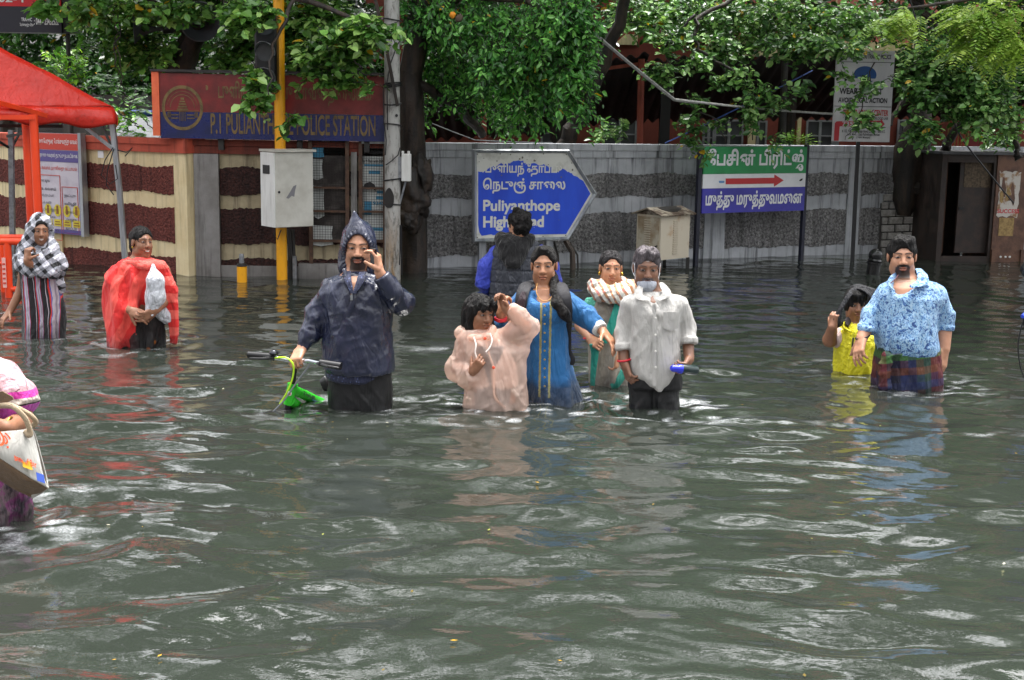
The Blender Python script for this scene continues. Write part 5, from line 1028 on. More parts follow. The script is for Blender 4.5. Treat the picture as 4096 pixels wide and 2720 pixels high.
# ------------------------------------------------------------------ bodies: smooth blended solids, meshed as one continuous skin
def _rot(yaw=0, pitch=0, roll=0):
    """yaw>0 turns the face to the viewer's right, pitch>0 bows the head, roll>0 tilts the top to the viewer's right"""
    y, p, r = map(math.radians, (yaw, pitch, roll))
    Rz = np.array(((math.cos(y), -math.sin(y), 0), (math.sin(y), math.cos(y), 0), (0, 0, 1)))
    Rx = np.array(((1, 0, 0), (0, math.cos(p), -math.sin(p)), (0, math.sin(p), math.cos(p))))
    Ry = np.array(((math.cos(r), 0, math.sin(r)), (0, 1, 0), (-math.sin(r), 0, math.cos(r))))
    return Ry @ Rz @ Rx
class Solid:
    def __init__(s): s.pr = []
    def cap(s, a, b, ra, rb=None, k=.012, flat=False, op='u', sq=None):
        """tapered limb from a to b; flat ends for sleeves; sq=(direction, factor) flattens it along a direction"""
        a, b = np.asarray(a, float), np.asarray(b, float); rb = ra if rb is None else rb; r = max(ra, rb)
        s.pr.append(('cap', (a, b, ra, rb, flat, sq), k, np.minimum(a, b) - r, np.maximum(a, b) + r, op)); return s
    def chain(s, pts, rs, k=.012):
        for i in range(len(pts) - 1): s.cap(pts[i], pts[i + 1], rs[i], rs[i + 1], k)
        return s
    def ell(s, c, r, R=None, k=.012, op='u'):
        c = np.asarray(c, float); r = np.asarray(r, float); R = np.eye(3) if R is None else R; e = np.abs(R) @ r if R is not None else r
        s.pr.append(('ell', (c, r, R), k, c - max(r), c + max(r), op)); return s
    def loft(s, rows, k=.02, n=2.3, op='u'):
        """stacked oval sections: rows of (z, cx, cy, half width, half depth)"""
        rows = sorted([tuple(map(float, r)) for r in rows]); A = np.array(rows)
        lo = np.array(((A[:, 1] - A[:, 3]).min(), (A[:, 2] - A[:, 4]).min(), A[0, 0])); hi = np.array(((A[:, 1] + A[:, 3]).max(), (A[:, 2] + A[:, 4]).max(), A[-1, 0]))
        s.pr.append(('loft', (A, n), k, lo, hi, op)); return s
    def plane(s, p, nrm, lo, hi, k=.006):
        """cut away everything on the side nrm points to, inside the box lo..hi"""
        s.pr.append(('plane', (np.asarray(p, float), np.asarray(nrm, float) / np.linalg.norm(nrm)), k, np.asarray(lo, float), np.asarray(hi, float), 's')); return s
    def field(s, xs, ys, zs):
        F = np.full((len(xs), len(ys), len(zs)), .06, np.float32)
        for kind, a, k, lo, hi, op in s.pr:
            m = k + .03
            i0, i1 = np.searchsorted(xs, lo[0] - m), np.searchsorted(xs, hi[0] + m); j0, j1 = np.searchsorted(ys, lo[1] - m), np.searchsorted(ys, hi[1] + m); k0, k1 = np.searchsorted(zs, lo[2] - m), np.searchsorted(zs, hi[2] + m)
            if i1 <= i0 or j1 <= j0 or k1 <= k0: continue
            X = xs[i0:i1, None, None].astype(np.float32); Y = ys[None, j0:j1, None].astype(np.float32); Z = zs[None, None, k0:k1].astype(np.float32)
            if kind == 'cap':
                A, B, ra, rb, flat, sq = a; D = B - A; L2 = D @ D + 1e-9; L = math.sqrt(L2)
                dx, dy, dz = X - A[0], Y - A[1], Z - A[2]; t = (dx * D[0] + dy * D[1] + dz * D[2]) / L2; tc = np.clip(t, 0, 1)
                ex, ey, ez = dx - tc * D[0], dy - tc * D[1], dz - tc * D[2]
                if sq is not None:
                    n_ = np.asarray(sq[0], float); n_ = n_ / np.linalg.norm(n_); g = (ex * n_[0] + ey * n_[1] + ez * n_[2]) * (1 / sq[1] - 1); ex, ey, ez = ex + g * n_[0], ey + g * n_[1], ez + g * n_[2]
                d = np.sqrt(ex * ex + ey * ey + ez * ez) - (ra + (rb - ra) * tc)
                if sq is not None: d = d * min(1, sq[1])
                if flat: d = np.maximum(d, np.maximum(-t * L, (t - 1) * L))
            elif kind == 'ell':
                c, r, R = a; dx, dy, dz = X - c[0], Y - c[1], Z - c[2]
                q = [(dx * R[0, i] + dy * R[1, i] + dz * R[2, i]) for i in range(3)]
                k0_ = np.sqrt(sum((q[i] / r[i]) ** 2 for i in range(3))); k1_ = np.sqrt(sum((q[i] / r[i] ** 2) ** 2 for i in range(3))) + 1e-6
                d = k0_ * (k0_ - 1) / k1_
            elif kind == 'loft':
                A, n_ = a; z = zs[k0:k1]; cx, cy, ha, hb = (np.interp(z, A[:, 0], A[:, i]).astype(np.float32)[None, None] for i in (1, 2, 3, 4))
                q = (np.abs((X - cx) / ha) ** n_ + np.abs((Y - cy) / hb) ** n_) ** (1 / n_); d = (q - 1) * np.minimum(ha, hb)
                d = np.maximum(d, np.maximum(A[0, 0] - Z, Z - A[-1, 0]))
            else:
                p, n_ = a; d = -((X - p[0]) * n_[0] + (Y - p[1]) * n_[1] + (Z - p[2]) * n_[2])
            S = F[i0:i1, j0:j1, k0:k1]
            if op == 'u': h = np.maximum(k - np.abs(S - d), 0) / max(k, 1e-6); S[...] = np.minimum(S, d) - h * h * k * .25
            else: d = -d; h = np.maximum(k - np.abs(S - d), 0) / max(k, 1e-6); S[...] = np.maximum(S, d) + h * h * k * .25
        return F
    def bounds(s):
        lo = np.min([p[3] for p in s.pr if p[5] == 'u'], 0) - .03; hi = np.max([p[4] for p in s.pr if p[5] == 'u'], 0) + .03; return lo, hi
    def mesh(s, res=.006, fine=None, wet=-.06):
        lo, hi = s.bounds()
        def axis(a, b, bands):
            out = [a]
            while out[-1] < b:
                x = out[-1]; r = res
                for u, v, rr in bands:
                    if u <= x <= v: r = rr
                out.append(x + r)
            return np.array(out)
        bx_, by_, bz_ = [], [], [(-9, wet - .02, .022)]
        if fine is not None: c, R, r = fine; bx_.append((c[0] - R, c[0] + R, r)); by_.append((c[1] - R, c[1] + R, r)); bz_.append((c[2] - R * 1.15, c[2] + R * 1.15, r))
        xs, ys, zs = axis(lo[0], hi[0], bx_), axis(lo[1], hi[1], by_), axis(lo[2], hi[2], bz_)
        return surfnet(s.field(xs, ys, zs), xs, ys, zs)
def surfnet(F, xs, ys, zs):
    nx, ny, nz = F.shape; s = F < 0
    c = s[:-1, :-1, :-1].astype(np.int8)
    for dx, dy, dz in ((1, 0, 0), (0, 1, 0), (1, 1, 0), (0, 0, 1), (1, 0, 1), (0, 1, 1), (1, 1, 1)): c = c + s[dx:nx - 1 + dx, dy:ny - 1 + dy, dz:nz - 1 + dz]
    I, J, K = np.nonzero((c > 0) & (c < 8)); n = len(I); P = np.zeros((n, 3)); W = np.zeros(n)
    cor = [(a, b, d) for a in (0, 1) for b in (0, 1) for d in (0, 1)]; f = {q: F[I + q[0], J + q[1], K + q[2]].astype(float) for q in cor}
    for q in cor:
        for ax in range(3):
            if q[ax] == 0:
                q2 = list(q); q2[ax] = 1; q2 = tuple(q2); a, b = f[q], f[q2]; m = (a < 0) != (b < 0); t = np.where(m, a / np.where(m, a - b, 1), 0)
                for x in range(3): P[:, x] += m * (q[x] + (t if x == ax else 0))
                W += m
    P /= W[:, None]
    V = np.stack([xs[I] + P[:, 0] * (xs[I + 1] - xs[I]), ys[J] + P[:, 1] * (ys[J + 1] - ys[J]), zs[K] + P[:, 2] * (zs[K + 1] - zs[K])], 1)
    idx = np.full((nx - 1, ny - 1, nz - 1), -1, np.int32); idx[I, J, K] = np.arange(n); Q = []
    for ax in range(3):
        sh = [slice(1, -1)] * 3; sh[ax] = slice(0, -1); sh2 = list(sh); sh2[ax] = slice(1, None)
        A, B = s[tuple(sh)], s[tuple(sh2)]; i, j, k = np.nonzero(A != B); fl = A[i, j, k]; o = np.array([1, 1, 1]); o[ax] = 0; i, j, k = i + o[0], j + o[1], k + o[2]
        u, v = [(1, 2), (2, 0), (0, 1)][ax]; e = np.eye(3, dtype=int)
        def g(du, dv): d = -du * e[u] - dv * e[v]; return idx[i + d[0], j + d[1], k + d[2]]
        q = np.stack([g(1, 1), g(0, 1), g(0, 0), g(1, 0)], 1); q[~fl] = q[~fl][:, ::-1]; Q.append(q)
    Q = np.concatenate(Q); Q = Q[(Q >= 0).all(1)]; return V, Q
def vnormals(V, Q):
    fn = np.cross(V[Q[:, 2]] - V[Q[:, 0]], V[Q[:, 3]] - V[Q[:, 1]]); N = np.zeros_like(V)
    for i in range(4):
        for x in range(3): N[:, x] += np.bincount(Q[:, i], fn[:, x], len(V))
    return unit(N)
def smoothmesh(V, Q, it=1, lam=.5):
    for _ in range(it):
        S = np.zeros_like(V); W = np.zeros(len(V))
        for a, b in ((0, 1), (1, 2), (2, 3), (3, 0)):
            for x in range(3): S[:, x] += np.bincount(Q[:, a], V[Q[:, b], x], len(V)) + np.bincount(Q[:, b], V[Q[:, a], x], len(V))
            W += np.bincount(Q[:, a], minlength=len(V)) + np.bincount(Q[:, b], minlength=len(V))
        V = V + lam * (S / W[:, None] - V)
    return V
def crumple(V, Q, amp=.006, scale=9, stretch=(1, 1, .55), seed=0, folds=None, fine=.35, mask=None):
    """cloth creases: ridged noise along the normals, and hanging folds (amplitude, count per metre, z below which they grow)"""
    N = vnormals(V, Q); h = 0; st = np.asarray(stretch)
    for i, (ang, wt, sc_) in enumerate(((.45, .6, 1.0), (-.6, .55, 1.25), (.1, fine, 2.1), (-1.2, fine * .7, 2.0))):
        ca, sa = math.cos(ang), math.sin(ang); S = np.stack([ca * V[:, 0] + sa * V[:, 2], V[:, 1], (-sa * V[:, 0] + ca * V[:, 2]) * .22], 1) * st
        S = S + .05 * vnoise(V, 5, seed + 20 + i)[:, None]; n_ = vnoise(S, 1.6 * scale * sc_, seed + 3 * i); g = .45 + .75 * vnoise(V, 4.5, seed + 40 + i).clip(-.5, 1)
        h = h + wt * (1 - 2.6 * np.abs(n_)).clip(-.6, 1) * g / sc_ ** .5
    h = amp * h
    if folds:
        fa, ff, z0, z1 = folds; ph = (V[:, 0] * .95 + V[:, 1] * .8) * ff * 6.283 + 2.6 * vnoise(V, 2.2, seed + 5) ; h = h + fa * np.sin(ph) * sstep(-V[:, 2], -z0, -z1)
    if mask is not None: h = h * mask
    return V + N * h[:, None]

# ------------------------------------------------------------------ cloth, hair and skin materials
def m_skin(t):
    v = t.obj(); c = t.attr('Col'); n_ = t.noise(v, 45, 4, .6); t.base(t.mix(.35, c, t.mix(n_, (.0, .0, .0), (1, 1, 1)), 'SOFT_LIGHT')); t.rough(.42); t.bump(t.noise(v, 220, 3, .6), .12, .003)
    t.b.inputs['Subsurface Weight'].default_value = .06; t.b.inputs['Subsurface Radius'].default_value = (.012, .005, .003)
M_skin = mat('skin', (.25, .13, .08), .42, build=m_skin)
def m_hair(name, c1, c2, sc_=45):
    def f(t):
        v = t.obj(); n_ = t.noise(t.map(v, (1, 1, .22)), sc_, 4, .7, .6); t.base(t.mix(t.ramp(n_, [(.35, 0.0), (.7, 1.0)]), c1, c2)); t.bump(n_, 1.0, .03); t.rough(.5); t.b.inputs['Specular IOR Level'].default_value = .3
    return mat(name, c1, .38, build=f)
M_hair = m_hair('black_hair', lin('#070606'), lin('#171312')); M_hairg = m_hair('greying_hair', lin('#2a2628'), lin('#7c7478'), 30); M_hairs = m_hair('salted_hair', lin('#0d0b0c'), lin('#343032'), 40)
def cloth(name, col, rough=.8, pat=None, weave=260, wb=.15, sheen=.1, fold=.35, fs=22):
    def f(t):
        v = t.obj(); c = pat(t, v) if pat else t.mix(t.noise(v, 7, 4), tuple(x * .86 for x in col), col)
        wz = t.xyz(t.n('ShaderNodeNewGeometry'))[2]; wet = t.ramp(t.math('ADD', wz, t.math('MULTIPLY', t.noise(v, 11, 3), .16)), [(.09, 1.0), (.2, 0.0)])
        t.base(t.mix(t.math('MULTIPLY', wet, .55), c, (.006, .007, .008))); t.rough(t.math('MULTIPLY_ADD', wet, .3 - rough, rough)); t.b.inputs['Sheen Weight'].default_value = sheen
        rd = lambda rot, st, sc_, w_: t.math('MULTIPLY', t.math('ABSOLUTE', t.math('SUBTRACT', t.noise(t.map(v, st, rot=rot), sc_, 3, .55, .5), .5)), w_)
        h = t.math('ADD', t.math('ADD', rd((0, .5, 0), (1, 1, .3), fs * .55, 2.6), rd((0, -.75, .3), (1, 1, .3), fs * .75, 2.2)), t.math('MULTIPLY', t.noise(v, weave, 2), wb)); t.bump(h, min(1, fold * 1.7), .03)
    return mat(name, col, rough, build=f)

# ------------------------------------------------------------------ a person
SK = {'dark': lin('#8a6048'), 'mid': lin('#a67659'), 'light': lin('#b28267'), 'deep': lin('#7a5541')}
class Person:
    def __init__(s, label, zoom, wl, skin='mid', name='person', zs=None):
        """zoom maps traced coordinates to the picture; wl = a traced point on the waterline, which fixes the distance"""
        s.z = zoom; px, py = zoom(*wl); o = onwater(px, py); s.Y = o[1]; s.root = thing(name, label, 'person', (o[0], o[1], -.72)); s.S = Solid(); s.skin = np.array(SK[skin]); s.u = np.linalg.norm(s.P(1, 0) - s.P(0, 0)); s.heads = []; s.paint = []; s.fine = None
    def P(s, x, y, d=0): return at(*s.z(x, y), s.Y + d)
    def rows(s, lst, depth, dy=0.0, shrink=0.0):
        """silhouette rows (y, x left, x right[, half depth[, dy]]) to oval sections"""
        out = []
        for r in lst:
            y, xl, xr = r[:3]; a, b = s.P(xl, y), s.P(xr, y); c = (a + b) / 2; h = (b[0] - a[0]) / 2 - shrink; dp = (r[3] if len(r) > 3 and r[3] else min(depth, h * .95 + .02)) - shrink
            out.append((c[2], c[0], s.Y + dy + (r[4] if len(r) > 4 else 0), max(h, .01), max(dp, .01)))
        return out
    # ---- head
    def head(s, x, y, size=1.0, yaw=0, pitch=0, roll=0, d=0.0, neck=None, wide=1.0, **face):
        wide *= .87; c = s.P(x, y, d); R = _rot(yaw, pitch, roll); S = s.S; k = size
        # x, y mark the point between the eyes; the head's own centre lies behind it
        c = c - R @ np.array((0, -.072 * k, 0)); L = lambda *p: c + R @ (np.array(p) * k * np.array((wide, 1, 1)))
        e = lambda p, r, kk=.02, op='u': S.ell(L(*p), np.array(r) * k * np.array((wide, 1, 1)), R, kk * k, op)
        e((0, .012, .026), (.074, .092, .075)); e((0, -.022, -.04), (.059, .066, .074), .03); e((0, -.052, -.098), (.024, .022, .02), .03)
        for sx in (-1, 1):
            e((sx * .036, -.053, -.034), (.024, .026, .026), .025); e((sx * .05, -.01, -.075), (.02, .036, .026), .03); S.cap(L(sx * .012, -.077, .02), L(sx * .044, -.063, .018), .010 * k, .009 * k, .022 * k)
        for sx in (-1, 1): e((sx * .032, -.094, .001), (.017, .014, .0105), .012, 's'); 
        for sx in (-1, 1): e((sx * .031, -.0735, .0), (.0145, .0115, .0105), .003)
        S.cap(L(0, -.082, .012), L(0, -.104, -.03), .0085 * k, .0125 * k, .012 * k); 
        for sx in (-1, 1): e((sx * .0125, -.094, -.034), (.0095, .011, .008), .008)
        e((0, -.088, -.058), (.023, .010, .0055), .006); e((0, -.087, -.071), (.019, .010, .0065), .006); 
        for sx in (-1, 1): e((sx * .078, .006, -.008), (.008, .019, .031), .008)
        s.heads.append((c, R, k, wide, face)); s.c, s.R, s.k, s.L = c, R, k, L; s.fine = (c, .125 * k, .0031)
        if neck is not None: S.cap(L(0, .02, -.06), np.asarray(neck, float), .052 * k * wide, .06 * k * wide, .03)
        return s
    # ---- hand with palm, five fingers and a thumb at its side
    def hand(s, wrist, d, n, side=1, size=1.0, curl=(30, 30, 30, 30), thumb=(25, .8), spread=.10, S=None, reach=None):
        S = S or s.S; w_ = np.asarray(wrist, float); d = unit(np.asarray(d, float)); n = np.asarray(n, float); n = unit(n - d * (n @ d)); l = np.cross(d, n) * side; k = size
        S.cap(w_ - d * .02 * k, w_ + d * .03 * k, .024 * k, .026 * k, .012, sq=(n, .8))
        for a, b in ((.026, .0), (.01, .0), (-.008, .0), (-.024, .0)): S.cap(w_ + d * .02 * k + l * a * .8 * k, w_ + d * .085 * k + l * a * k, .0145 * k, .0115 * k, .008)
        tips = []
        for i, (a, ln) in enumerate(((.0275, .073), (.0095, .08), (-.0095, .075), (-.0265, .06))):
            p = w_ + d * (.088 - .006 * (i == 3)) * k + l * a * k; ang = 0; dd = unit(d + l * (1.5 - i) * spread); r = .0088 * k
            for j, (f, fr) in enumerate(((.45, .9), (.31, 1.0), (.24, .7))):
                ang += math.radians(curl[i]) * fr; v = dd * math.cos(ang) + n * math.sin(ang); q = p + v * ln * f * k; S.cap(p, q, r, r * .9, .003); p = q; r *= .9
            tips.append(p)
        p = w_ + d * .022 * k + l * .026 * k; tv = unit(d * thumb[1] + l * .85); ang = math.radians(thumb[0]); v = unit(tv * math.cos(ang) + n * math.sin(ang)); q = p + v * .042 * k; S.cap(p, q, .0145 * k, .011 * k, .008); v = unit(v + n * .35 * math.sin(ang) + d * .25); S.cap(q, q + v * .034 * k, .0105 * k, .008 * k, .004)
        return tips
    def arm(s, sh, el, wr, r=(.045, .038, .025), d=(0, 0, 0), S=None):
        a, b, c = (s.P(*p, dd) if len(p) == 2 else np.asarray(p, float) for p, dd in zip((sh, el, wr), d)); (S or s.S).chain((a, b, c), r, .015); return a, b, c
    def sleeve(s, S, pts, rs, k=.02, ds=None):
        P = [s.P(*p, dd) if len(p) == 2 else np.asarray(p, float) for p, dd in zip(pts, ds or [0] * len(pts))]
        for i in range(len(P) - 1): S.cap(P[i], P[i + 1], rs[i], rs[i + 1], k, flat=(i == len(P) - 2))
        return P
    def legs(s, xs=None, r=.06, z0=.04):
        o = np.array(s.root.location)
        for sx in (-1, 1):
            a = np.array((o[0] + sx * .07, o[1], z0)); b = np.array((o[0] + sx * .085, o[1] - .02, -.25)); c = np.array((o[0] + sx * .085, o[1] + .02, -.66)); s.S.chain((a, b, c), (r, r * .75, r * .55), .02); s.S.cap(c - (0, 0, .02), c + (0, -.14, -.03), .036, .03, .02)
    # ---- finish: one mesh, painted with the person's own colouring and socket shade in the eye whites
    def body(s, res=.0062):
        V, Q = s.S.mesh(res, s.fine); C = np.tile(s.skin, (len(V), 1)); C = C * (1 + .10 * fbm(V, 14, 2, 3))[:, None]
        for c, R, k, wide, f in s.heads:
            p = (V - c) @ R / k; x, y, z = p[:, 0] / wide, p[:, 1], p[:, 2]; near = (np.abs(z) < .14) & (np.abs(x) < .11) & (np.abs(y) < .13); fr = near & (y < -.045)
            def put(m, col, amt=1.0):
                nonlocal C
                m = (m * amt)[:, None]; C = C * (1 - m) + np.asarray(col) * m
            jn = fbm(V, 60, 2, 7) * .5
            hc = f.get('hair', lin('#141010'))
            b = f.get('beard')
            if b:
                bz = sstep(-.05 - z + .006 * jn, 0, .01); cheek = {'goatee': sstep(.045 - np.abs(x) + .004 * jn, 0, .008), 'full': sstep(-.035 - z + .35 * (np.abs(x) - .03) + .006 * jn, 0, .02) * 0 + 1, 'stubble': 1.0}.get(b, 1.0)
                under = sstep(-.122 - z, -.012, .012); put(near * (y < .0) * bz * cheek * (1 - .6 * under), f.get('bcol', hc), {'stubble': .35}.get(b, .93))
            if f.get('mous'):
                mz = sstep(.0085 + .006 * (1 - np.abs(x) / .036) - np.abs(z + .0475 + .25 * np.abs(x) * .6) + .002 * jn, 0, .004) * sstep(.037 - np.abs(x), 0, .005); put(fr * mz, f.get('bcol', hc), .95)
            lip = sstep(1 - (x / .0255) ** 2 - ((z + .0645) / .0115) ** 2, 0, .3); put(fr * lip, s.skin * np.array((.95, .62, .62)), .8)
            sm = f.get('smile', 0); zc = z + .0648 - sm * 9 * x * x
            if sm: put(fr * sstep(1 - (x / .021) ** 2 - ((zc - .0005) / .0062) ** 2, 0, .3), (.62, .58, .52), .95)
            else: put(fr * sstep(.0022 - np.abs(zc), 0, .001) * (np.abs(x) < .024), s.skin * .25)
            for sx in (-1, 1):
                ex = x - sx * .031; gz = f.get('gaze', 0); er_ = (ex / .0145) ** 2 + ((z + .0008) / (.0050 if not sm else .0042)) ** 2
                put(fr * sstep(1.5 - er_, 0, .4) * (y < -.05), s.skin * .55, .4); put(fr * sstep(1 - er_, 0, .25), (.24, .21, .2)); put(fr * (er_ < 1.05) * sstep(.0074 - np.hypot(ex - gz, z), 0, .0012), (.015, .01, .008))  # eye whites greyed: shade of the sockets put into their colour
                put(fr * sstep(.0017 - np.abs(z - .0052 + 22 * ex * ex), 0, .0012) * (np.abs(ex) < .017), (.012, .009, .008))
                bw = .0036 * f.get('brow', 1.0); bzz = z - .0235 + 6.5 * (ex - sx * .002) ** 2; put(fr * sstep(bw - np.abs(bzz) + .0012 * jn, 0, .002) * sstep(.024 - np.abs(ex + sx * .001), 0, .004), hc, .88)
                put(fr * sstep(.0042 - np.hypot(x - sx * .009, (z + .0395) * 1.3), 0, .002) * (y < -.085), s.skin * .2)
            if f.get('bindi'): put(fr * (np.hypot(x, z - .034) < .0042), lin('#8a1a1a'))
            if f.get('mark'): put(fr * sstep(1 - (x + .002) ** 2 / .0145 ** 2 - (z - .052) ** 2 / .0055 ** 2 + .2 * jn, 0, .3), f['mark'], .7)
            if f.get('scalp'): put(near * sstep(f['scalp'](x, y, z), 0, .006), hc, .95)
        for fn in s.paint: C = fn(V, C)
        return npmesh('body', V, quads=Q, material=M_skin, parent=s.root, cols=C)
    def wear(s, name, S, material, res=.0072, parent=None, post=None, cols=None, **cr_):
        V, Q = S.mesh(res)
        if cr_: V = crumple(V, Q, **cr_)
        if post: V = post(V)
        return npmesh(name, V, quads=Q, material=material, parent=parent or s.root, cols=cols(V) if cols else None)
    # ---- hair: a shell over the skull, cut away from the face
    def hair(s, material, kind='short', thick=1.03, res=.0045, amp=.006, scale=40, line=.088, extra=None, seed=1, name='hair', wide=1.0, stretch=(1, 1, .35)):
        H = Solid(); L, R, k = s.L, s.R, s.k; w_ = s.heads[-1][3] * wide
        H.ell(L(0, .014, .029), np.array((.078 * w_, .097, .079)) * k * thick, R, .02)
        if kind == 'short': H.ell(L(0, .045, -.015), np.array((.072 * w_, .06, .07)) * k, R, .03)
        if kind == 'tied': H.ell(L(0, .04, -.01), np.array((.07 * w_, .066, .07)) * k, R, .03)
        if kind == 'bob':
            for sx in (-1, 1): H.cap(L(sx * .074, .0, .03), L(sx * .078, -.012, -.095), .022 * k, .026 * k, .03); H.cap(L(sx * .045, .06, 0), L(sx * .05, .05, -.1), .035 * k, .04 * k, .03)
            H.ell(L(0, .06, -.05), np.array((.07, .05, .08)) * k, R, .03)
        if kind == 'fringe':
            for sx in (-1, 1): H.cap(L(sx * .072, -.01, .04), L(sx * .077, -.018, -.035), .02 * k, .013 * k, .03)
        if extra: extra(H, L, k)
        fz = {'short': (line - .115, .098), 'tied': (line - .115, .098), 'bob': (-.075, .098), 'fringe': (-.082, .098)}[kind]
        wf = {'short': .068, 'tied': .069, 'bob': .056, 'fringe': .064}[kind]
        H.ell(L(0, -.125, fz[0]), np.array((wf * w_, .098, fz[1])) * k, R, .012, 's')
        if kind == 'tied':
            for sx in (-1, 1): H.ell(L(sx * .088, -.035, -.045), np.array((.03, .05, .08)) * k, R, .012, 's'); H.ell(L(sx * .09, .01, -.05), np.array((.02, .03, .045)) * k, R, .01, 's')
        if kind in ('bob',): H.ell(L(0, -.08, -.07), np.array((.056 * w_, .08, .09)) * k, R, .012, 's')
        if kind == 'short':
            for sx in (-1, 1): H.ell(L(sx * .09, -.045, -.03), np.array((.03, .05, .07)) * k, R, .012, 's'); H.ell(L(sx * .085, .0, -.035), np.array((.02, .03, .04)) * k, R, .008, 's')
        V, Q = H.mesh(res); N = vnormals(V, Q); Lc = (V - s.c) @ R; V = V + N * (amp * fbm(Lc * np.asarray(stretch), scale, 3, seed))[:, None]
        return npmesh(name, V, quads=Q, material=material, parent=s.root)
def tail(name, pts, rs, material, parent, amp=.008, scale=26, seed=1):
    """a hanging tress of hair"""
    H = Solid(); H.chain(pts, rs, .02); V, Q = H.mesh(.005); N = vnormals(V, Q); V = V + N * (amp * fbm(V * np.array((1, 1, .6)), scale, 3, seed))[:, None]
    return npmesh(name, V, quads=Q, material=material, parent=parent)
def ribbon(name, pts, r, material, parent, flat=.35, n=10, sub=6):
    """a soft strap, tie or tail along a curve (Catmull-Rom)"""
    P = [np.asarray(p, float) for p in pts]; P = [2 * P[0] - P[1]] + P + [2 * P[-1] - P[-2]]; out = []
    for i in range(1, len(P) - 2):
        for k in range(sub):
            t = k / sub; a, b, c, d = P[i - 1:i + 3]; out.append(.5 * (2 * b + (c - a) * t + (2 * a - 5 * b + 4 * c - d) * t * t + (3 * b - a - 3 * c + d) * t ** 3))
    out.append(P[-2]); m = MB(); rs = r if not hasattr(r, '__len__') else np.interp(np.linspace(0, 1, len(out)), np.linspace(0, 1, len(r)), r); m.tube(out, rs, n, flat=flat); return m.build(name, material, parent, True)
WAKES = []; FOAMS = []
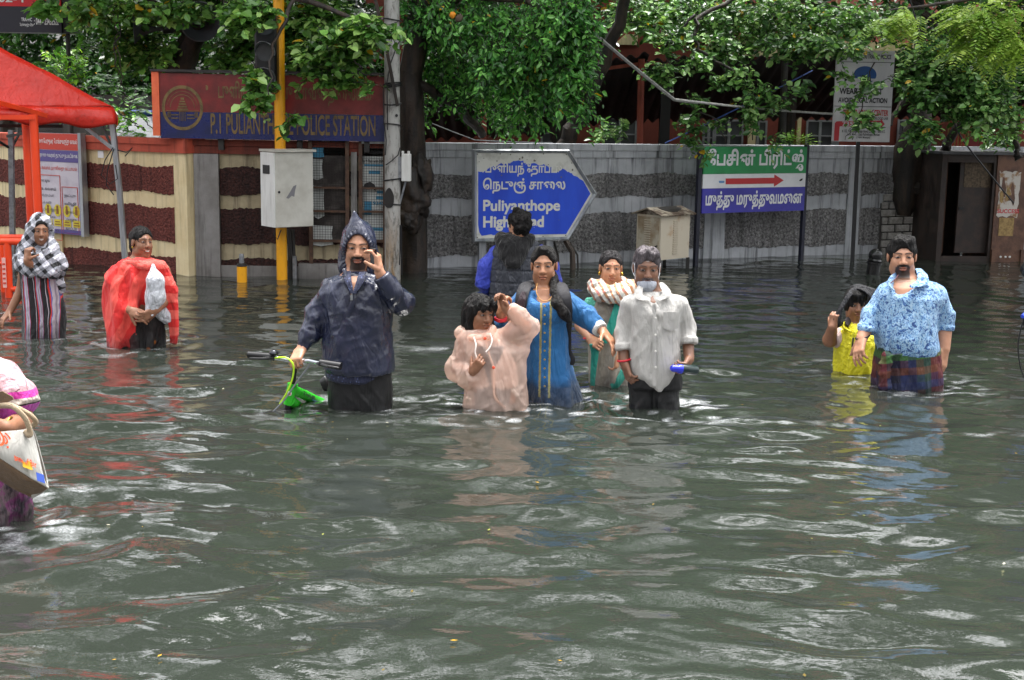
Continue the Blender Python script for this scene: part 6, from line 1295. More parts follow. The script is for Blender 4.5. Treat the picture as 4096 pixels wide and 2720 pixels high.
# ================================================================== the man in the navy rain jacket, with phone and bicycle
zC = lambda x, y: (950 + x / 1.7425, 800 + y / 1.7425)
def man_jacket():
    p = Person('bearded man in a pointed hooded navy rain jacket speaking on a phone', zC, (845, 1440), 'light'); P, S = p.P, p.S
    nk = P(815, 545, .03)
    p.head(838, 335, 1.04, wide=1.1, yaw=4, pitch=6, roll=1, neck=nk, beard='goatee', mous=1, gaze=.002, brow=1.25, d=-.02)
    S.loft(p.rows(((520, 690, 940, .085), (560, 650, 1000, .116), (640, 640, 1040, .142), (760, 640, 1040, .13), (1000, 640, 1040), (1180, 650, 1040), (1250, 665, 1040)), .115, shrink=.02), .03)
    a = p.arm((690, 655), (548, 800), (448, 1035), (.045, .04, .027), (0, .0, -.07)); p.hand(a[2], P(395, 1130, -.16) - a[2], (.35, .55, -.6), -1, 1.02, (62, 62, 62, 62), (35, .7))
    a2 = p.arm((1000, 645), (1150, 735), (990, 505), (.046, .042, .027), (0, -.05, -.13)); p.hand(a2[2], (-.12, .02, 1.0), (-1, .25, -.1), 1, 1.0, (40, 44, 46, 48), (40, .9), spread=.05)
    p.legs(r=.06); p.body()
    # trousers and the shirt tail below the jacket
    T = Solid(); T.loft(p.rows(((1180, 640, 1075), (1300, 640, 1070), (1500, 642, 1066)), .125), .02); 
    for x0, x1 in ((640, 868), (838, 1066)): T.cap(P((x0 + x1) / 2, 1330), P((x0 + x1) / 2, 1500) - (0, 0, .25), (x1 - x0) / 2 * p.u, (x1 - x0) / 2 * p.u * .95, .03)
    p.wear('trousers', T, cloth('black_denim', lin('#0e0e10'), .75, sheen=0, fold=.14), .008, amp=.006, scale=9)
    T = Solid(); T.loft(p.rows(((1150, 620, 1060), (1215, 612, 1040), (1238, 625, 1020), (1262, 690, 960)), .142), .01)
    def dots(t, v): return t.mix(t.ramp(t.n('ShaderNodeTexVoronoi', Vector=v, Scale=70.0), [(.2, 1.0), (.28, 0.0)]), lin('#232842'), lin('#59648c'))
    p.wear('shirt', T, cloth('dotted_navy_shirt', lin('#232842'), .8, dots), .008, amp=.004, scale=10)
    # jacket
    J = Solid(); J.loft(p.rows(((500, 765, 880, .05), (525, 690, 965, .075), (558, 628, 1035, .10), (640, 600, 1072, .125), (760, 606, 1078, .14), (900, 600, 1068, .15), (1000, 594, 1080, .155), (1100, 592, 1092, .16), (1165, 596, 1092, .16), (1196, 615, 1085, .15)), .15), .03)
    p.sleeve(J, ((662, 632), (552, 790), (500, 930), (452, 1040)), (.062, .055, .052, .033), .03, (0, 0, -.04, -.07)); p.sleeve(J, ((1015, 625), (1148, 718), (1082, 640), (1000, 528)), (.066, .058, .05, .043), .03, (0, -.05, -.1, -.13))
    for q0, q1 in (((745, 490), (775, 590)), ((890, 505), (840, 600))): J.cap(P(*q0, -.07), P(*q1, -.118), .013, .01, .03)
    J.cap(P(815, 475, -.1), P(802, 650, -.138), .06, .024, .01, op='s')
    def m_jk(t):
        v = t.obj(); a = t.noise(v, 6, 5, .6); c = t.mix(t.ramp(a, [(.35, 0.0), (.65, 1.0)]), lin('#1a1e30'), lin('#262b42')); d = t.ramp(t.n('ShaderNodeTexVoronoi', Vector=v, Scale=110.0), [(.1, 1.0), (.2, 0.0)])
        t.base(c); t.rough(.27); t.b.inputs['Coat Weight'].default_value = .25; cr = t.math('ABSOLUTE', t.math('SUBTRACT', t.noise(t.map(v, (1, 1, .35), rot=(0, .35, 0)), 9, 3, .5, .6), .5))
        t.bump(t.math('ADD', t.math('MULTIPLY', cr, 2.2), t.math('ADD', t.math('MULTIPLY', t.noise(v, 40, 3, .6), .1), t.math('MULTIPLY', d, .12))), .55, .03)
    MJ = mat('wet_navy_nylon', lin('#2b3050'), .27, build=m_jk)
    jk = p.wear('rain_jacket', J, MJ, .0068, amp=.014, scale=8, fine=.4, seed=2)
    H = Solid(); L, k = p.L, p.k
    H.cap(P(814, 84, .03), P(838, 300, .03), .006, .09, .02); H.ell(L(0, .022, .018), (.09, .11, .114), p.R, .03); H.cap(L(-.06, .02, -.05), L(-.055, .0, -.12), .05, .05, .03); H.cap(L(.06, .02, -.05), L(.055, .0, -.12), .05, .05, .03)
    H.ell(L(0, -.115, -.035), (.075, .12, .116), p.R, .012, 's'); H.ell(L(0, -.1, -.12), (.07, .09, .05), p.R, .01, 's')
    def pucker(V):
        q = (V - p.c) @ p.R; r = np.hypot(q[:, 0] / .075, (q[:, 2] + .035) / .112); a = np.arctan2(q[:, 2] + .035, q[:, 0]); m = np.exp(-((r - 1.06) / .12) ** 2) * (q[:, 1] < .03); return V + (np.sin(a * 34)[:, None] * m[:, None] * .0045) * (p.R @ np.array((0, -1, 0)))
    p.wear('hood', H, MJ, .005, amp=.006, scale=10, post=pucker)
    MSc = MATS['dotted_navy_shirt']; ribbon('shirt_collar', [P(770, 500, -.05), P(768, 545, -.1), P(785, 600, -.128), P(800, 650, -.14)], [.016, .02, .014, .008], MSc, p.root, .3); ribbon('shirt_collar', [P(868, 505, -.05), P(862, 545, -.1), P(838, 600, -.128), P(812, 650, -.14)], [.016, .022, .016, .008], MSc, p.root, .3)
    b = MB(); b.tube([P(795, 690, -.135), P(800, 640, -.13)], .004, 6); b.box(P(795, 682, -.142), (.012, .006, .025)); b.build('zip', M_steel, jk)
    pl_ = [P(800, 640, -.122), P(785, 720, -.134), P(740, 830, -.139), P(700, 950, -.14), P(685, 1100, -.142)]; ribbon('front_flap', [q + np.array((.012, 0, 0)) for q in pl_], [.008, .014, .016, .016, .014], MJ, jk, .3)
    ph = thing('mobile_phone', 'dark mobile phone held to the ear of the man in the navy hood', 'phone', P(940, 420, -.06)); FPh = Frame(P(950, 432, -.128), (.55, -.83, 0), unit(np.array((-.12, -.05, 1)))); b = MB(); FPh.box(b, -.034, .034, -.07, .075, -.009, 0, .004); b.build('case', mat('phone_black', lin('#141518'), .2), ph)
    b = MB(); FPh.box(b, -.03, .03, -.062, .067, -.0105, -.0095); b.build('screen', mat('phone_glass', (.005, .005, .007), .05), ph)
    WAKES.append((*p.root.location[:2], .55, .17))
    return p
PC = man_jacket()
# ------------------------------------------------------------------ the green bicycle
def bicycle():
    G = lambda x, y, d=0: at(*zC(x, y), 6.95 + d)
    o = onwater(*zC(352, 1478)); t = thing('bicycle', 'bright green bicycle sunk to its frame beside the man in the navy jacket', 'bicycle', (o[0], o[1], -.72))
    MG = worn('bright_green_enamel', lin('#35c52a'), lin('#2fb225'), 4, .28, bump=.02); MK = mat('bike_black', lin('#141416'), .35); MC = mat('chrome', lin('#b8bcc0'), .15, 1.0); MY = mat('lime_cable', lin('#b4e02c'), .4)
    b = MB(); b.tube([G(384, 1285), G(352, 1425)], .025, 14); b.tube([G(386, 1280), G(384, 1292)], .029, 14); hd = b.build('head_tube', MG, t, True)
    b = MB(); b.lathe(G(362, 1350, -.026), [(0, .004), (.012, .004), (.013, 0)], (0, -1, 0), 16); b.build('round_badge', M_white, hd)
    b = MB(); b.lathe(G(362, 1350, -.0285), [(0, .003), (.006, .003), (.007, .002)], (0, -1, 0), 12); b.build('badge_centre', M_red, hd)
    e1, e2 = G(372, 1315), G(640, 1440, .35); b = MB(); b.tube([e1, e2], .027, 12); tt = b.build('top_tube', MG, t, True)
    f1, f2 = G(362, 1395), G(500, 1500, .3); b = MB(); b.tube([f1, f2], .031, 12); dt = b.build('down_tube', MG, t, True)
    for txt, A, B, m0, m1, par, h in (('THUR', e1, e2, .18, .5, tt, .02), ('HER', f1, f2, .22, .6, dt, .024)):
        ax = unit(B - A); Fq = Frame(A + np.cross(ax, (0, 0, 1)) * .0 , ax, unit(np.array((0, 0, 1.0)) - ax * ax[2])); ln = np.linalg.norm(B - A); lettering('lettering', txt, Fq, ln * m0, ln * m1, -h / 2, h / 2, .0325, MK, par, .03)
    b = MB(); Fq = Frame(e1, unit(e2 - e1), unit(np.array((0, 0, 1.0)) - unit(e2 - e1) * unit(e2 - e1)[2])); Fq.box(b, .19, .34, -.016, -.008, .025, .0285); b.build('stripe', mat('teal_stripe', lin('#1d7f8a'), .3), tt)
    b = MB(); b.tube([G(402, 1140), G(396, 1190), G(384, 1282)], .014, 10); b.build('stem', MK, t, True)
    b = MB(); b.tube([G(352, 1425), G(346, 1462), G(335, 1500)], .019, 10); b.box(G(330, 1468, -.01), (.085, .05, .014), bev=.005); b.build('fork_crown', MK, t, True)
    b = MB(); b.tube([G(255, 1098, .0), G(330, 1112, .0), G(402, 1128, -.01), G(500, 1120, -.08), G(580, 1138, -.14)], .0115, 10); hb = b.build('handlebar', MC, t, True)
    for pts in ((G(76, 1078, .03), G(255, 1094, .0)), (G(575, 1134, -.14), G(722, 1158, -.17))): b = MB(); b.tube(list(pts), [.02, .021], 12); b.build('grip', MK, t, True)
    for pts in ((G(84, 1104, -.03), G(180, 1106, -.04), G(262, 1096, -.01)), (G(705, 1172, -.2), G(630, 1160, -.2), G(560, 1136, -.13))): b = MB(); b.tube(list(pts), [.006, .008, .01], 8); b.build('brake_lever', MC if pts[0][0] > 0 else MK, t, True)
    b = MB(); b.lathe(G(252, 1075, -.02), [(.024, 0), (.026, .008), (.018, .02), (.006, .026)], (.1, 0, 1), 18); bl_ = b.build('bell', mat('dark_bell', lin('#2c2e33'), .15, .6), t, True)
    b = MB(); b.tube([G(252, 1080, -.02), G(254, 1098, -.01)], .007, 8); b.build('bell_clamp', MK, bl_)
    b = MB(); b.box(G(450, 1130, -.05), (.046, .025, .036), bev=.009); b.build('reflector', mat('clear_reflector', lin('#d8dcde'), .15), t, True)
    for nm, mm, pts, r in (('brake_cable', MY, (G(262, 1100, -.03), G(340, 1100, -.06), G(388, 1150, -.07), G(384, 1240, -.06), G(340, 1350, -.05), G(295, 1420, -.03)), .0052), ('brake_cable', mat('grey_cable', lin('#75787c'), .4), (G(520, 1118, -.06), G(480, 1180, -.07), G(420, 1260, -.06), G(330, 1390, -.05), G(250, 1475, -.04)), .0045)): ribbon(nm, pts, r, mm, t, 1.0, 8)
    b = MB(); b.tube([G(585, 1290, .5), G(612, 1280, .5), G(640, 1278, .52)], [.03, .045, .05], 12, flat=.5); b.build('saddle', MK, t, True)
    b = MB(); b.tube([G(634, 1290, .52), G(636, 1440, .5)], .013, 10); b.build('seat_post', MC, t, True)
    for c, r in ((G(320, 1480) + (-.03, -.08, -.36), .3),): b = MB(); b.tube([c + (.25 * r * math.cos(a), r * math.cos(a), r * math.sin(a)) for a in np.linspace(0, 6.283, 40)], .02, 8); b.build('front_tyre', MK, t, True)
    WAKES.append((o[0], o[1], .35, .06))
bicycle()
# ================================================================== the woman in the blue kurta
zE = lambda x, y: (1700 + x / 1.7425, 800 + y / 1.7425)
def woman_kurta():
    p = Person('woman in a bright blue kurta with dark backpack straps leading a girl by the hand', zE, (880, 1388), 'mid'); P, S = p.P, p.S
    p.head(823, 462, .95, wide=1.07, yaw=-6, pitch=2, roll=-2, neck=P(832, 640, .03), gaze=-.001, d=-.02, brow=1.0, scalp=lambda x, y, z: (z - .07 + .35 * np.abs(x) + .5 * (y + .06)))
    S.loft(p.rows(((612, 760, 905, .065), (660, 660, 990, .08), (720, 670, 985, .11), (850, 700, 985, .12), (1000, 710, 980), (1250, 720, 1010)), .115, shrink=.015), .03)
    a = p.arm((705, 745), (600, 850), (527, 800), (.045, .04, .026), (0, .02, -.16)); hw = a[2]; p.hand(hw, (.05, .05, 1), (.75, .45, .1), -1, .95, (66, 68, 70, 72), (50, .6), spread=.02)
    a2 = p.arm((955, 735), (1130, 810), (1238, 915), (.046, .042, .026), (0, -.03, -.12)); p.hand(a2[2], P(1325, 1010, -.18) - a2[2], (-.45, .15, -.9), -1, 1.0, (18, 24, 30, 38), (10, .55), spread=.13)
    p.legs(r=.06); p.body()
    K = Solid(); K.loft(p.rows(((628, 700, 940, .075), (650, 645, 1000, .09), (700, 640, 1005, .125), (800, 655, 1004, .135), (870, 668, 1000, .128), (1000, 690, 998, .122), (1100, 688, 1008, .13), (1250, 680, 1045, .15), (1390, 672, 1092, .17), (1440, 668, 1105, .17)), .14), .02)
    for x in (755, 900): K.ell(P(x, 775, -.085), (.066, .058, .062), None, .05)
    p.sleeve(K, ((690, 722), (592, 805), (560, 862)), (.064, .06, .056), .03, (0, .0, 0)); p.sleeve(K, ((560, 862), (530, 838)), (.05, .04), .02, (0, -.1)); p.sleeve(K, ((965, 715), (1115, 800), (1212, 895)), (.066, .059, .044), .03, (0, -.03, -.1))
    K.ell(P(825, 640, -.1), (.07, .06, .065), None, .01, 's')
    x1, x2 = P(803, 900)[0] - p.root.location[0], P(868, 900)[0] - p.root.location[0]; zt_ = P(0, 700)[2] + .72; zb_ = P(0, 1320)[2] + .72
    def pat(t, v):
        X, Y, Z = t.xyz(v); n_ = t.noise(v, 130, 2, .7); base = t.mix(t.noise(v, 5, 4), lin('#0b4f86'), lin('#1769a3')); m = None
        for xc in (x1, x2):
            k = t.math('LESS_THAN', t.math('ABSOLUTE', t.math('ADD', t.math('SUBTRACT', X, xc), t.math('MULTIPLY', t.math('SUBTRACT', n_, .5), .012))), .0062); m = k if m is None else t.math('MAXIMUM', m, k)
        m = t.math('MULTIPLY', m, t.math('MULTIPLY', t.math('LESS_THAN', Z, zt_ + .03), t.math('GREATER_THAN', Z, zb_))); m = t.math('MULTIPLY', m, t.math('LESS_THAN', Y, .02))
        wet = t.ramp(t.math('ADD', Z, t.math('MULTIPLY', t.noise(v, 4, 4), .25)), [(.94, 1.0), (1.08, 0.0)])
        base = t.mix(t.math('MULTIPLY', wet, .8), base, lin('#082440'))
        return t.mix(m, base, lin('#8f8a5c'))
    kt = p.wear('kurta', K, cloth('blue_cotton', lin('#1470ad'), .7, pat, fold=.5, fs=14), .007, amp=.009, scale=6.5, folds=(.012, 7, P(0, 1000)[2], P(0, 1350)[2]), fine=.5, seed=5)
    for y in range(740, 1330, 62): b = MB(); b.lathe(P(834, y, -.158 - .00003 * (y - 740)), [(0, .004), (.0055, .003), (.006, 0)], (0, -1, 0), 10); b.build('button', mat('brass', lin('#b09a58'), .3, .6), kt)
    e = p.sleeve
    C = Solid(); C.cap(P(1200, 882, -.09), P(1226, 908, -.115), .046, .044, .01, flat=True); p.wear('cuff', C, cloth('white_cuff', lin('#d8d8d4'), .8), .006)
    ribbon('necklace', [P(782, 580, -.03), P(776, 640, -.085), P(800, 690, -.11), P(835, 705, -.125), P(872, 690, -.11), P(895, 640, -.08)], .0028, mat('gold_thread', lin('#a97a3c'), .4), p.root, 1.0)
    for yy in (-1, 0, 1): ribbon('bracelet', [hw + np.array((.032 * math.cos(a), .03 * math.sin(a), -.025 + .006 * yy + .004 * math.cos(2 * a))) for a in np.linspace(0, 6.283, 14)], .0042, mat('red_thread', lin('#c02030'), .6), p.root, 1.0)
    def ex(H, L, k):
        for sx in (-1, 1): H.cap(L(sx * .012, -.058, .094), L(sx * .066, -.035, .028), .018 * k, .016 * k, .015); H.cap(L(sx * .066, -.035, .03), L(sx * .074, .0, -.03), .016 * k, .016 * k, .02)
    p.hair(M_hair, 'tied', 1.06, line=.1, extra=ex, amp=.004)
    br = [p.L(.06, .03, -.06), P(895, 570, -.0), P(900, 640, -.07), P(925, 720, -.13), P(968, 790, -.15), P(1000, 840, -.15)]
    tail('braid', br, [.02, .021, .024, .029, .033, .018], M_hair, p.root)
    bp = thing('backpack', 'dark school backpack worn on the back of the woman in the blue kurta', 'backpack', P(850, 900, .25)); MBk = cloth('dark_pack_cloth', lin('#17161c'), .75, sheen=0, fold=.12); MBm = cloth('maroon_pack_cloth', lin('#2e1f27'), .75)
    B = Solid(); B.loft(p.rows(((610, 720, 960, .08), (660, 690, 990, .11), (900, 690, 1000, .12), (1010, 700, 1000, .11)), .1, .27), .03); V, Q = B.mesh(.01); npmesh('pack', V, quads=Q, material=MBk, parent=bp)
    ribbon('strap', [P(735, 575, .06), P(705, 590, -.03), P(680, 650, -.115), P(665, 740, -.135), P(655, 800, -.1), P(650, 860, .02)], [.034, .036, .036, .034, .024, .018], MBk, bp, .22, 12); ribbon('strap', [P(915, 578, .06), P(945, 592, -.03), P(972, 660, -.115), P(992, 760, -.13), P(1000, 860, -.07), P(1002, 950, .03)], [.034, .036, .036, .032, .022, .016], MBk, bp, .22, 12)
    ribbon('strap_lining', [P(690, 640, -.128), P(676, 690, -.15), P(668, 740, -.152)], [.012, .022, .024], MBm, bp, .3); ribbon('loose_strap', [P(992, 860, -.08), P(1008, 960, -.04), P(1010, 1050, -.04), P(1030, 1110, -.05), P(1022, 1150, -.05)], [.011, .01, .009, .014, .012], MBk, bp, .5)
    WAKES.append((*p.root.location[:2], 1.0, .2)); p.hw = hw; return p
PE = woman_kurta()
# ================================================================== the girl in the peach raincoat
def girl_peach():
    p = Person('girl in a translucent peach plastic raincoat holding up one hand to the woman in blue', zE, (480, 1442), 'dark'); P, S = p.P, p.S
    p.head(425, 800, .89, wide=1.06, yaw=34, pitch=4, roll=2, neck=P(385, 955, .03), gaze=.003, d=-.03, brow=.9)
    S.loft(p.rows(((930, 330, 470, .05), (970, 280, 540, .07), (1100, 300, 560), (1250, 310, 580), (1330, 320, 590)), .085), .03)
    hw = P(560, 752, -.06); a = p.arm((520, 960), (700, 890), hw, (.035, .032, .022), (0, -.04, -.06)); p.hand(hw, (-.35, .02, .9), (-.6, -.5, .2), 1, .78, (60, 62, 64, 66), (45, .7), spread=.03)
    a2 = p.arm((285, 990), (225, 1170), (335, 1195), (.035, .032, .022), (0, 0, -.13)); p.hand(P(335, 1195, -.13), P(395, 1115, -.16) - P(335, 1195, -.13), (.4, .6, .5), 1, .8, (50, 60, 68, 72), (40, .7), spread=.04)
    p.legs(r=.05); p.body()
    T = Solid(); T.loft(p.rows(((1000, 320, 560), (1250, 330, 600), (1500, 350, 600)), .1), .02); p.wear('jeans', T, cloth('blue_denim', lin('#1e2a44'), .8), .01); T = Solid(); T.loft(p.rows(((925, 320, 480, .06), (965, 275, 545, .08), (1150, 295, 640, .1), (1300, 300, 650, .1)), .1), .03); p.wear('tshirt', T, cloth('pale_tshirt', lin('#d8c4bc'), .85), .01)
    def m_coat(t):
        v = t.obj(); c = t.mix(t.noise(v, 5, 4), lin('#f6d6c4'), lin('#f8e2d6')); t.base(c); t.rough(.34)
        w_ = t.math('ABSOLUTE', t.math('SUBTRACT', t.noise(t.map(v, (1, 1, .35), rot=(0, .3, 0)), 9, 3, .5, .6), .5)); t.bump(t.math('ADD', t.math('MULTIPLY', w_, 2.4), t.math('MULTIPLY', t.noise(v, 45, 3), .06)), .8, .03)
        tr = t.nt.nodes.new('ShaderNodeBsdfTransparent'); tr.inputs[0].default_value = (1, .86, .78, 1); mx = t.nt.nodes.new('ShaderNodeMixShader'); mx.inputs[0].default_value = .5; tl_ = t.nt.nodes.new('ShaderNodeBsdfTranslucent'); t.nt.links.new(c, tl_.inputs[0]); m2 = t.nt.nodes.new('ShaderNodeMixShader'); m2.inputs[0].default_value = .3
        out = t.nt.nodes['Material Output']; t.nt.links.new(t.b.outputs[0], m2.inputs[1]); t.nt.links.new(tl_.outputs[0], m2.inputs[2]); t.nt.links.new(m2.outputs[0], mx.inputs[1]); t.nt.links.new(tr.outputs[0], mx.inputs[2]); t.nt.links.new(mx.outputs[0], out.inputs[0])
    M = mat('peach_plastic', lin('#efbfa4'), .34, build=m_coat)
    K = Solid(); K.loft(p.rows(((905, 260, 470, .065), (950, 235, 560, .09), (1040, 240, 690, .12), (1150, 265, 705, .13), (1300, 275, 708, .135), (1410, 264, 712, .135), (1452, 262, 716, .13)), .13), .03)
    p.sleeve(K, ((520, 960), (620, 925), (722, 872), (655, 800), (592, 752)), (.046, .05, .046, .038, .032), .03, (0, -.02, -.04, -.05, -.06)); p.sleeve(K, ((300, 1010), (235, 1170), (285, 1225), (332, 1208)), (.058, .058, .055, .04), .03, (0, 0, -.06, -.12))
    K.cap(P(735, 890, -.03), P(680, 1060, -.02), .022, .015, .06); K.ell(P(395, 915, -.1), (.045, .06, .05), None, .01, 's')
    ct = p.wear('raincoat', K, M, .0066, amp=.017, scale=7.5, fine=.5, folds=(.010, 6, P(0, 1000)[2], P(0, 1400)[2]), seed=8)
    Hd = Solid(); Hd.cap(P(260, 935, .03), P(330, 965, -.07), .028, .02, .02); Hd.cap(P(330, 965, -.07), P(440, 950, -.08), .02, .02, .02); Hd.cap(P(260, 930, .04), P(420, 905, .1), .04, .05, .03); Hd.cap(P(440, 950, -.08), P(470, 900, .0), .02, .025, .02); p.wear('hood_roll', Hd, M, .006, amp=.006, scale=12)
    Mw = mat('white_cord', lin('#e6dcd4'), .5); ribbon('cord', [P(340, 955, -.1), P(355, 1010, -.125), P(350, 1060, -.135), P(362, 1110, -.14)], .004, Mw, ct, 1); ribbon('cord', [P(455, 930, -.1), P(468, 980, -.125), P(450, 1030, -.14), P(425, 1060, -.145)], .004, Mw, ct, 1)
    for x, y in ((418, 965), (478, 1168)): b = MB(); b.lathe(P(x, y, -.145), [(0, .007), (.008, .005), (.009, 0)], (0, -1, 0), 12); b.build('button', mat('orange_button', lin('#e0573a'), .4), ct)
    ribbon('front_seam', [P(425, 990, -.125), P(450, 1080, -.142), P(478, 1170, -.146), P(480, 1300, -.15), P(490, 1380, -.15), P(560, 1450, -.14)], [.004, .005, .005, .005, .006, .004], M, ct, .3)
    p.hair(M_hair, 'bob', 1.08, amp=.006, scale=55)
    def fr(H, L, k): pass
    ribbon('fringe', [p.L(.02, -.075, .095), p.L(.035, -.112, .06), p.L(.045, -.108, .02)], [.02, .018, .006], M_hair, p.root, .4, 10); ribbon('fringe', [p.L(-.02, -.08, .095), p.L(-.035, -.105, .065), p.L(-.052, -.09, .03)], [.024, .02, .008], M_hair, p.root, .4, 10)
    WAKES.append((*p.root.location[:2], 1.0, .19)); return p
PF = girl_peach()
# ================================================================== the man in the white shirt with the mask on his chin
zH = lambda x, y: (2200 + x / 1.96, 900 + y / 1.96)
def man_white():
    p = Person('grey haired man in a pale shirt with a face mask pulled under his chin', zH, (815, 1430), 'deep'); P, S = p.P, p.S
    p.head(768, 352, .99, wide=1.05, yaw=0, pitch=7, roll=0, neck=P(805, 560, .03), mous=1, bcol=lin('#5a5052'), hair=lin('#2c2626'), d=-.02, mark=lin('#a9a2a0'), brow=1.1)
    S.loft(p.rows(((540, 700, 920, .075), (585, 640, 1020, .108), (660, 640, 1010, .126), (740, 640, 1000, .12), (900, 645, 990), (1080, 650, 980), (1180, 680, 960)), .105, shrink=.02), .03)
    a = p.arm((650, 665), (572, 850), (580, 1075), (.045, .038, .026), (0, .02, -.05)); p.hand(a[2], P(615, 1180, -.08) - a[2], (.75, .3, .1), -1, 1.0, (35, 40, 45, 50), (25, .8), spread=.03)
    a2 = p.arm((990, 660), (1078, 860), (1090, 1055), (.045, .038, .026), (0, .03, -.07)); p.hand(a2[2], P(1050, 1125, -.15) - a2[2], (-.85, -.3, -.1), 1, 1.0, (58, 60, 62, 64), (45, .7), spread=.03)
    p.legs(r=.05); p.body()
    T = Solid(); T.loft(p.rows(((1060, 622, 1015), (1150, 620, 1014), (1260, 622, 1016)), .115), .02)
    T.cap(P(720, 1230), P(722, 1440) - (0, 0, .25), .072, .066, .03); T.cap(P(915, 1230), P(920, 1440, -.05) - (0, 0, .25), .072, .066, .03)
    p.wear('trousers', T, cloth('charcoal_trousers', lin('#121215'), .75, sheen=0, fold=.14), .008, amp=.012, scale=8)
    J = Solid(); J.loft(p.rows(((525, 715, 890, .05), (548, 660, 980, .07), (572, 605, 1042, .085), (610, 588, 1056, .10), (680, 612, 1030, .125), (780, 625, 1008, .13), (900, 622, 1008, .132), (1000, 612, 1018, .135), (1090, 612, 1022, .137), (1170, 628, 1000, .136), (1215, 690, 965, .132), (1275, 815, 868, .125)), .13), .03)
    p.sleeve(J, ((632, 640), (578, 830), (578, 970)), (.054, .045, .044), .025, (0, .02, -.03)); p.sleeve(J, ((1008, 635), (1066, 790), (1082, 925)), (.054, .047, .046), .025, (0, .03, -.02))
    for c, dd in (((578, 955), -.025), ((1084, 905), -.015)): J.cap(P(c[0], c[1] - 18, dd), P(c[0] + 2, c[1] + 26, dd - .01), .049, .048, .006, flat=True)
    J.cap(P(808, 500, -.1), P(812, 620, -.125), .066, .024, .008, op='s')
    def pat(t, v): return t.mix(t.noise(v, 4, 4), lin('#a9a7a3'), lin('#b8b6b2'))
    M = cloth('pale_linen', lin('#c4c2be'), .85, pat, fold=.45, fs=13)
    sh = p.wear('shirt', J, M, .0066, amp=.007, scale=6.5, fine=.4, seed=11)
    ribbon('collar', [P(872, 455, .0), P(895, 490, -.05), P(915, 540, -.085), P(850, 588, -.12)], [.014, .022, .026, .008], M, sh, .3); ribbon('collar', [P(715, 470, .0), P(702, 505, -.05), P(700, 560, -.085), P(785, 590, -.12)], [.014, .02, .024, .008], M, sh, .3)
    x0 = 818
    ribbon('placket', [P(x0, y, -.128 - .012 * min(1, (y - 600) / 200)) for y in (620, 760, 900, 1060, 1190, 1262)], .011, M, sh, .25)
    for y in (730, 862, 990, 1115): b = MB(); b.lathe(P(x0 + 10, y, -.148), [(0, .004), (.006, .003), (.0065, 0)], (0, -1, 0), 10); b.build('button', mat('pearl_button', lin('#d8d6d0'), .3), sh)
    b = MB(); Fp = Frame(P(885, 810, -.135), (1, .06, 0)); w_, h_ = 118 * p.u, 130 * p.u; b.poly([Fp.p(0, 0), Fp.p(w_ * .5, -.012), Fp.p(w_, 0), Fp.p(w_, h_), Fp.p(0, h_)], Fp.n, .006); b.build('pocket', M, sh)
    # face mask under the nose, with ear loops
    L, k, R = p.L, p.k, p.R; H = Solid(); H.ell(L(0, -.035, -.085), np.array((.056, .064, .044)) * k, R, .01); H.ell(L(0, -.075, -.085), np.array((.03, .032, .034)) * k, R, .03); H.plane(L(0, -.08, -.062), R @ np.array((0, .25, 1)), L(-.1, -.15, -.2) - .05, L(.1, .1, .1) + .05, .004)
    H.ell(L(0, .04, -.05), np.array((.09, .06, .1)) * k, R, .004, 's')
    mk = p.wear('face_mask', H, cloth('grey_mask', lin('#a8adb8'), .8, fold=.3), .0045, amp=.004, scale=16)
    for sx in (-1, 1): ribbon('ear_loop', [L(sx * .05, -.06, -.07), L(sx * .074, -.02, -.045), L(sx * .086, .02, -.02), L(sx * .085, .015, .015), L(sx * .078, -.02, .02), L(sx * .07, -.045, -.06)], .0017, mat('white_elastic', lin('#d8d8dc'), .6), mk, 1)
    p.hair(M_hairg, 'short', 1.05, line=.083, amp=.008, extra=lambda H, L, k: (H.ell(L(.02, -.04, .085), np.array((.045, .04, .026)) * k, p.R, .03), H.ell(L(-.03, -.03, .085), np.array((.035, .045, .024)) * k, p.R, .03)))
    ribbon('thread_bracelet', [a[2] + np.array((.034 * math.cos(t), .03 * math.sin(t), .012 + .006 * math.cos(t))) for t in np.linspace(0, 6.283, 14)], .0055, mat('red_thread', lin('#c02030'), .6), p.root, 1)
    bt = thing('water_bottle', 'dark bottle with bright blue cap carried sideways by the man in the pale shirt', 'bottle', P(1050, 1130, -.17)); ax = P(945, 1122, -.2) - P(1145, 1140, -.13); A = P(1150, 1140, -.13); ln = np.linalg.norm(ax)
    b = MB(); b.lathe(A, [(.024, 0), (.028, .01), (.028, ln * .58), (.016, ln * .74), (.016, ln * .78)], ax, 20); b.build('body', mat('dark_bottle', lin('#1b2a2a'), .12), bt, True); b = MB(); b.lathe(A + unit(ax) * ln * .6, [(.026, 0), (.024, ln * .12), (.019, ln * .16), (.019, ln * .34), (.012, ln * .4)], ax, 16); b.build('cap', mat('blue_cap', lin('#2b36c4'), .3), bt, True)
    WAKES.append((*p.root.location[:2], 1.0, .19)); return p
PH = man_white()
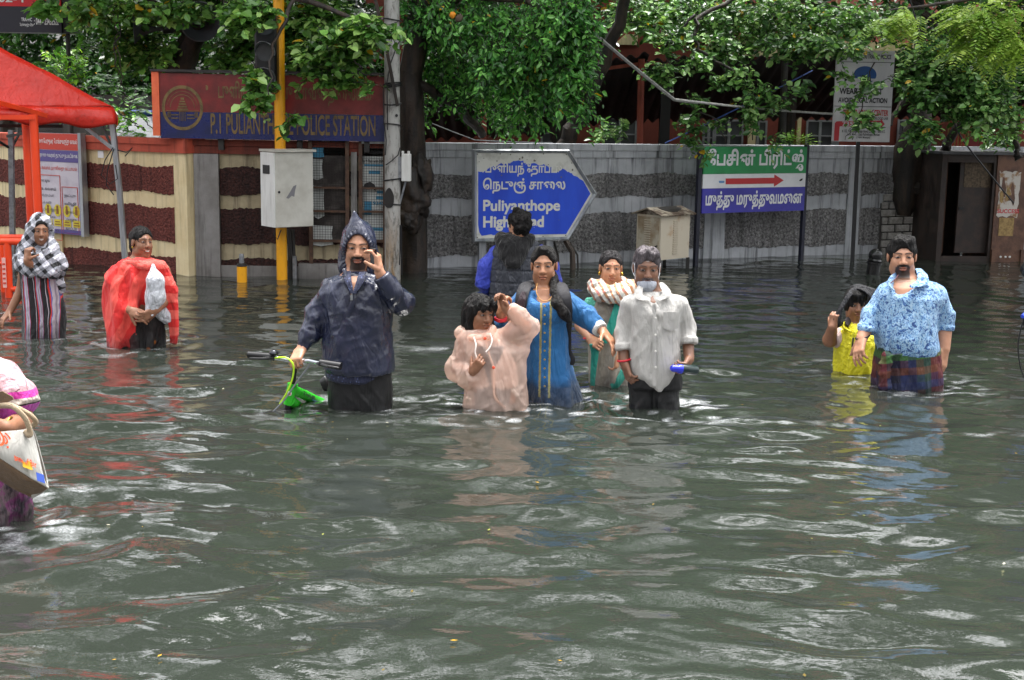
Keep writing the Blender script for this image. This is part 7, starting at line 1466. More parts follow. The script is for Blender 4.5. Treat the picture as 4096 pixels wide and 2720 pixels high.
# ================================================================== the older woman in the sari with the patterned scarf
def woman_sari():
    p = Person('woman in a beige sari and mint blouse with a printed scarf wound round her neck', zH, (470, 1235), 'mid'); P, S = p.P, p.S
    p.head(487, 342, .92, yaw=3, pitch=1, roll=1, neck=P(480, 540, .03), bindi=1, hair=lin('#1a1616'), d=-.02, wide=1.03)
    S.loft(p.rows(((540, 380, 590, .06), (600, 330, 640, .085), (800, 340, 620), (1000, 350, 600)), .1, shrink=.015), .03)
    a = p.arm((355, 650), (245, 790), (325, 905), (.043, .037, .025), (0, .02, -.13)); p.hand(a[2], P(365, 925, -.2) - a[2], (.2, .8, -.3), -1, .92, (68, 70, 72, 74), (40, .7), spread=.02)
    a2 = p.arm((600, 660), (585, 850), (520, 1010), (.043, .037, .025), (0, .03, -.12)); p.hand(a2[2], (.05, -.2, -1), (-.8, .3, 0), 1, .92, (40, 45, 50, 55), (30, .7))
    p.legs(r=.05); p.body()
    B = Solid(); B.loft(p.rows(((560, 330, 640, .08), (640, 315, 650, .11), (760, 330, 630, .115)), .11), .03); p.sleeve(B, ((348, 620), (288, 690)), (.06, .05), .03, (0, .01)); p.sleeve(B, ((615, 630), (618, 710)), (.06, .052), .03, (0, .02))
    p.wear('blouse', B, cloth('mint_blouse', lin('#52b39a'), .8, lambda t, v: t.mix(t.ramp(t.n('ShaderNodeTexVoronoi', Vector=v, Scale=60.0), [(.25, 1.0), (.35, 0.0)]), lin('#4aa88f'), lin('#7cc7b2'))), .007, amp=.008, scale=9)
    K = Solid(); K.loft(p.rows(((570, 350, 590, .09), (640, 322, 610, .125), (760, 326, 600, .13), (900, 318, 600, .135), (1050, 318, 600, .14), (1240, 322, 610, .15), (1280, 322, 612, .15)), .13), .03)
    x0 = p.root.location[0]
    def pat(t, v):
        X, Y, Z = t.xyz(v); vo = t.n('ShaderNodeTexVoronoi', Vector=t.map(v, (1, .2, 1)), Scale=8.5, Randomness=.6); fl = t.ramp(vo, [(.16, 1.0), (.19, 0.0)]); fc_ = t.ramp(t.noise(v, 60, 3), [(.42, lin('#241812')), (.52, lin('#a83a28')), (.6, lin('#c89a6a'))])
        base = t.mix(t.noise(v, 6, 3), lin('#948a7c'), lin('#a89e90')); return t.mix(fl, base, fc_)
    p.wear('sari', K, cloth('beige_sari', lin('#9c9284'), .75, pat, fold=.5, fs=14), .0066, amp=.010, scale=7, folds=(.014, 9, P(0, 640)[2], P(0, 900)[2]), fine=.5, seed=4)
    MT = cloth('teal_silk', lin('#1f9a86'), .55); ribbon('sari_border', [P(545, 600, -.13), P(505, 720, -.15), P(462, 840, -.155), P(420, 920, -.15)], [.026, .024, .026, .02], MT, p.root, .22); ribbon('sari_border', [P(345, 930, -.19), P(352, 1000, -.185), P(345, 1090, -.18), P(336, 1200, -.175), P(334, 1260, -.175)], [.03, .024, .02, .016, .014], MT, p.root, .35); ribbon('sari_border', [P(590, 1100, -.13), P(560, 1190, -.155), P(520, 1250, -.16), P(480, 1270, -.16)], [.018, .024, .022, .02], MT, p.root, .3)
    C = Solid(); q = [P(352, 500, -.04), P(400, 545, -.115), P(480, 555, -.14), P(570, 535, -.125), P(640, 500, -.04), P(560, 470, .06), P(430, 470, .06), P(352, 500, -.04)]
    for i in range(len(q) - 1): C.cap(q[i], q[i + 1], .042, .042, .02)
    q2 = [P(355, 460, -.04), P(420, 510, -.105), P(500, 520, -.12), P(590, 490, -.09)]
    for i in range(3): C.cap(q2[i], q2[i + 1], .03, .034, .02)
    C.cap(P(600, 520, -.08), P(700, 500, .02), .04, .03, .03); C.cap(P(570, 560, -.13), P(560, 600, -.15), .03, .02, .03)
    def spat(t, v):
        w1 = t.n('ShaderNodeTexWave', Vector=t.map(v, (1, 1, 1), rot=(.3, .5, .2)), Scale=9.0, Distortion=4.0, Detail=2.0); n_ = t.noise(v, 26, 3); k = t.ramp(w1, [(.55, 0.0), (.7, 1.0)]); c = t.ramp(n_, [(.38, lin('#7a3a30')), (.5, lin('#c87a28')), (.62, lin('#a83a34'))]); return t.mix(t.math('MULTIPLY', k, .8), lin('#d5d0c4'), c)
    p.wear('scarf', C, cloth('printed_scarf', lin('#d5d0c4'), .85, spat), .006, amp=.014, scale=13, seed=9)
    H = None; p.hair(M_hairs, 'tied', 1.06, line=.098, amp=.005)
    for sx in (-1, 1): b = MB(); b.lathe(p.L(sx * .082, -.015, -.04), [(0, .012), (.008, .006), (.009, -.006), (0, -.014)], (0, 0, 1), 10); b.build('earring', mat('gold', lin('#b08d3c'), .25, .8), p.root)
    ribbon('thread_bracelet', [a[2] + unit(a[1] - a[2]) * .045 + np.array((.03 * math.cos(t), .03 * math.sin(t), .012 * math.cos(t))) for t in np.linspace(0, 6.283, 14)], .0045, MATS['red_thread'], p.root, 1)
    WAKES.append((*p.root.location[:2], .5, .2)); return p
PG = woman_sari()
# ================================================================== the man seen from behind in the quilted vest
def man_vest():
    zD = zE; p = Person('man seen from behind in a dark quilted vest over violet blue sleeves', zD, (650, 715), 'light'); P, S = p.P, p.S
    p.head(618, 170, 1.06, yaw=215, pitch=0, roll=0, neck=P(640, 290, 0), d=.0, beard='full', hair=lin('#0d0b0b'))
    S.loft(p.rows(((300, 540, 740, .07), (400, 500, 800), (650, 500, 800)), .11, shrink=.02), .03)
    a = p.arm((535, 410), (425, 560), (470, 690), (.05, .045, .03), (0, .0, .15)); p.hand(a[2], (.2, .4, -1), (.5, -.5, 0), -1, 1); a2 = p.arm((770, 410), (890, 560), (860, 690), (.05, .045, .03), (0, .0, .15)); p.hand(a2[2], (-.2, .4, -1), (-.5, -.5, 0), 1, 1)
    p.legs(r=.06); p.body()
    V = Solid(); V.loft(p.rows(((262, 560, 740, .09), (300, 500, 800, .12), (360, 462, 838, .14), (480, 452, 852, .155), (600, 448, 858, .16), (740, 442, 865, .165)), .15), .03)
    x0 = p.root.location[0]
    def quilt(v):
        z = v[:, 2]; x = v[:, 0]; g = np.minimum(np.abs(((z + .03) / .105) % 1 - .5) * .105, np.abs(((x - x0 + .3) / .13) % 1 - .5) * .13); c_ = .0525 - np.abs(((z + .03) / .105) % 1 - .5) * .105; d_ = .065 - np.abs(((x - x0) / .13) % 1 - .5) * .13
        m = np.minimum(.0525 - np.abs(((z + .03) % .105) - .0525), .065 - np.abs(((x - x0) % .13) - .065)); m = np.minimum(np.minimum((z + .03) % .105, .105 - (z + .03) % .105), np.minimum((x - x0) % .13, .13 - (x - x0) % .13)); return v - (np.exp(-(m / .007) ** 2) * .009)[:, None] * vdir(v)
    def vdir(v): d = v - np.array((x0, p.Y, 0)); d[:, 2] = 0; return unit(d)
    vs = p.wear('quilted_vest', V, cloth('charcoal_quilt', lin('#393c45'), .5, sheen=0, fs=30), .0075, amp=.006, scale=10, post=quilt)
    MS = cloth('violet_blue_fleece', lin('#2f3fae'), .65, lambda t, v: t.mix(t.noise(v, 8, 4), lin('#2a389c'), lin('#3a4cc4')))
    A = Solid(); A2 = Solid(); p.sleeve(A, ((512, 372), (430, 460), (410, 560), (470, 680)), (.07, .068, .072, .05), .03, (0, 0, 0, .13)); p.sleeve(A2, ((790, 372), (872, 460), (892, 560), (850, 680)), (.07, .068, .072, .05), .03, (0, 0, 0, .13)); p.wear('sleeve', A, MS, .0075, amp=.014, scale=11, seed=3); p.wear('sleeve', A2, MS, .0075, amp=.014, scale=11, seed=4)
    H = Solid(); H.ell(P(605, 360, -.13), np.array((.108, .05, .13)), None, .03); H.ell(P(620, 280, -.06), (.14, .085, .06), None, .03); H.cap(P(530, 270, -.06), P(590, 440, -.16), .05, .04, .04); H.cap(P(730, 270, -.06), P(640, 440, -.16), .05, .04, .04); p.wear('fleece_hood', H, cloth('black_fleece', lin('#131214'), .95, sheen=.2, weave=160, wb=.2), .0075, amp=.014, scale=10)
    def ex(H_, L, k):
        for i in range(16): a = i * 2.4; b_ = .35 + 1.1 * ((i * .618) % 1); H_.ell(L(.08 * math.cos(a) * math.sin(b_), .01 + .092 * math.sin(a) * math.sin(b_), .035 + .085 * math.cos(b_)), (.026, .026, .024), None, .012)
    p.hair(M_hair, 'short', 1.16, extra=ex, amp=.012, scale=30, stretch=(1, 1, .8)); WAKES.append((*p.root.location[:2], .35, .22)); return p
PD = man_vest()
# ================================================================== the big man in the blue patterned shirt
zJ = lambda x, y: (3200 + x / 2.24, 900 + y / 2.24)
def man_blue():
    p = Person('heavy bearded man in a blue patterned shirt and checked lungi beside the boy in yellow', zJ, (960, 1435), 'light'); P, S = p.P, p.S
    p.head(925, 288, 1.05, yaw=-10, pitch=1, roll=-2, neck=P(960, 520, .03), wide=1.12, beard='goatee', mous=1, brow=1.3, d=-.02, mark=lin('#5a4038'))
    S.loft(p.rows(((480, 820, 1110, .095), (550, 740, 1220, .138), (640, 730, 1220, .168), (740, 730, 1190, .165), (800, 730, 1180), (1000, 730, 1180), (1120, 740, 1190)), .15, shrink=.02), .04)
    a = p.arm((800, 690), (622, 850), (555, 1015), (.06, .05, .034), (0, 0, -.08)); p.hand(a[2], P(528, 1120, -.13) - a[2], (.5, .3, -.2), -1, 1.12, (22, 30, 36, 42), (20, .75), spread=.06)
    a2 = p.arm((1185, 690), (1290, 850), (1288, 1110), (.062, .054, .037), (0, .02, -.04)); p.hand(a2[2], P(1268, 1250, -.07) - a2[2], (-.4, .75, .0), -1, 1.18, (14, 18, 22, 28), (15, .8), spread=.07)
    p.legs(r=.06); p.body()
    K = Solid(); K.loft(p.rows(((478, 880, 1080, .05), (505, 800, 1170, .09), (548, 735, 1245, .125), (640, 700, 1262, .16), (760, 690, 1225, .175), (880, 680, 1208, .195), (980, 676, 1215, .21), (1070, 686, 1232, .21), (1120, 696, 1236, .2), (1150, 720, 1200, .19)), .2), .04)
    p.sleeve(K, ((785, 640), (655, 800), (600, 945)), (.075, .06, .053), .04, (0, 0, -.045)); p.sleeve(K, ((1195, 640), (1280, 800), (1290, 938)), (.08, .064, .056), .04, (0, .02, 0))
    for c, dd in (((602, 925), -.04), ((1294, 915), 0)): K.cap(P(c[0] + 4, c[1] - 22, dd), P(c[0] - 3, c[1] + 22, dd), .058, .057, .006, flat=True)
    K.cap(P(945, 455, -.1), P(852, 640, -.172), .10, .03, .01, op='s');
    def pat(t, v):
        n_ = t.noise(v, 38, 3, .6, 1.2); vo = t.n('ShaderNodeTexVoronoi', Vector=v, Scale=48.0); c = t.ramp(n_, [(.36, lin('#1f3f7a')), (.44, lin('#4f7fb4')), (.5, lin('#a9c6dc')), (.58, lin('#6f9fca')), (.68, lin('#2c4f8c'))]); return t.mix(t.ramp(vo, [(.12, .8), (.2, 0.0)]), c, lin('#182a58'))
    M = cloth('blue_printed_cotton', lin('#6f9fca'), .75, pat, fold=.5, fs=11)
    sh = p.wear('shirt', K, M, .0068, amp=.008, scale=6.5, fine=.4, seed=21)
    ribbon('collar', [P(1060, 395, .03), P(1095, 450, -.06), P(1095, 510, -.11), P(990, 555, -.15)], [.02, .032, .034, .012], M, sh, .3); ribbon('collar', [P(860, 440, .0), P(820, 490, -.07), P(805, 545, -.11), P(850, 590, -.15)], [.012, .022, .026, .01], M, sh, .3)
    ribbon('placket', [P(850, 640, -.2), P(825, 760, -.21), P(800, 900, -.222), P(785, 1040, -.228), P(778, 1120, -.22)], .012, M, sh, .25)
    G = Solid(); G.loft(p.rows(((1085, 690, 1240, .195), (1130, 692, 1242, .2), (1250, 680, 1255, .2), (1440, 678, 1258, .195), (1490, 678, 1258, .19)), .2), .03)
    def plaid(t, v):
        v = t.map(v, rot=(0, .12, 0)); X, Y, Z = t.xyz(v); fx = t.math('FRACT', t.math('MULTIPLY', X, 11.0)); fz = t.math('FRACT', t.math('MULTIPLY', Z, 11.0)); u = t.math('FRACT', t.math('MULTIPLY', X, 2.75))
        c = t.ramp(u, [(0, lin('#16204a')), (.25, lin('#1c3a30')), (.5, lin('#5a1a24')), (.75, lin('#141634'))], 'CONSTANT'); w_ = t.ramp(t.math('FRACT', t.math('MULTIPLY', Z, 2.75)), [(0, lin('#20306c')), (.25, lin('#6a3a22')), (.5, lin('#3c6a2a')), (.75, lin('#7a1c2c'))], 'CONSTANT')
        k = t.math('MULTIPLY', t.math('LESS_THAN', fx, .5), 1.0); k2 = t.math('LESS_THAN', fz, .5); return t.mix(t.math('MULTIPLY_ADD', k2, .5, t.math('MULTIPLY', k, .3)), c, w_)
    ML = cloth('checked_lungi', lin('#16204a'), .7, plaid, fold=.4, sheen=0); lg = p.wear('lungi', G, ML, .007, amp=.014, scale=8, folds=(.012, 7, P(0, 1150)[2], P(0, 1350)[2]), seed=6)
    N = Solid(); N.ell(P(772, 1178, -.192), (.024, .02, .018), None, .02)
    for q, r in (((715, 1240), .012), ((735, 1330), .018), ((768, 1300), .014), ((740, 1440), .022), ((788, 1440), .02), ((820, 1240), .012), ((900, 1160), .01)): N.cap(P(772, 1172, -.2), P(*q, -.203), .012, r, .02)
    p.wear('lungi_knot', N, ML, .006, amp=.01, scale=13, parent=lg)
    p.hair(M_hair, 'short', 1.09, line=.085, amp=.007, scale=34, wide=.98, extra=lambda H, L, k: (H.ell(L(.0, -.035, .088), np.array((.05, .045, .024)) * k, p.R, .03), H.ell(L(.03, .0, .095), np.array((.04, .05, .016)) * k, p.R, .03)))
    ribbon('neck_thread', [P(880, 450, -.07), P(850, 490, -.115), P(812, 520, -.135)], .0035, mat('maroon_thread', lin('#4a1f2a'), .6), p.root, 1); ribbon('thread_bracelet', [a[2] + unit(a[1] - a[2]) * .01 + np.array((.04 * math.cos(t), .036 * math.sin(t), .012 * math.cos(t))) for t in np.linspace(0, 6.283, 16)], .005, mat('black_thread', lin('#1c1418'), .6), p.root, 1)
    WAKES.append((*p.root.location[:2], .6, .26)); return p
PJ = man_blue()
# ================================================================== the boy in the yellow raincoat
def boy_yellow():
    p = Person('boy in a bright yellow raincoat gripping the strap of a bag on his head', zJ, (510, 1305), 'dark'); P, S = p.P, p.S
    p.head(520, 722, .88, yaw=2, pitch=3, roll=0, neck=P(500, 890, .03), d=-.02, brow=1.1)
    S.loft(p.rows(((890, 420, 590, .05), (950, 370, 650, .075), (1100, 370, 650), (1300, 380, 640)), .09, shrink=.01), .03)
    a = p.arm((390, 985), (268, 1030), (292, 915), (.04, .045, .03), (0, -.03, -.1)); p.hand(a[2], P(300, 845, -.1) - a[2], (.6, .6, .1), 1, .85, (62, 64, 66, 68), (40, .6), spread=.02)
    a2 = p.arm((640, 985), (690, 1150), (660, 1300), (.04, .036, .026)); p.hand(a2[2], (0, 0, -1), (-1, 0, 0), 1, .8); p.legs(r=.05); p.body()
    T = Solid(); p.sleeve(T, ((385, 985), (300, 1035)), (.055, .056), .02, (0, -.03)); p.wear('tshirt_sleeve', T, cloth('pink_tshirt', lin('#d6bcb8'), .85), .007, amp=.008, scale=12)
    K = Solid(); K.loft(p.rows(((880, 420, 580, .05), (905, 375, 645, .075), (950, 335, 690, .10), (1050, 312, 702, .125), (1180, 318, 705, .13), (1310, 330, 700, .13), (1360, 330, 700, .13)), .13), .03); p.sleeve(K, ((645, 990), (690, 1150), (668, 1310)), (.055, .055, .05), .03); K.cap(P(500, 860, -.09), P(480, 960, -.15), .045, .014, .008, op='s')
    def m_y(t):
        v = t.obj(); t.base(t.mix(t.noise(v, 5, 4), lin('#d8cf1e'), lin('#e6dc2c'))); t.rough(.38); w_ = t.math('ABSOLUTE', t.math('SUBTRACT', t.noise(t.map(v, (1, 1, .7)), 16, 4, .6, .8), .5)); t.bump(t.math('ADD', t.math('MULTIPLY', w_, 2), t.math('MULTIPLY', t.noise(v, 60, 3), .3)), .7, .025)
    M = mat('yellow_raincoat', lin('#e0d624'), .38, build=m_y); ct = p.wear('raincoat', K, M, .0066, amp=.016, scale=10, folds=(.008, 8, P(0, 1000)[2], P(0, 1250)[2]), fine=.6, seed=31)
    for pts in ((P(435, 870, -.02), P(400, 920, -.07), P(460, 960, -.13)), (P(560, 870, -.03), P(545, 920, -.1), P(490, 965, -.135))): ribbon('collar', list(pts), [.022, .03, .012], M, ct, .35)
    ribbon('collar_lining', [P(440, 850, -.01), P(420, 880, -.06), P(425, 905, -.085)], [.024, .026, .014], mat('dark_lining', lin('#2a2224'), .8), ct, .4)
    ribbon('zip', [P(480, 960, -.14), P(465, 1060, -.145), P(440, 1180, -.15), P(430, 1300, -.15)], .008, M, ct, .3); b = MB(); b.tube([P(478, 1010, -.155), P(468, 1095, -.158)], .006, 6); b.build('zip_pull', M_dark, ct)
    p.hair(M_hair, 'fringe', 1.1, amp=.007, scale=40)
    for i, x in enumerate((-.05, -.03, -.01, .012, .032, .052)): ribbon('fringe', [p.L(x * .8, -.06, .1), p.L(x, -.098 + abs(x) * .3, .08), p.L(x * 1.15 + .004 * (i % 2), -.106 + abs(x) * .45, .03 + .008 * (i % 2))], [.02, .017, .006], M_hair, p.root, .45, 8)
    bg = thing('bag', 'black bag with long straps carried on the head of the boy in yellow', 'bag', P(560, 620, .1)); MB_ = cloth('black_bag_cloth', lin('#1a1a1f'), .75, sheen=0)
    B = Solid(); B.ell(P(560, 660, .15), (.09, .05, .07), None, .03); B.cap(P(500, 590, .1), P(640, 640, .14), .04, .05, .04); B.cap(P(640, 630, .1), P(670, 700, .12), .03, .03, .03); V, Q = B.mesh(.007); V = crumple(V, Q, .012, 12); npmesh('pouch', V, quads=Q, material=MB_, parent=bg)
    ribbon('strap', [P(300, 900, -.08), P(345, 830, -.1), P(345, 790, -.1), P(380, 720, -.09), P(430, 640, -.06), P(480, 582, 0), P(540, 572, .05)], [.016, .02, .017, .015, .015, .017, .02], MB_, bg, .4); ribbon('strap', [P(345, 800, -.1), P(330, 850, -.11), P(345, 890, -.1), P(375, 880, -.08), P(380, 870, -.06)], [.02, .024, .026, .02, .012], MB_, bg, .4); ribbon('strap', [P(520, 572, .02), P(570, 580, -.03), P(620, 620, -.05), P(650, 680, -.05), P(668, 720, -.03)], [.016, .02, .022, .022, .02], MB_, bg, .4)
    WAKES.append((*p.root.location[:2], .6, .18)); return p
PI = boy_yellow()
# ================================================================== the woman in the red shawl with the white sack
zB = lambda x, y: (x / 2.4125, 800 + y / 2.4125)
def woman_red():
    p = Person('smiling woman wrapped in a bright red striped shawl hugging a white sack', zB, (1320, 1398), 'dark'); P, S = p.P, p.S
    p.head(1412, 405, .93, yaw=42, pitch=-4, roll=3, neck=P(1330, 580, .03), smile=1, brow=1.0, d=-.03, gaze=.003, bindi=1)
    S.loft(p.rows(((560, 1230, 1450, .06), (640, 1130, 1560, .09), (900, 1130, 1570), (1100, 1140, 1560)), .11, shrink=.02), .03)
    a = p.arm((1140, 680), (1120, 960), (1262, 1065), (.045, .04, .027), (0, .0, -.16)); p.hand(a[2], P(1370, 1110, -.2) - a[2], (.1, .75, -.5), -1, 1.0, (30, 36, 42, 48), (25, .8), spread=.06)
    a2 = p.arm((1580, 680), (1640, 930), (1500, 1060), (.045, .04, .028), (0, .0, -.16)); p.hand(a2[2], P(1420, 1105, -.2) - a2[2], (.0, .8, .4), 1, 1.0, (30, 36, 42, 48), (25, .8), spread=.06)
    p.legs(r=.055); p.body()
    G = Solid(); G.loft(p.rows(((1040, 1150, 1570, .12), (1200, 1170, 1578, .125), (1400, 1160, 1572, .125), (1450, 1150, 1572, .125)), .14), .03)
    def fl(t, v): n_ = t.n('ShaderNodeTexVoronoi', Vector=v, Scale=11.0, Randomness=.8); X = t.xyz(v)[0]; r_ = t.ramp(t.math('ADD', X, t.math('MULTIPLY', t.noise(v, 6, 2), .1)), [(.0, lin('#5c1014')), (.11, lin('#160c0c'))]); return t.mix(t.ramp(n_, [(.2, 1.0), (.26, 0.0)]), r_, t.mix(t.ramp(t.noise(v, 9, 2), [(.48, 0.0), (.52, 1.0)]), lin('#b8661c'), lin('#9a1c1c')))
    p.wear('sari', G, cloth('dark_floral_sari', lin('#5c1014'), .75, fl, sheen=0), .007, amp=.014, scale=9, folds=(.016, 9, P(0, 1100)[2], P(0, 1300)[2]), seed=2)
    def stripes(t, v):
        X, Y, Z = t.xyz(v); u = t.math('ADD', t.math('MULTIPLY', X, 1.0), t.math('ADD', t.math('MULTIPLY', Z, -.42), t.math('MULTIPLY', t.noise(v, 3, 3), .16))); k = t.ramp(t.math('FRACT', t.math('MULTIPLY', u, 7.0)), [(.42, 0.0), (.46, 1.0), (.9, 1.0), (.94, 0.0)]); return t.mix(k, lin('#d81f1c'), lin('#ee5146'))
    def stripes2(t, v):
        Z = t.xyz(v)[2]; k = t.ramp(t.math('FRACT', t.math('MULTIPLY', t.math('ADD', Z, t.math('MULTIPLY', t.noise(v, 3, 2), .05)), 9.0)), [(.45, 0.0), (.5, 1.0)]); return t.mix(k, lin('#d81f1c'), lin('#f06054'))
    M = cloth('red_striped_shawl', lin('#dd2a24'), .7, stripes, fold=.5, fs=12); M2 = cloth('red_banded_shawl_end', lin('#dd2a24'), .7, stripes2, fold=.4)
    K = Solid(); K.loft(p.rows(((562, 1235, 1440, .06), (592, 1150, 1545, .095), (640, 1090, 1600, .115), (760, 1045, 1590, .135), (880, 1022, 1540, .14), (1000, 1018, 1450, .145), (1100, 1035, 1400, .165), (1230, 1065, 1385, .155), (1330, 1078, 1380, .15), (1400, 1085, 1370, .145)), .15), .03)
    K.cap(P(1090, 900, -.02), P(1250, 1050, -.13), .06, .045, .05); K.ell(P(1340, 520, -.1), (.07, .07, .04), None, .02, 's'); K.ell(P(1530, 1000, -.17), (.085, .1, .27), None, .02, 's')
    p.wear('shawl', K, M, .0068, amp=.012, scale=8, folds=(.018, 9, P(0, 560)[2], P(0, 700)[2]), fine=.5, seed=14)
    F = Solid(); F.loft(p.rows(((600, 1480, 1600, .05, -.03), (650, 1500, 1640, .05, -.04), (760, 1550, 1690, .04, -.05), (880, 1592, 1738, .035, -.05), (1000, 1612, 1742, .03, -.05), (1200, 1634, 1740, .026, -.05), (1370, 1655, 1726, .022, -.05)), .03), .02)
    F.cap(P(1330, 592, -.085), P(1540, 640, -.07), .022, .04, .03); F.cap(P(1240, 600, -.07), P(1400, 640, -.125), .02, .028, .03); p.wear('shawl_end', F, M2, .0066, amp=.012, scale=9, folds=(.008, 12, P(0, 700)[2], P(0, 1000)[2]), seed=3)
    sk = thing('sack', 'white plastic sack tucked under the arm of the woman in the red shawl', 'sack', P(1500, 1000, -.12)); B = Solid(); B.cap(P(1478, 630, -.14), P(1500, 780, -.16), .012, .05, .03); B.cap(P(1500, 780, -.16), P(1500, 930, -.15), .055, .066, .03); B.cap(P(1500, 930, -.15), P(1450, 1060, -.17), .06, .035, .03); B.cap(P(1450, 1060, -.17), P(1462, 1110, -.19), .02, .008, .01); B.cap(P(1560, 1080, -.06), P(1625, 1130, -.03), .05, .05, .03); V, Q = B.mesh(.006); V = crumple(V, Q, .014, 11, seed=5); npmesh('sack_body', V, quads=Q, material=cloth('white_plastic_sack', lin('#d4d6dc'), .5, lambda t, v: t.mix(t.noise(v, 5, 3), lin('#c4c7d0'), lin('#dcdee4')), fold=.6), parent=sk)
    p.hair(M_hair, 'tied', 1.06, line=.09, amp=.006, extra=lambda H, L, k: H.ell(L(0, .1, -.045), np.array((.045, .035, .05)) * k, p.R, .03))
    for sx in (-1,): b = MB(); b.lathe(p.L(-.083, -.004, -.042), [(0, .008), (.008, .004), (.008, -.004), (0, -.008)], (-.6, -.6, 0), 12); b.build('earring', MATS['gold'], p.root)
    ribbon('bangle', [a2[2] + unit(a2[1] - a2[2]) * .03 + np.array((.02 * math.cos(t), .034 * math.sin(t), .034 * math.cos(t))) for t in np.linspace(0, 6.283, 16)], .0035, MATS['gold'], p.root, 1)
    WAKES.append((*p.root.location[:2], .5, .2)); return p
PB = woman_red()
# ================================================================== the girl in the checked headscarf
def girl_scarf():
    p = Person('smiling girl in a black and white checked headscarf and a striped dress', zB, (420, 1312), 'dark'); P, S = p.P, p.S
    p.head(398, 300, .87, yaw=24, pitch=2, roll=2, neck=P(350, 470, .03), smile=1, d=-.03, gaze=.004, brow=.9)
    S.loft(p.rows(((480, 290, 440, .05), (560, 240, 520, .08), (800, 260, 540), (1100, 270, 550)), .09, shrink=.015), .03)
    a = p.arm((480, 620), (490, 800), (262, 585), (.038, .036, .025), (0, -.02, -.17)); p.hand(a[2], P(266, 500, -.17) - a[2], (.5, .75, .1), -1, .85, (66, 68, 70, 72), (45, .6), spread=.02)
    a2 = p.arm((235, 680), (205, 870), (95, 1075), (.038, .034, .024), (0, 0, -.06)); p.hand(a2[2], P(30, 1150, -.1) - a2[2], (.3, .3, -.8), 1, .85, (16, 20, 26, 30), (12, .7), spread=.1)
    p.legs(r=.05); p.body()
    D = Solid(); D.loft(p.rows(((600, 215, 560, .09), (700, 195, 585, .105), (850, 212, 590, .11), (1000, 238, 602, .115), (1150, 236, 610, .12), (1320, 238, 606, .12), (1360, 238, 606, .12)), .11), .03)
    def st(t, v):
        X, Y, Z = t.xyz(v); u = t.math('ADD', X, t.math('ADD', t.math('MULTIPLY', t.noise(t.map(v, (1, 1, .5)), 3.2, 3), .12), t.math('MULTIPLY', t.math('ABSOLUTE', t.math('SUBTRACT', X, .06)), t.math('MULTIPLY', Z, -.2)))); f_ = t.math('FRACT', t.math('MULTIPLY', u, 10.0)); W_, K_, R_, B_ = lin('#b8aeb8'), lin('#17141a'), lin('#c8301f'), lin('#5a64a8')
        return t.ramp(f_, [(0, K_), (.22, W_), (.26, K_), (.36, R_), (.43, B_), (.48, W_), (.6, lin('#8d8490')), (.68, W_), (.76, B_), (.79, R_), (.82, K_)], 'CONSTANT')
    p.wear('dress', D, cloth('striped_dress', lin('#8d8490'), .75, st), .0066, amp=.012, scale=9, folds=(.014, 8, P(0, 750)[2], P(0, 1100)[2]), seed=7)
    def chk(t, v):
        v = t.map(v, rot=(.0, .7, .2)); n_ = t.noise(v, 4, 2); X, Y, Z = t.xyz(v); X = t.math('ADD', X, t.math('MULTIPLY', n_, .06)); a_ = t.math('LESS_THAN', t.math('FRACT', t.math('MULTIPLY', X, 15.0)), .45); b_ = t.math('LESS_THAN', t.math('FRACT', t.math('MULTIPLY', t.math('ADD', Z, t.math('MULTIPLY', n_, .05)), 15.0)), .45); s_ = t.math('ADD', a_, b_); return t.ramp(t.math('MULTIPLY', s_, .5), [(0, lin('#c9cad4')), (.3, lin('#84868f')), (.8, lin('#141418'))], 'CONSTANT')
    MS = cloth('checked_scarf', lin('#9a9aa4'), .85, chk, fold=.5)
    L, k, R = p.L, p.k, p.R; H = Solid(); H.ell(L(0, .025, .03), np.array((.083, .108, .106)) * k, R, .02); H.cap(L(-.07, .0, .0), P(262, 470, .0), .05, .05, .04); H.cap(P(262, 470, .0), P(195, 640, -.05), .045, .04, .04); H.cap(L(.06, .04, -.02), P(430, 450, .03), .045, .05, .04)
    H.cap(P(250, 520, .02), P(470, 470, .02), .05, .06, .04); H.cap(P(470, 480, -.0), P(540, 640, -.03), .07, .075, .04); H.cap(P(430, 500, -.05), P(330, 600, -.11), .05, .04, .04); H.cap(P(400, 560, -.09), P(500, 700, -.12), .06, .045, .04); H.cap(P(540, 640, -.01), P(578, 860, .0), .05, .03, .03); H.cap(P(200, 600, -.05), P(290, 700, -.11), .05, .035, .03); H.cap(P(290, 620, -.12), P(400, 700, -.13), .03, .03, .04)
    H.ell(L(.008, -.115, -.025), np.array((.059, .115, .108)) * k, R, .012, 's'); H.cap(L(0, -.08, -.1), P(345, 480, -.12), .04, .03, .015, op='s')
    def bigfold(V): return V
    p.wear('headscarf', H, MS, .006, amp=.016, scale=11, fine=.6, seed=17)
    p.hair(M_hair, 'tied', 1.04, line=.088, amp=.004); WAKES.append((*p.root.location[:2], .45, .17)); return p
PA = girl_scarf()
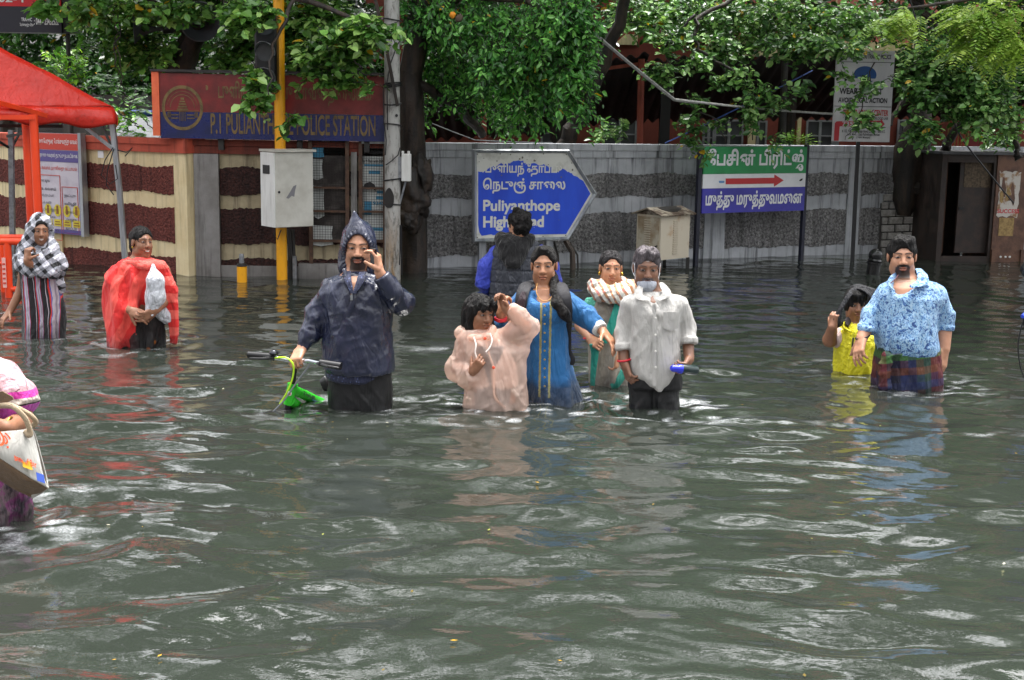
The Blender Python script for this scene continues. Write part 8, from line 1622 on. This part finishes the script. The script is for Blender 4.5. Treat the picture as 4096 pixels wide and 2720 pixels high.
# ================================================================== the woman half out of the picture with the cloth bag
zK = lambda x, y: (x / 2.24, 1400 + y / 2.24)
def woman_bag():
    p = Person('woman in pink and purple with bangled arm hugging a bank cloth bag, cut off by the picture edge', zK, (-100, 1480), 'dark'); P, S = p.P, p.S; p.root['label'] = 'woman in a pink and magenta blouse with gold bangle hugging a white cloth bag'
    p.head(-190, -230, .95, yaw=20, pitch=6, neck=P(-190, 120, .03), hair=lin('#141010'))
    S.loft(p.rows(((60, -330, -60, .07), (200, -420, 60, .1), (700, -400, 40), (1100, -400, 60)), .12, shrink=.02), .03)
    a = p.arm((20, 280), (205, 640), (40, 700), (.05, .043, .03), (0, -.05, -.22)); p.hand(a[2], P(-120, 680, -.27) - a[2], (.1, .8, -.2), 1, 1.0, (40, 45, 50, 55), (30, .7)); a2 = p.arm((-380, 280), (-460, 640), (-300, 760), (.05, .043, .03), (0, -.05, -.2)); p.hand(a2[2], P(-180, 740, -.25) - a2[2], (.1, .8, .2), -1, 1.0, (40, 45, 50, 55), (30, .7)); p.legs(r=.06); p.body()
    B = Solid(); B.loft(p.rows(((90, -330, -30, .08), (160, -420, 60, .12), (400, -430, 90), (900, -410, 70)), .13), .03); p.sleeve(B, ((0, 280), (120, 420), (225, 545)), (.085, .08, .068), .03, (0, -.03, -.05)); p.sleeve(B, ((-370, 280), (-430, 420), (-470, 560)), (.085, .08, .068), .03, (0, -.03, -.05))
    zt = p.root.location[2]; z_ = lambda y: P(0, y, -.05)[2] - zt
    def pat(t, v):
        Z = t.math('ADD', t.xyz(v)[2], t.math('MULTIPLY', t.noise(v, 6, 2), .02)); b0, b1 = z_(560), z_(330); f_ = t.math('DIVIDE', t.math('SUBTRACT', Z, b0), b1 - b0); ln_ = t.math('ABSOLUTE', t.math('SUBTRACT', t.noise(t.map(v, (1, 1, .5)), 5, 2, .5, .6), .5)); base = t.mix(t.math('MULTIPLY', t.math('LESS_THAN', ln_, .006), t.math('GREATER_THAN', t.noise(v, 8, 2), .52)), t.mix(t.noise(v, 7, 4), lin('#a98288'), lin('#bf9ca2')), lin('#5a3440')); return t.mix(t.math('GREATER_THAN', f_, 1.0), t.ramp(f_, [(0, lin('#a83c9c')), (.42, lin('#b84aa8')), (.45, lin('#2c2428')), (.52, lin('#b0a49a')), (.7, lin('#a5968c')), (.74, lin('#b01e84')), (1.0, lin('#c02a90'))], 'CONSTANT'), base)
    p.wear('blouse', B, cloth('pink_magenta_blouse', lin('#d2bcbc'), .8, pat), .007, amp=.012, scale=10)
    G = Solid(); G.loft(p.rows(((880, -420, 120, .15), (1150, -430, 220, .2), (1380, -430, 243, .21), (1560, -430, 240, .2)), .2), .03)
    def sp(t, v): n_ = t.noise(v, 9, 4, .7); return t.ramp(n_, [(.36, lin('#2a1a2c')), (.46, lin('#6c1f5c')), (.54, lin('#5c4a50')), (.64, lin('#231820'))])
    p.wear('sari', G, cloth('dark_purple_sari', lin('#3a1f38'), .75, sp, sheen=0), .008, amp=.02, scale=8, folds=(.02, 6, P(0, 1000)[2], P(0, 1300)[2]))
    ribbon('bangle', [a[2] + unit(a[1] - a[2]) * .03 + np.array((.012 * math.cos(t), .037 * math.sin(t), .037 * math.cos(t))) for t in np.linspace(0, 6.283, 24)], .0042, MATS['gold'], p.root, 1)
    bg = thing('cloth_bag', 'white printed cloth bag with brown gusset and loop handles held against the pink bloused woman', 'bag', P(100, 1000, -.3)); MW = cloth('white_jute', lin('#c9c7c0'), .9, lambda t, v: t.mix(t.noise(v, 9, 4), lin('#bdbab2'), lin('#cfcdc6')), weave=420, wb=.5); MJ_ = cloth('brown_jute', lin('#7a6048'), .95, lambda t, v: t.mix(t.noise(v, 60, 3), lin('#5c4836'), lin('#84694e')), weave=420, wb=.6)
    D0, D1 = -.34, -.2
    f = [(-330, 640), (0, 735), (215, 715), (285, 685), (330, 860), (385, 1040), (438, 1240), (270, 1150), (0, 972), (-330, 800)]; n_ = 10
    def panel(nm, top, bot, mm, bulge, seed, n=36):
        g = lambda pl, t_: np.array([np.interp(t_, np.linspace(0, 1, len(pl)), [q[i] for q in pl]) for i in range(3)]); Vv = []
        tp, bt_ = [P(*q) for q in top], [P(*q) for q in bot]
        for i in range(n + 1):
            for j in range(n + 1): u_, v_ = i / n, j / n; Vv.append(g(tp, u_) * (1 - v_) + g(bt_, u_) * v_ - np.array((0, bulge * (4 * v_ * (1 - v_)) ** .7 * (4 * u_ * (1 - u_)) ** .35, 0)))
        Vv = np.array(Vv); w_ = np.array([min(1, 6 * min(j / n, 1 - j / n) + .25) for i in range(n + 1) for j in range(n + 1)]); Vv[:, 1] += .016 * fbm(Vv * np.array((1, 1, .7)), 7, 3, seed) * w_; q_ = [(i * (n + 1) + j, i * (n + 1) + j + 1, (i + 1) * (n + 1) + j + 1, (i + 1) * (n + 1) + j) for i in range(n) for j in range(n)]
        o_ = npmesh(nm, Vv, quads=np.array(q_), material=mm, parent=bg); o_.modifiers.new('t', 'SOLIDIFY').thickness = .004; return o_
    panel('front_panel', ((-330, 640, -.33), (0, 735, -.335), (215, 712, -.33), (285, 685, -.3)), ((-330, 800, -.36), (0, 972, -.37), (270, 1150, -.36), (438, 1240, -.31)), MW, .03, 3)
    panel('brown_gusset', ((-330, 803, -.358), (0, 975, -.368), (270, 1153, -.358), (438, 1242, -.309)), ((-330, 960, -.24), (-60, 1130, -.24), (130, 1255, -.24), (292, 1330, -.22)), MJ_, .012, 5)
    panel('side_panel', ((285, 686, -.3), (280, 720, -.25), (270, 760, -.18)), ((438, 1241, -.31), (370, 1290, -.26), (292, 1330, -.22)), MW, .0, 7); panel('back_panel', ((-330, 640, -.2), (0, 700, -.19), (270, 740, -.18)), ((-330, 960, -.235), (0, 1150, -.23), (288, 1328, -.216)), MJ_, .0, 9)
    ribbon('handle', [P(225, 730, -.335), P(262, 760, -.345), P(270, 730, -.345), P(230, 620, -.35), P(160, 540, -.35), P(90, 500, -.33), P(-60, 500, -.3)], [.011, .012, .011, .011, .011, .011, .011], cloth('jute_rope', lin('#b09c80'), .95, weave=300, wb=.6), bg, .8); ribbon('handle', [P(270, 700, -.27), P(320, 650, -.29), P(280, 590, -.31), P(200, 540, -.31), P(120, 505, -.29)], .011, MATS['jute_rope'], bg, .8)
    fl_ = MB(); fl_.poly([P(x, y, -.315) for x, y in ((-300, 420), (20, 370), (110, 420), (120, 445), (0, 500), (-300, 520))], (0, -1, 0), .006); fl_.build('folded_top', MJ_, bg)
    o_ = P(0, 800, -.338); Fb = Frame(P(-60, 850, -.352), unit(P(300, 1010, -.33) - P(-60, 880, -.36)), unit(P(-30, 740, -.34) - P(0, 960, -.375))); Fb.n = -Fb.n if Fb.n[1] > 0 else Fb.n
    hb = lambda x, y: Fb.hit(*zK(x, y)); MO = mat('print_orange', lin('#d8521e'), .7)
    (u0, v0), (u1, v1) = hb(150, 830), hb(345, 905); lettering('print', 'Bank of Bar', Fb, u0, u1, hb(240, 880)[1] - .012, hb(240, 880)[1] + .014, .042, MO, bg, .02); (u0, v0), (u1, v1) = hb(150, 760), hb(290, 830); lettering('print', 'dena', Fb, u0, u1, hb(220, 790)[1] - .01, hb(220, 790)[1] + .012, .042, MO, bg, .02)
    m = MB(); c_ = hb(60, 770); q = []
    for (cx, r0, r1) in ((0, .012, .02), (.0, .026, .034), (.028, .012, .018), (.03, .024, .031)):
        pts, fs = ring(r0, r1, -75, 75, 16, (c_[0] - .02 + cx, c_[1])); m.add([Fb.p(u, v, .042) for u, v in pts], fs)
    m.build('sun_emblem', MO, bg)
    for (x0, y0, x1, y1, mm) in ((178, 870, 200, 890, mat('print_purple', lin('#6a2a5c'), .7)), (205, 885, 285, 930, mat('print_yellow', lin('#d8a81e'), .7)), (310, 950, 370, 1000, mat('print_blue', lin('#2a4aa0'), .7))): m = MB(); (u0, v0), (u1, v1) = hb(x0, y0), hb(x1, y1); Fb.box(m, u0, u1, min(v0, v1) - .002, max(v0, v1) + .006, .038, .04); m.build('print_block', mm, bg)
    WAKES.append((*p.root.location[:2], .9, .22)); return p
PK = woman_bag()
# ------------------------------------------------------------------ the cycle just entering at the picture's edge
hx = lambda x, y, d=0: at(3900 + x / 2.24, 900 + y / 2.24, 7.6 + d)
hc_ = thing('bicycle', 'black bicycle handlebar with looping cable at the very edge beside the heavy man', 'bicycle', hx(520, 1500) * np.array((1, 1, 0)) + (0, 0, -.72))
MK2 = MATS['bike_black']; ribbon('brake_cable', [hx(445, 820), hx(410, 940), hx(388, 1060), (hx(392, 1180)), hx(415, 1300), hx(460, 1400), hx(520, 1440)], .0042, MK2, hc_, 1); b = MB(); b.tube([hx(436, 800), hx(470, 1000), hx(520, 1200)], .012, 8); b.build('stem', MK2, hc_, True); b = MB(); b.tube([hx(426, 820, -.05), hx(470, 780, 0), hx(600, 760, .1)], [.012, .014, .014], 10); b.build('blue_grip', mat('blue_grip', lin('#2a4ad0'), .4), hc_, True)
b = MB(); b.lathe(hx(452, 400), [(0, -.02), (.03, -.015), (.045, 0), (.03, .015), (0, .02)], (1, .2, 0), 20); b.build('mirror', MK2, hc_, True); b = MB(); b.tube([hx(470, 400), hx(490, 780)], .006, 6); b.build('mirror_stalk', MK2, hc_, True)
FOAMS += [(*onwater(2600, 1685)[:2], .42, .07, .9), (*onwater(3020, 1690)[:2], .3, .05, .8), (*onwater(2000, 1680)[:2], .3, .05, .6), (*onwater(3950, 1740)[:2], .25, .05, .6), (*onwater(1790, 1400)[:2], .3, .12, .45), (*onwater(2350, 1480)[:2], .2, .12, .5), (*onwater(150, 1960)[:2], .2, .06, .9)]
WAKES = globals().get('WAKES', []); FOAMS = globals().get('FOAMS', [])
wt = water(); setprops(wt, kind='structure')

# small leaves and bits of litter adrift
r_ = np.random.default_rng(5); n_ = 60; Yv = 3.4 + 9.5 * r_.random(n_) ** 1.3; Xv = (r_.random(n_) - .5) * .8 * Yv
me_ = wt.data; 
V = []; C = []
for x, y in zip(Xv, Yv):
    a = r_.uniform(0, 6.28); l_ = r_.uniform(.006, .013); c_ = np.array(((math.cos(a), math.sin(a)), (-math.sin(a), math.cos(a)))); z = r_.uniform(.008, .016)
    for u, v_ in ((-1, 0), (0, .45), (1, 0), (0, -.45)): p_ = np.array((u, v_)) @ c_ * l_; V.append((x + p_[0], y + p_[1], z))
    C += [lin(('#b08a2c', '#6a5a2a', '#8a8f4a', '#c8c4b0', '#4a5a2a')[r_.integers(0, 5)])] * 4
db = npmesh('floating_litter', np.array(V), quads=np.arange(4 * n_).reshape(-1, 4), material=M_leaf, smooth=False, cols=np.array(C)); setprops(db, 'scattered tiny leaves and specks of litter adrift on the brown water', 'litter', kind='stuff')
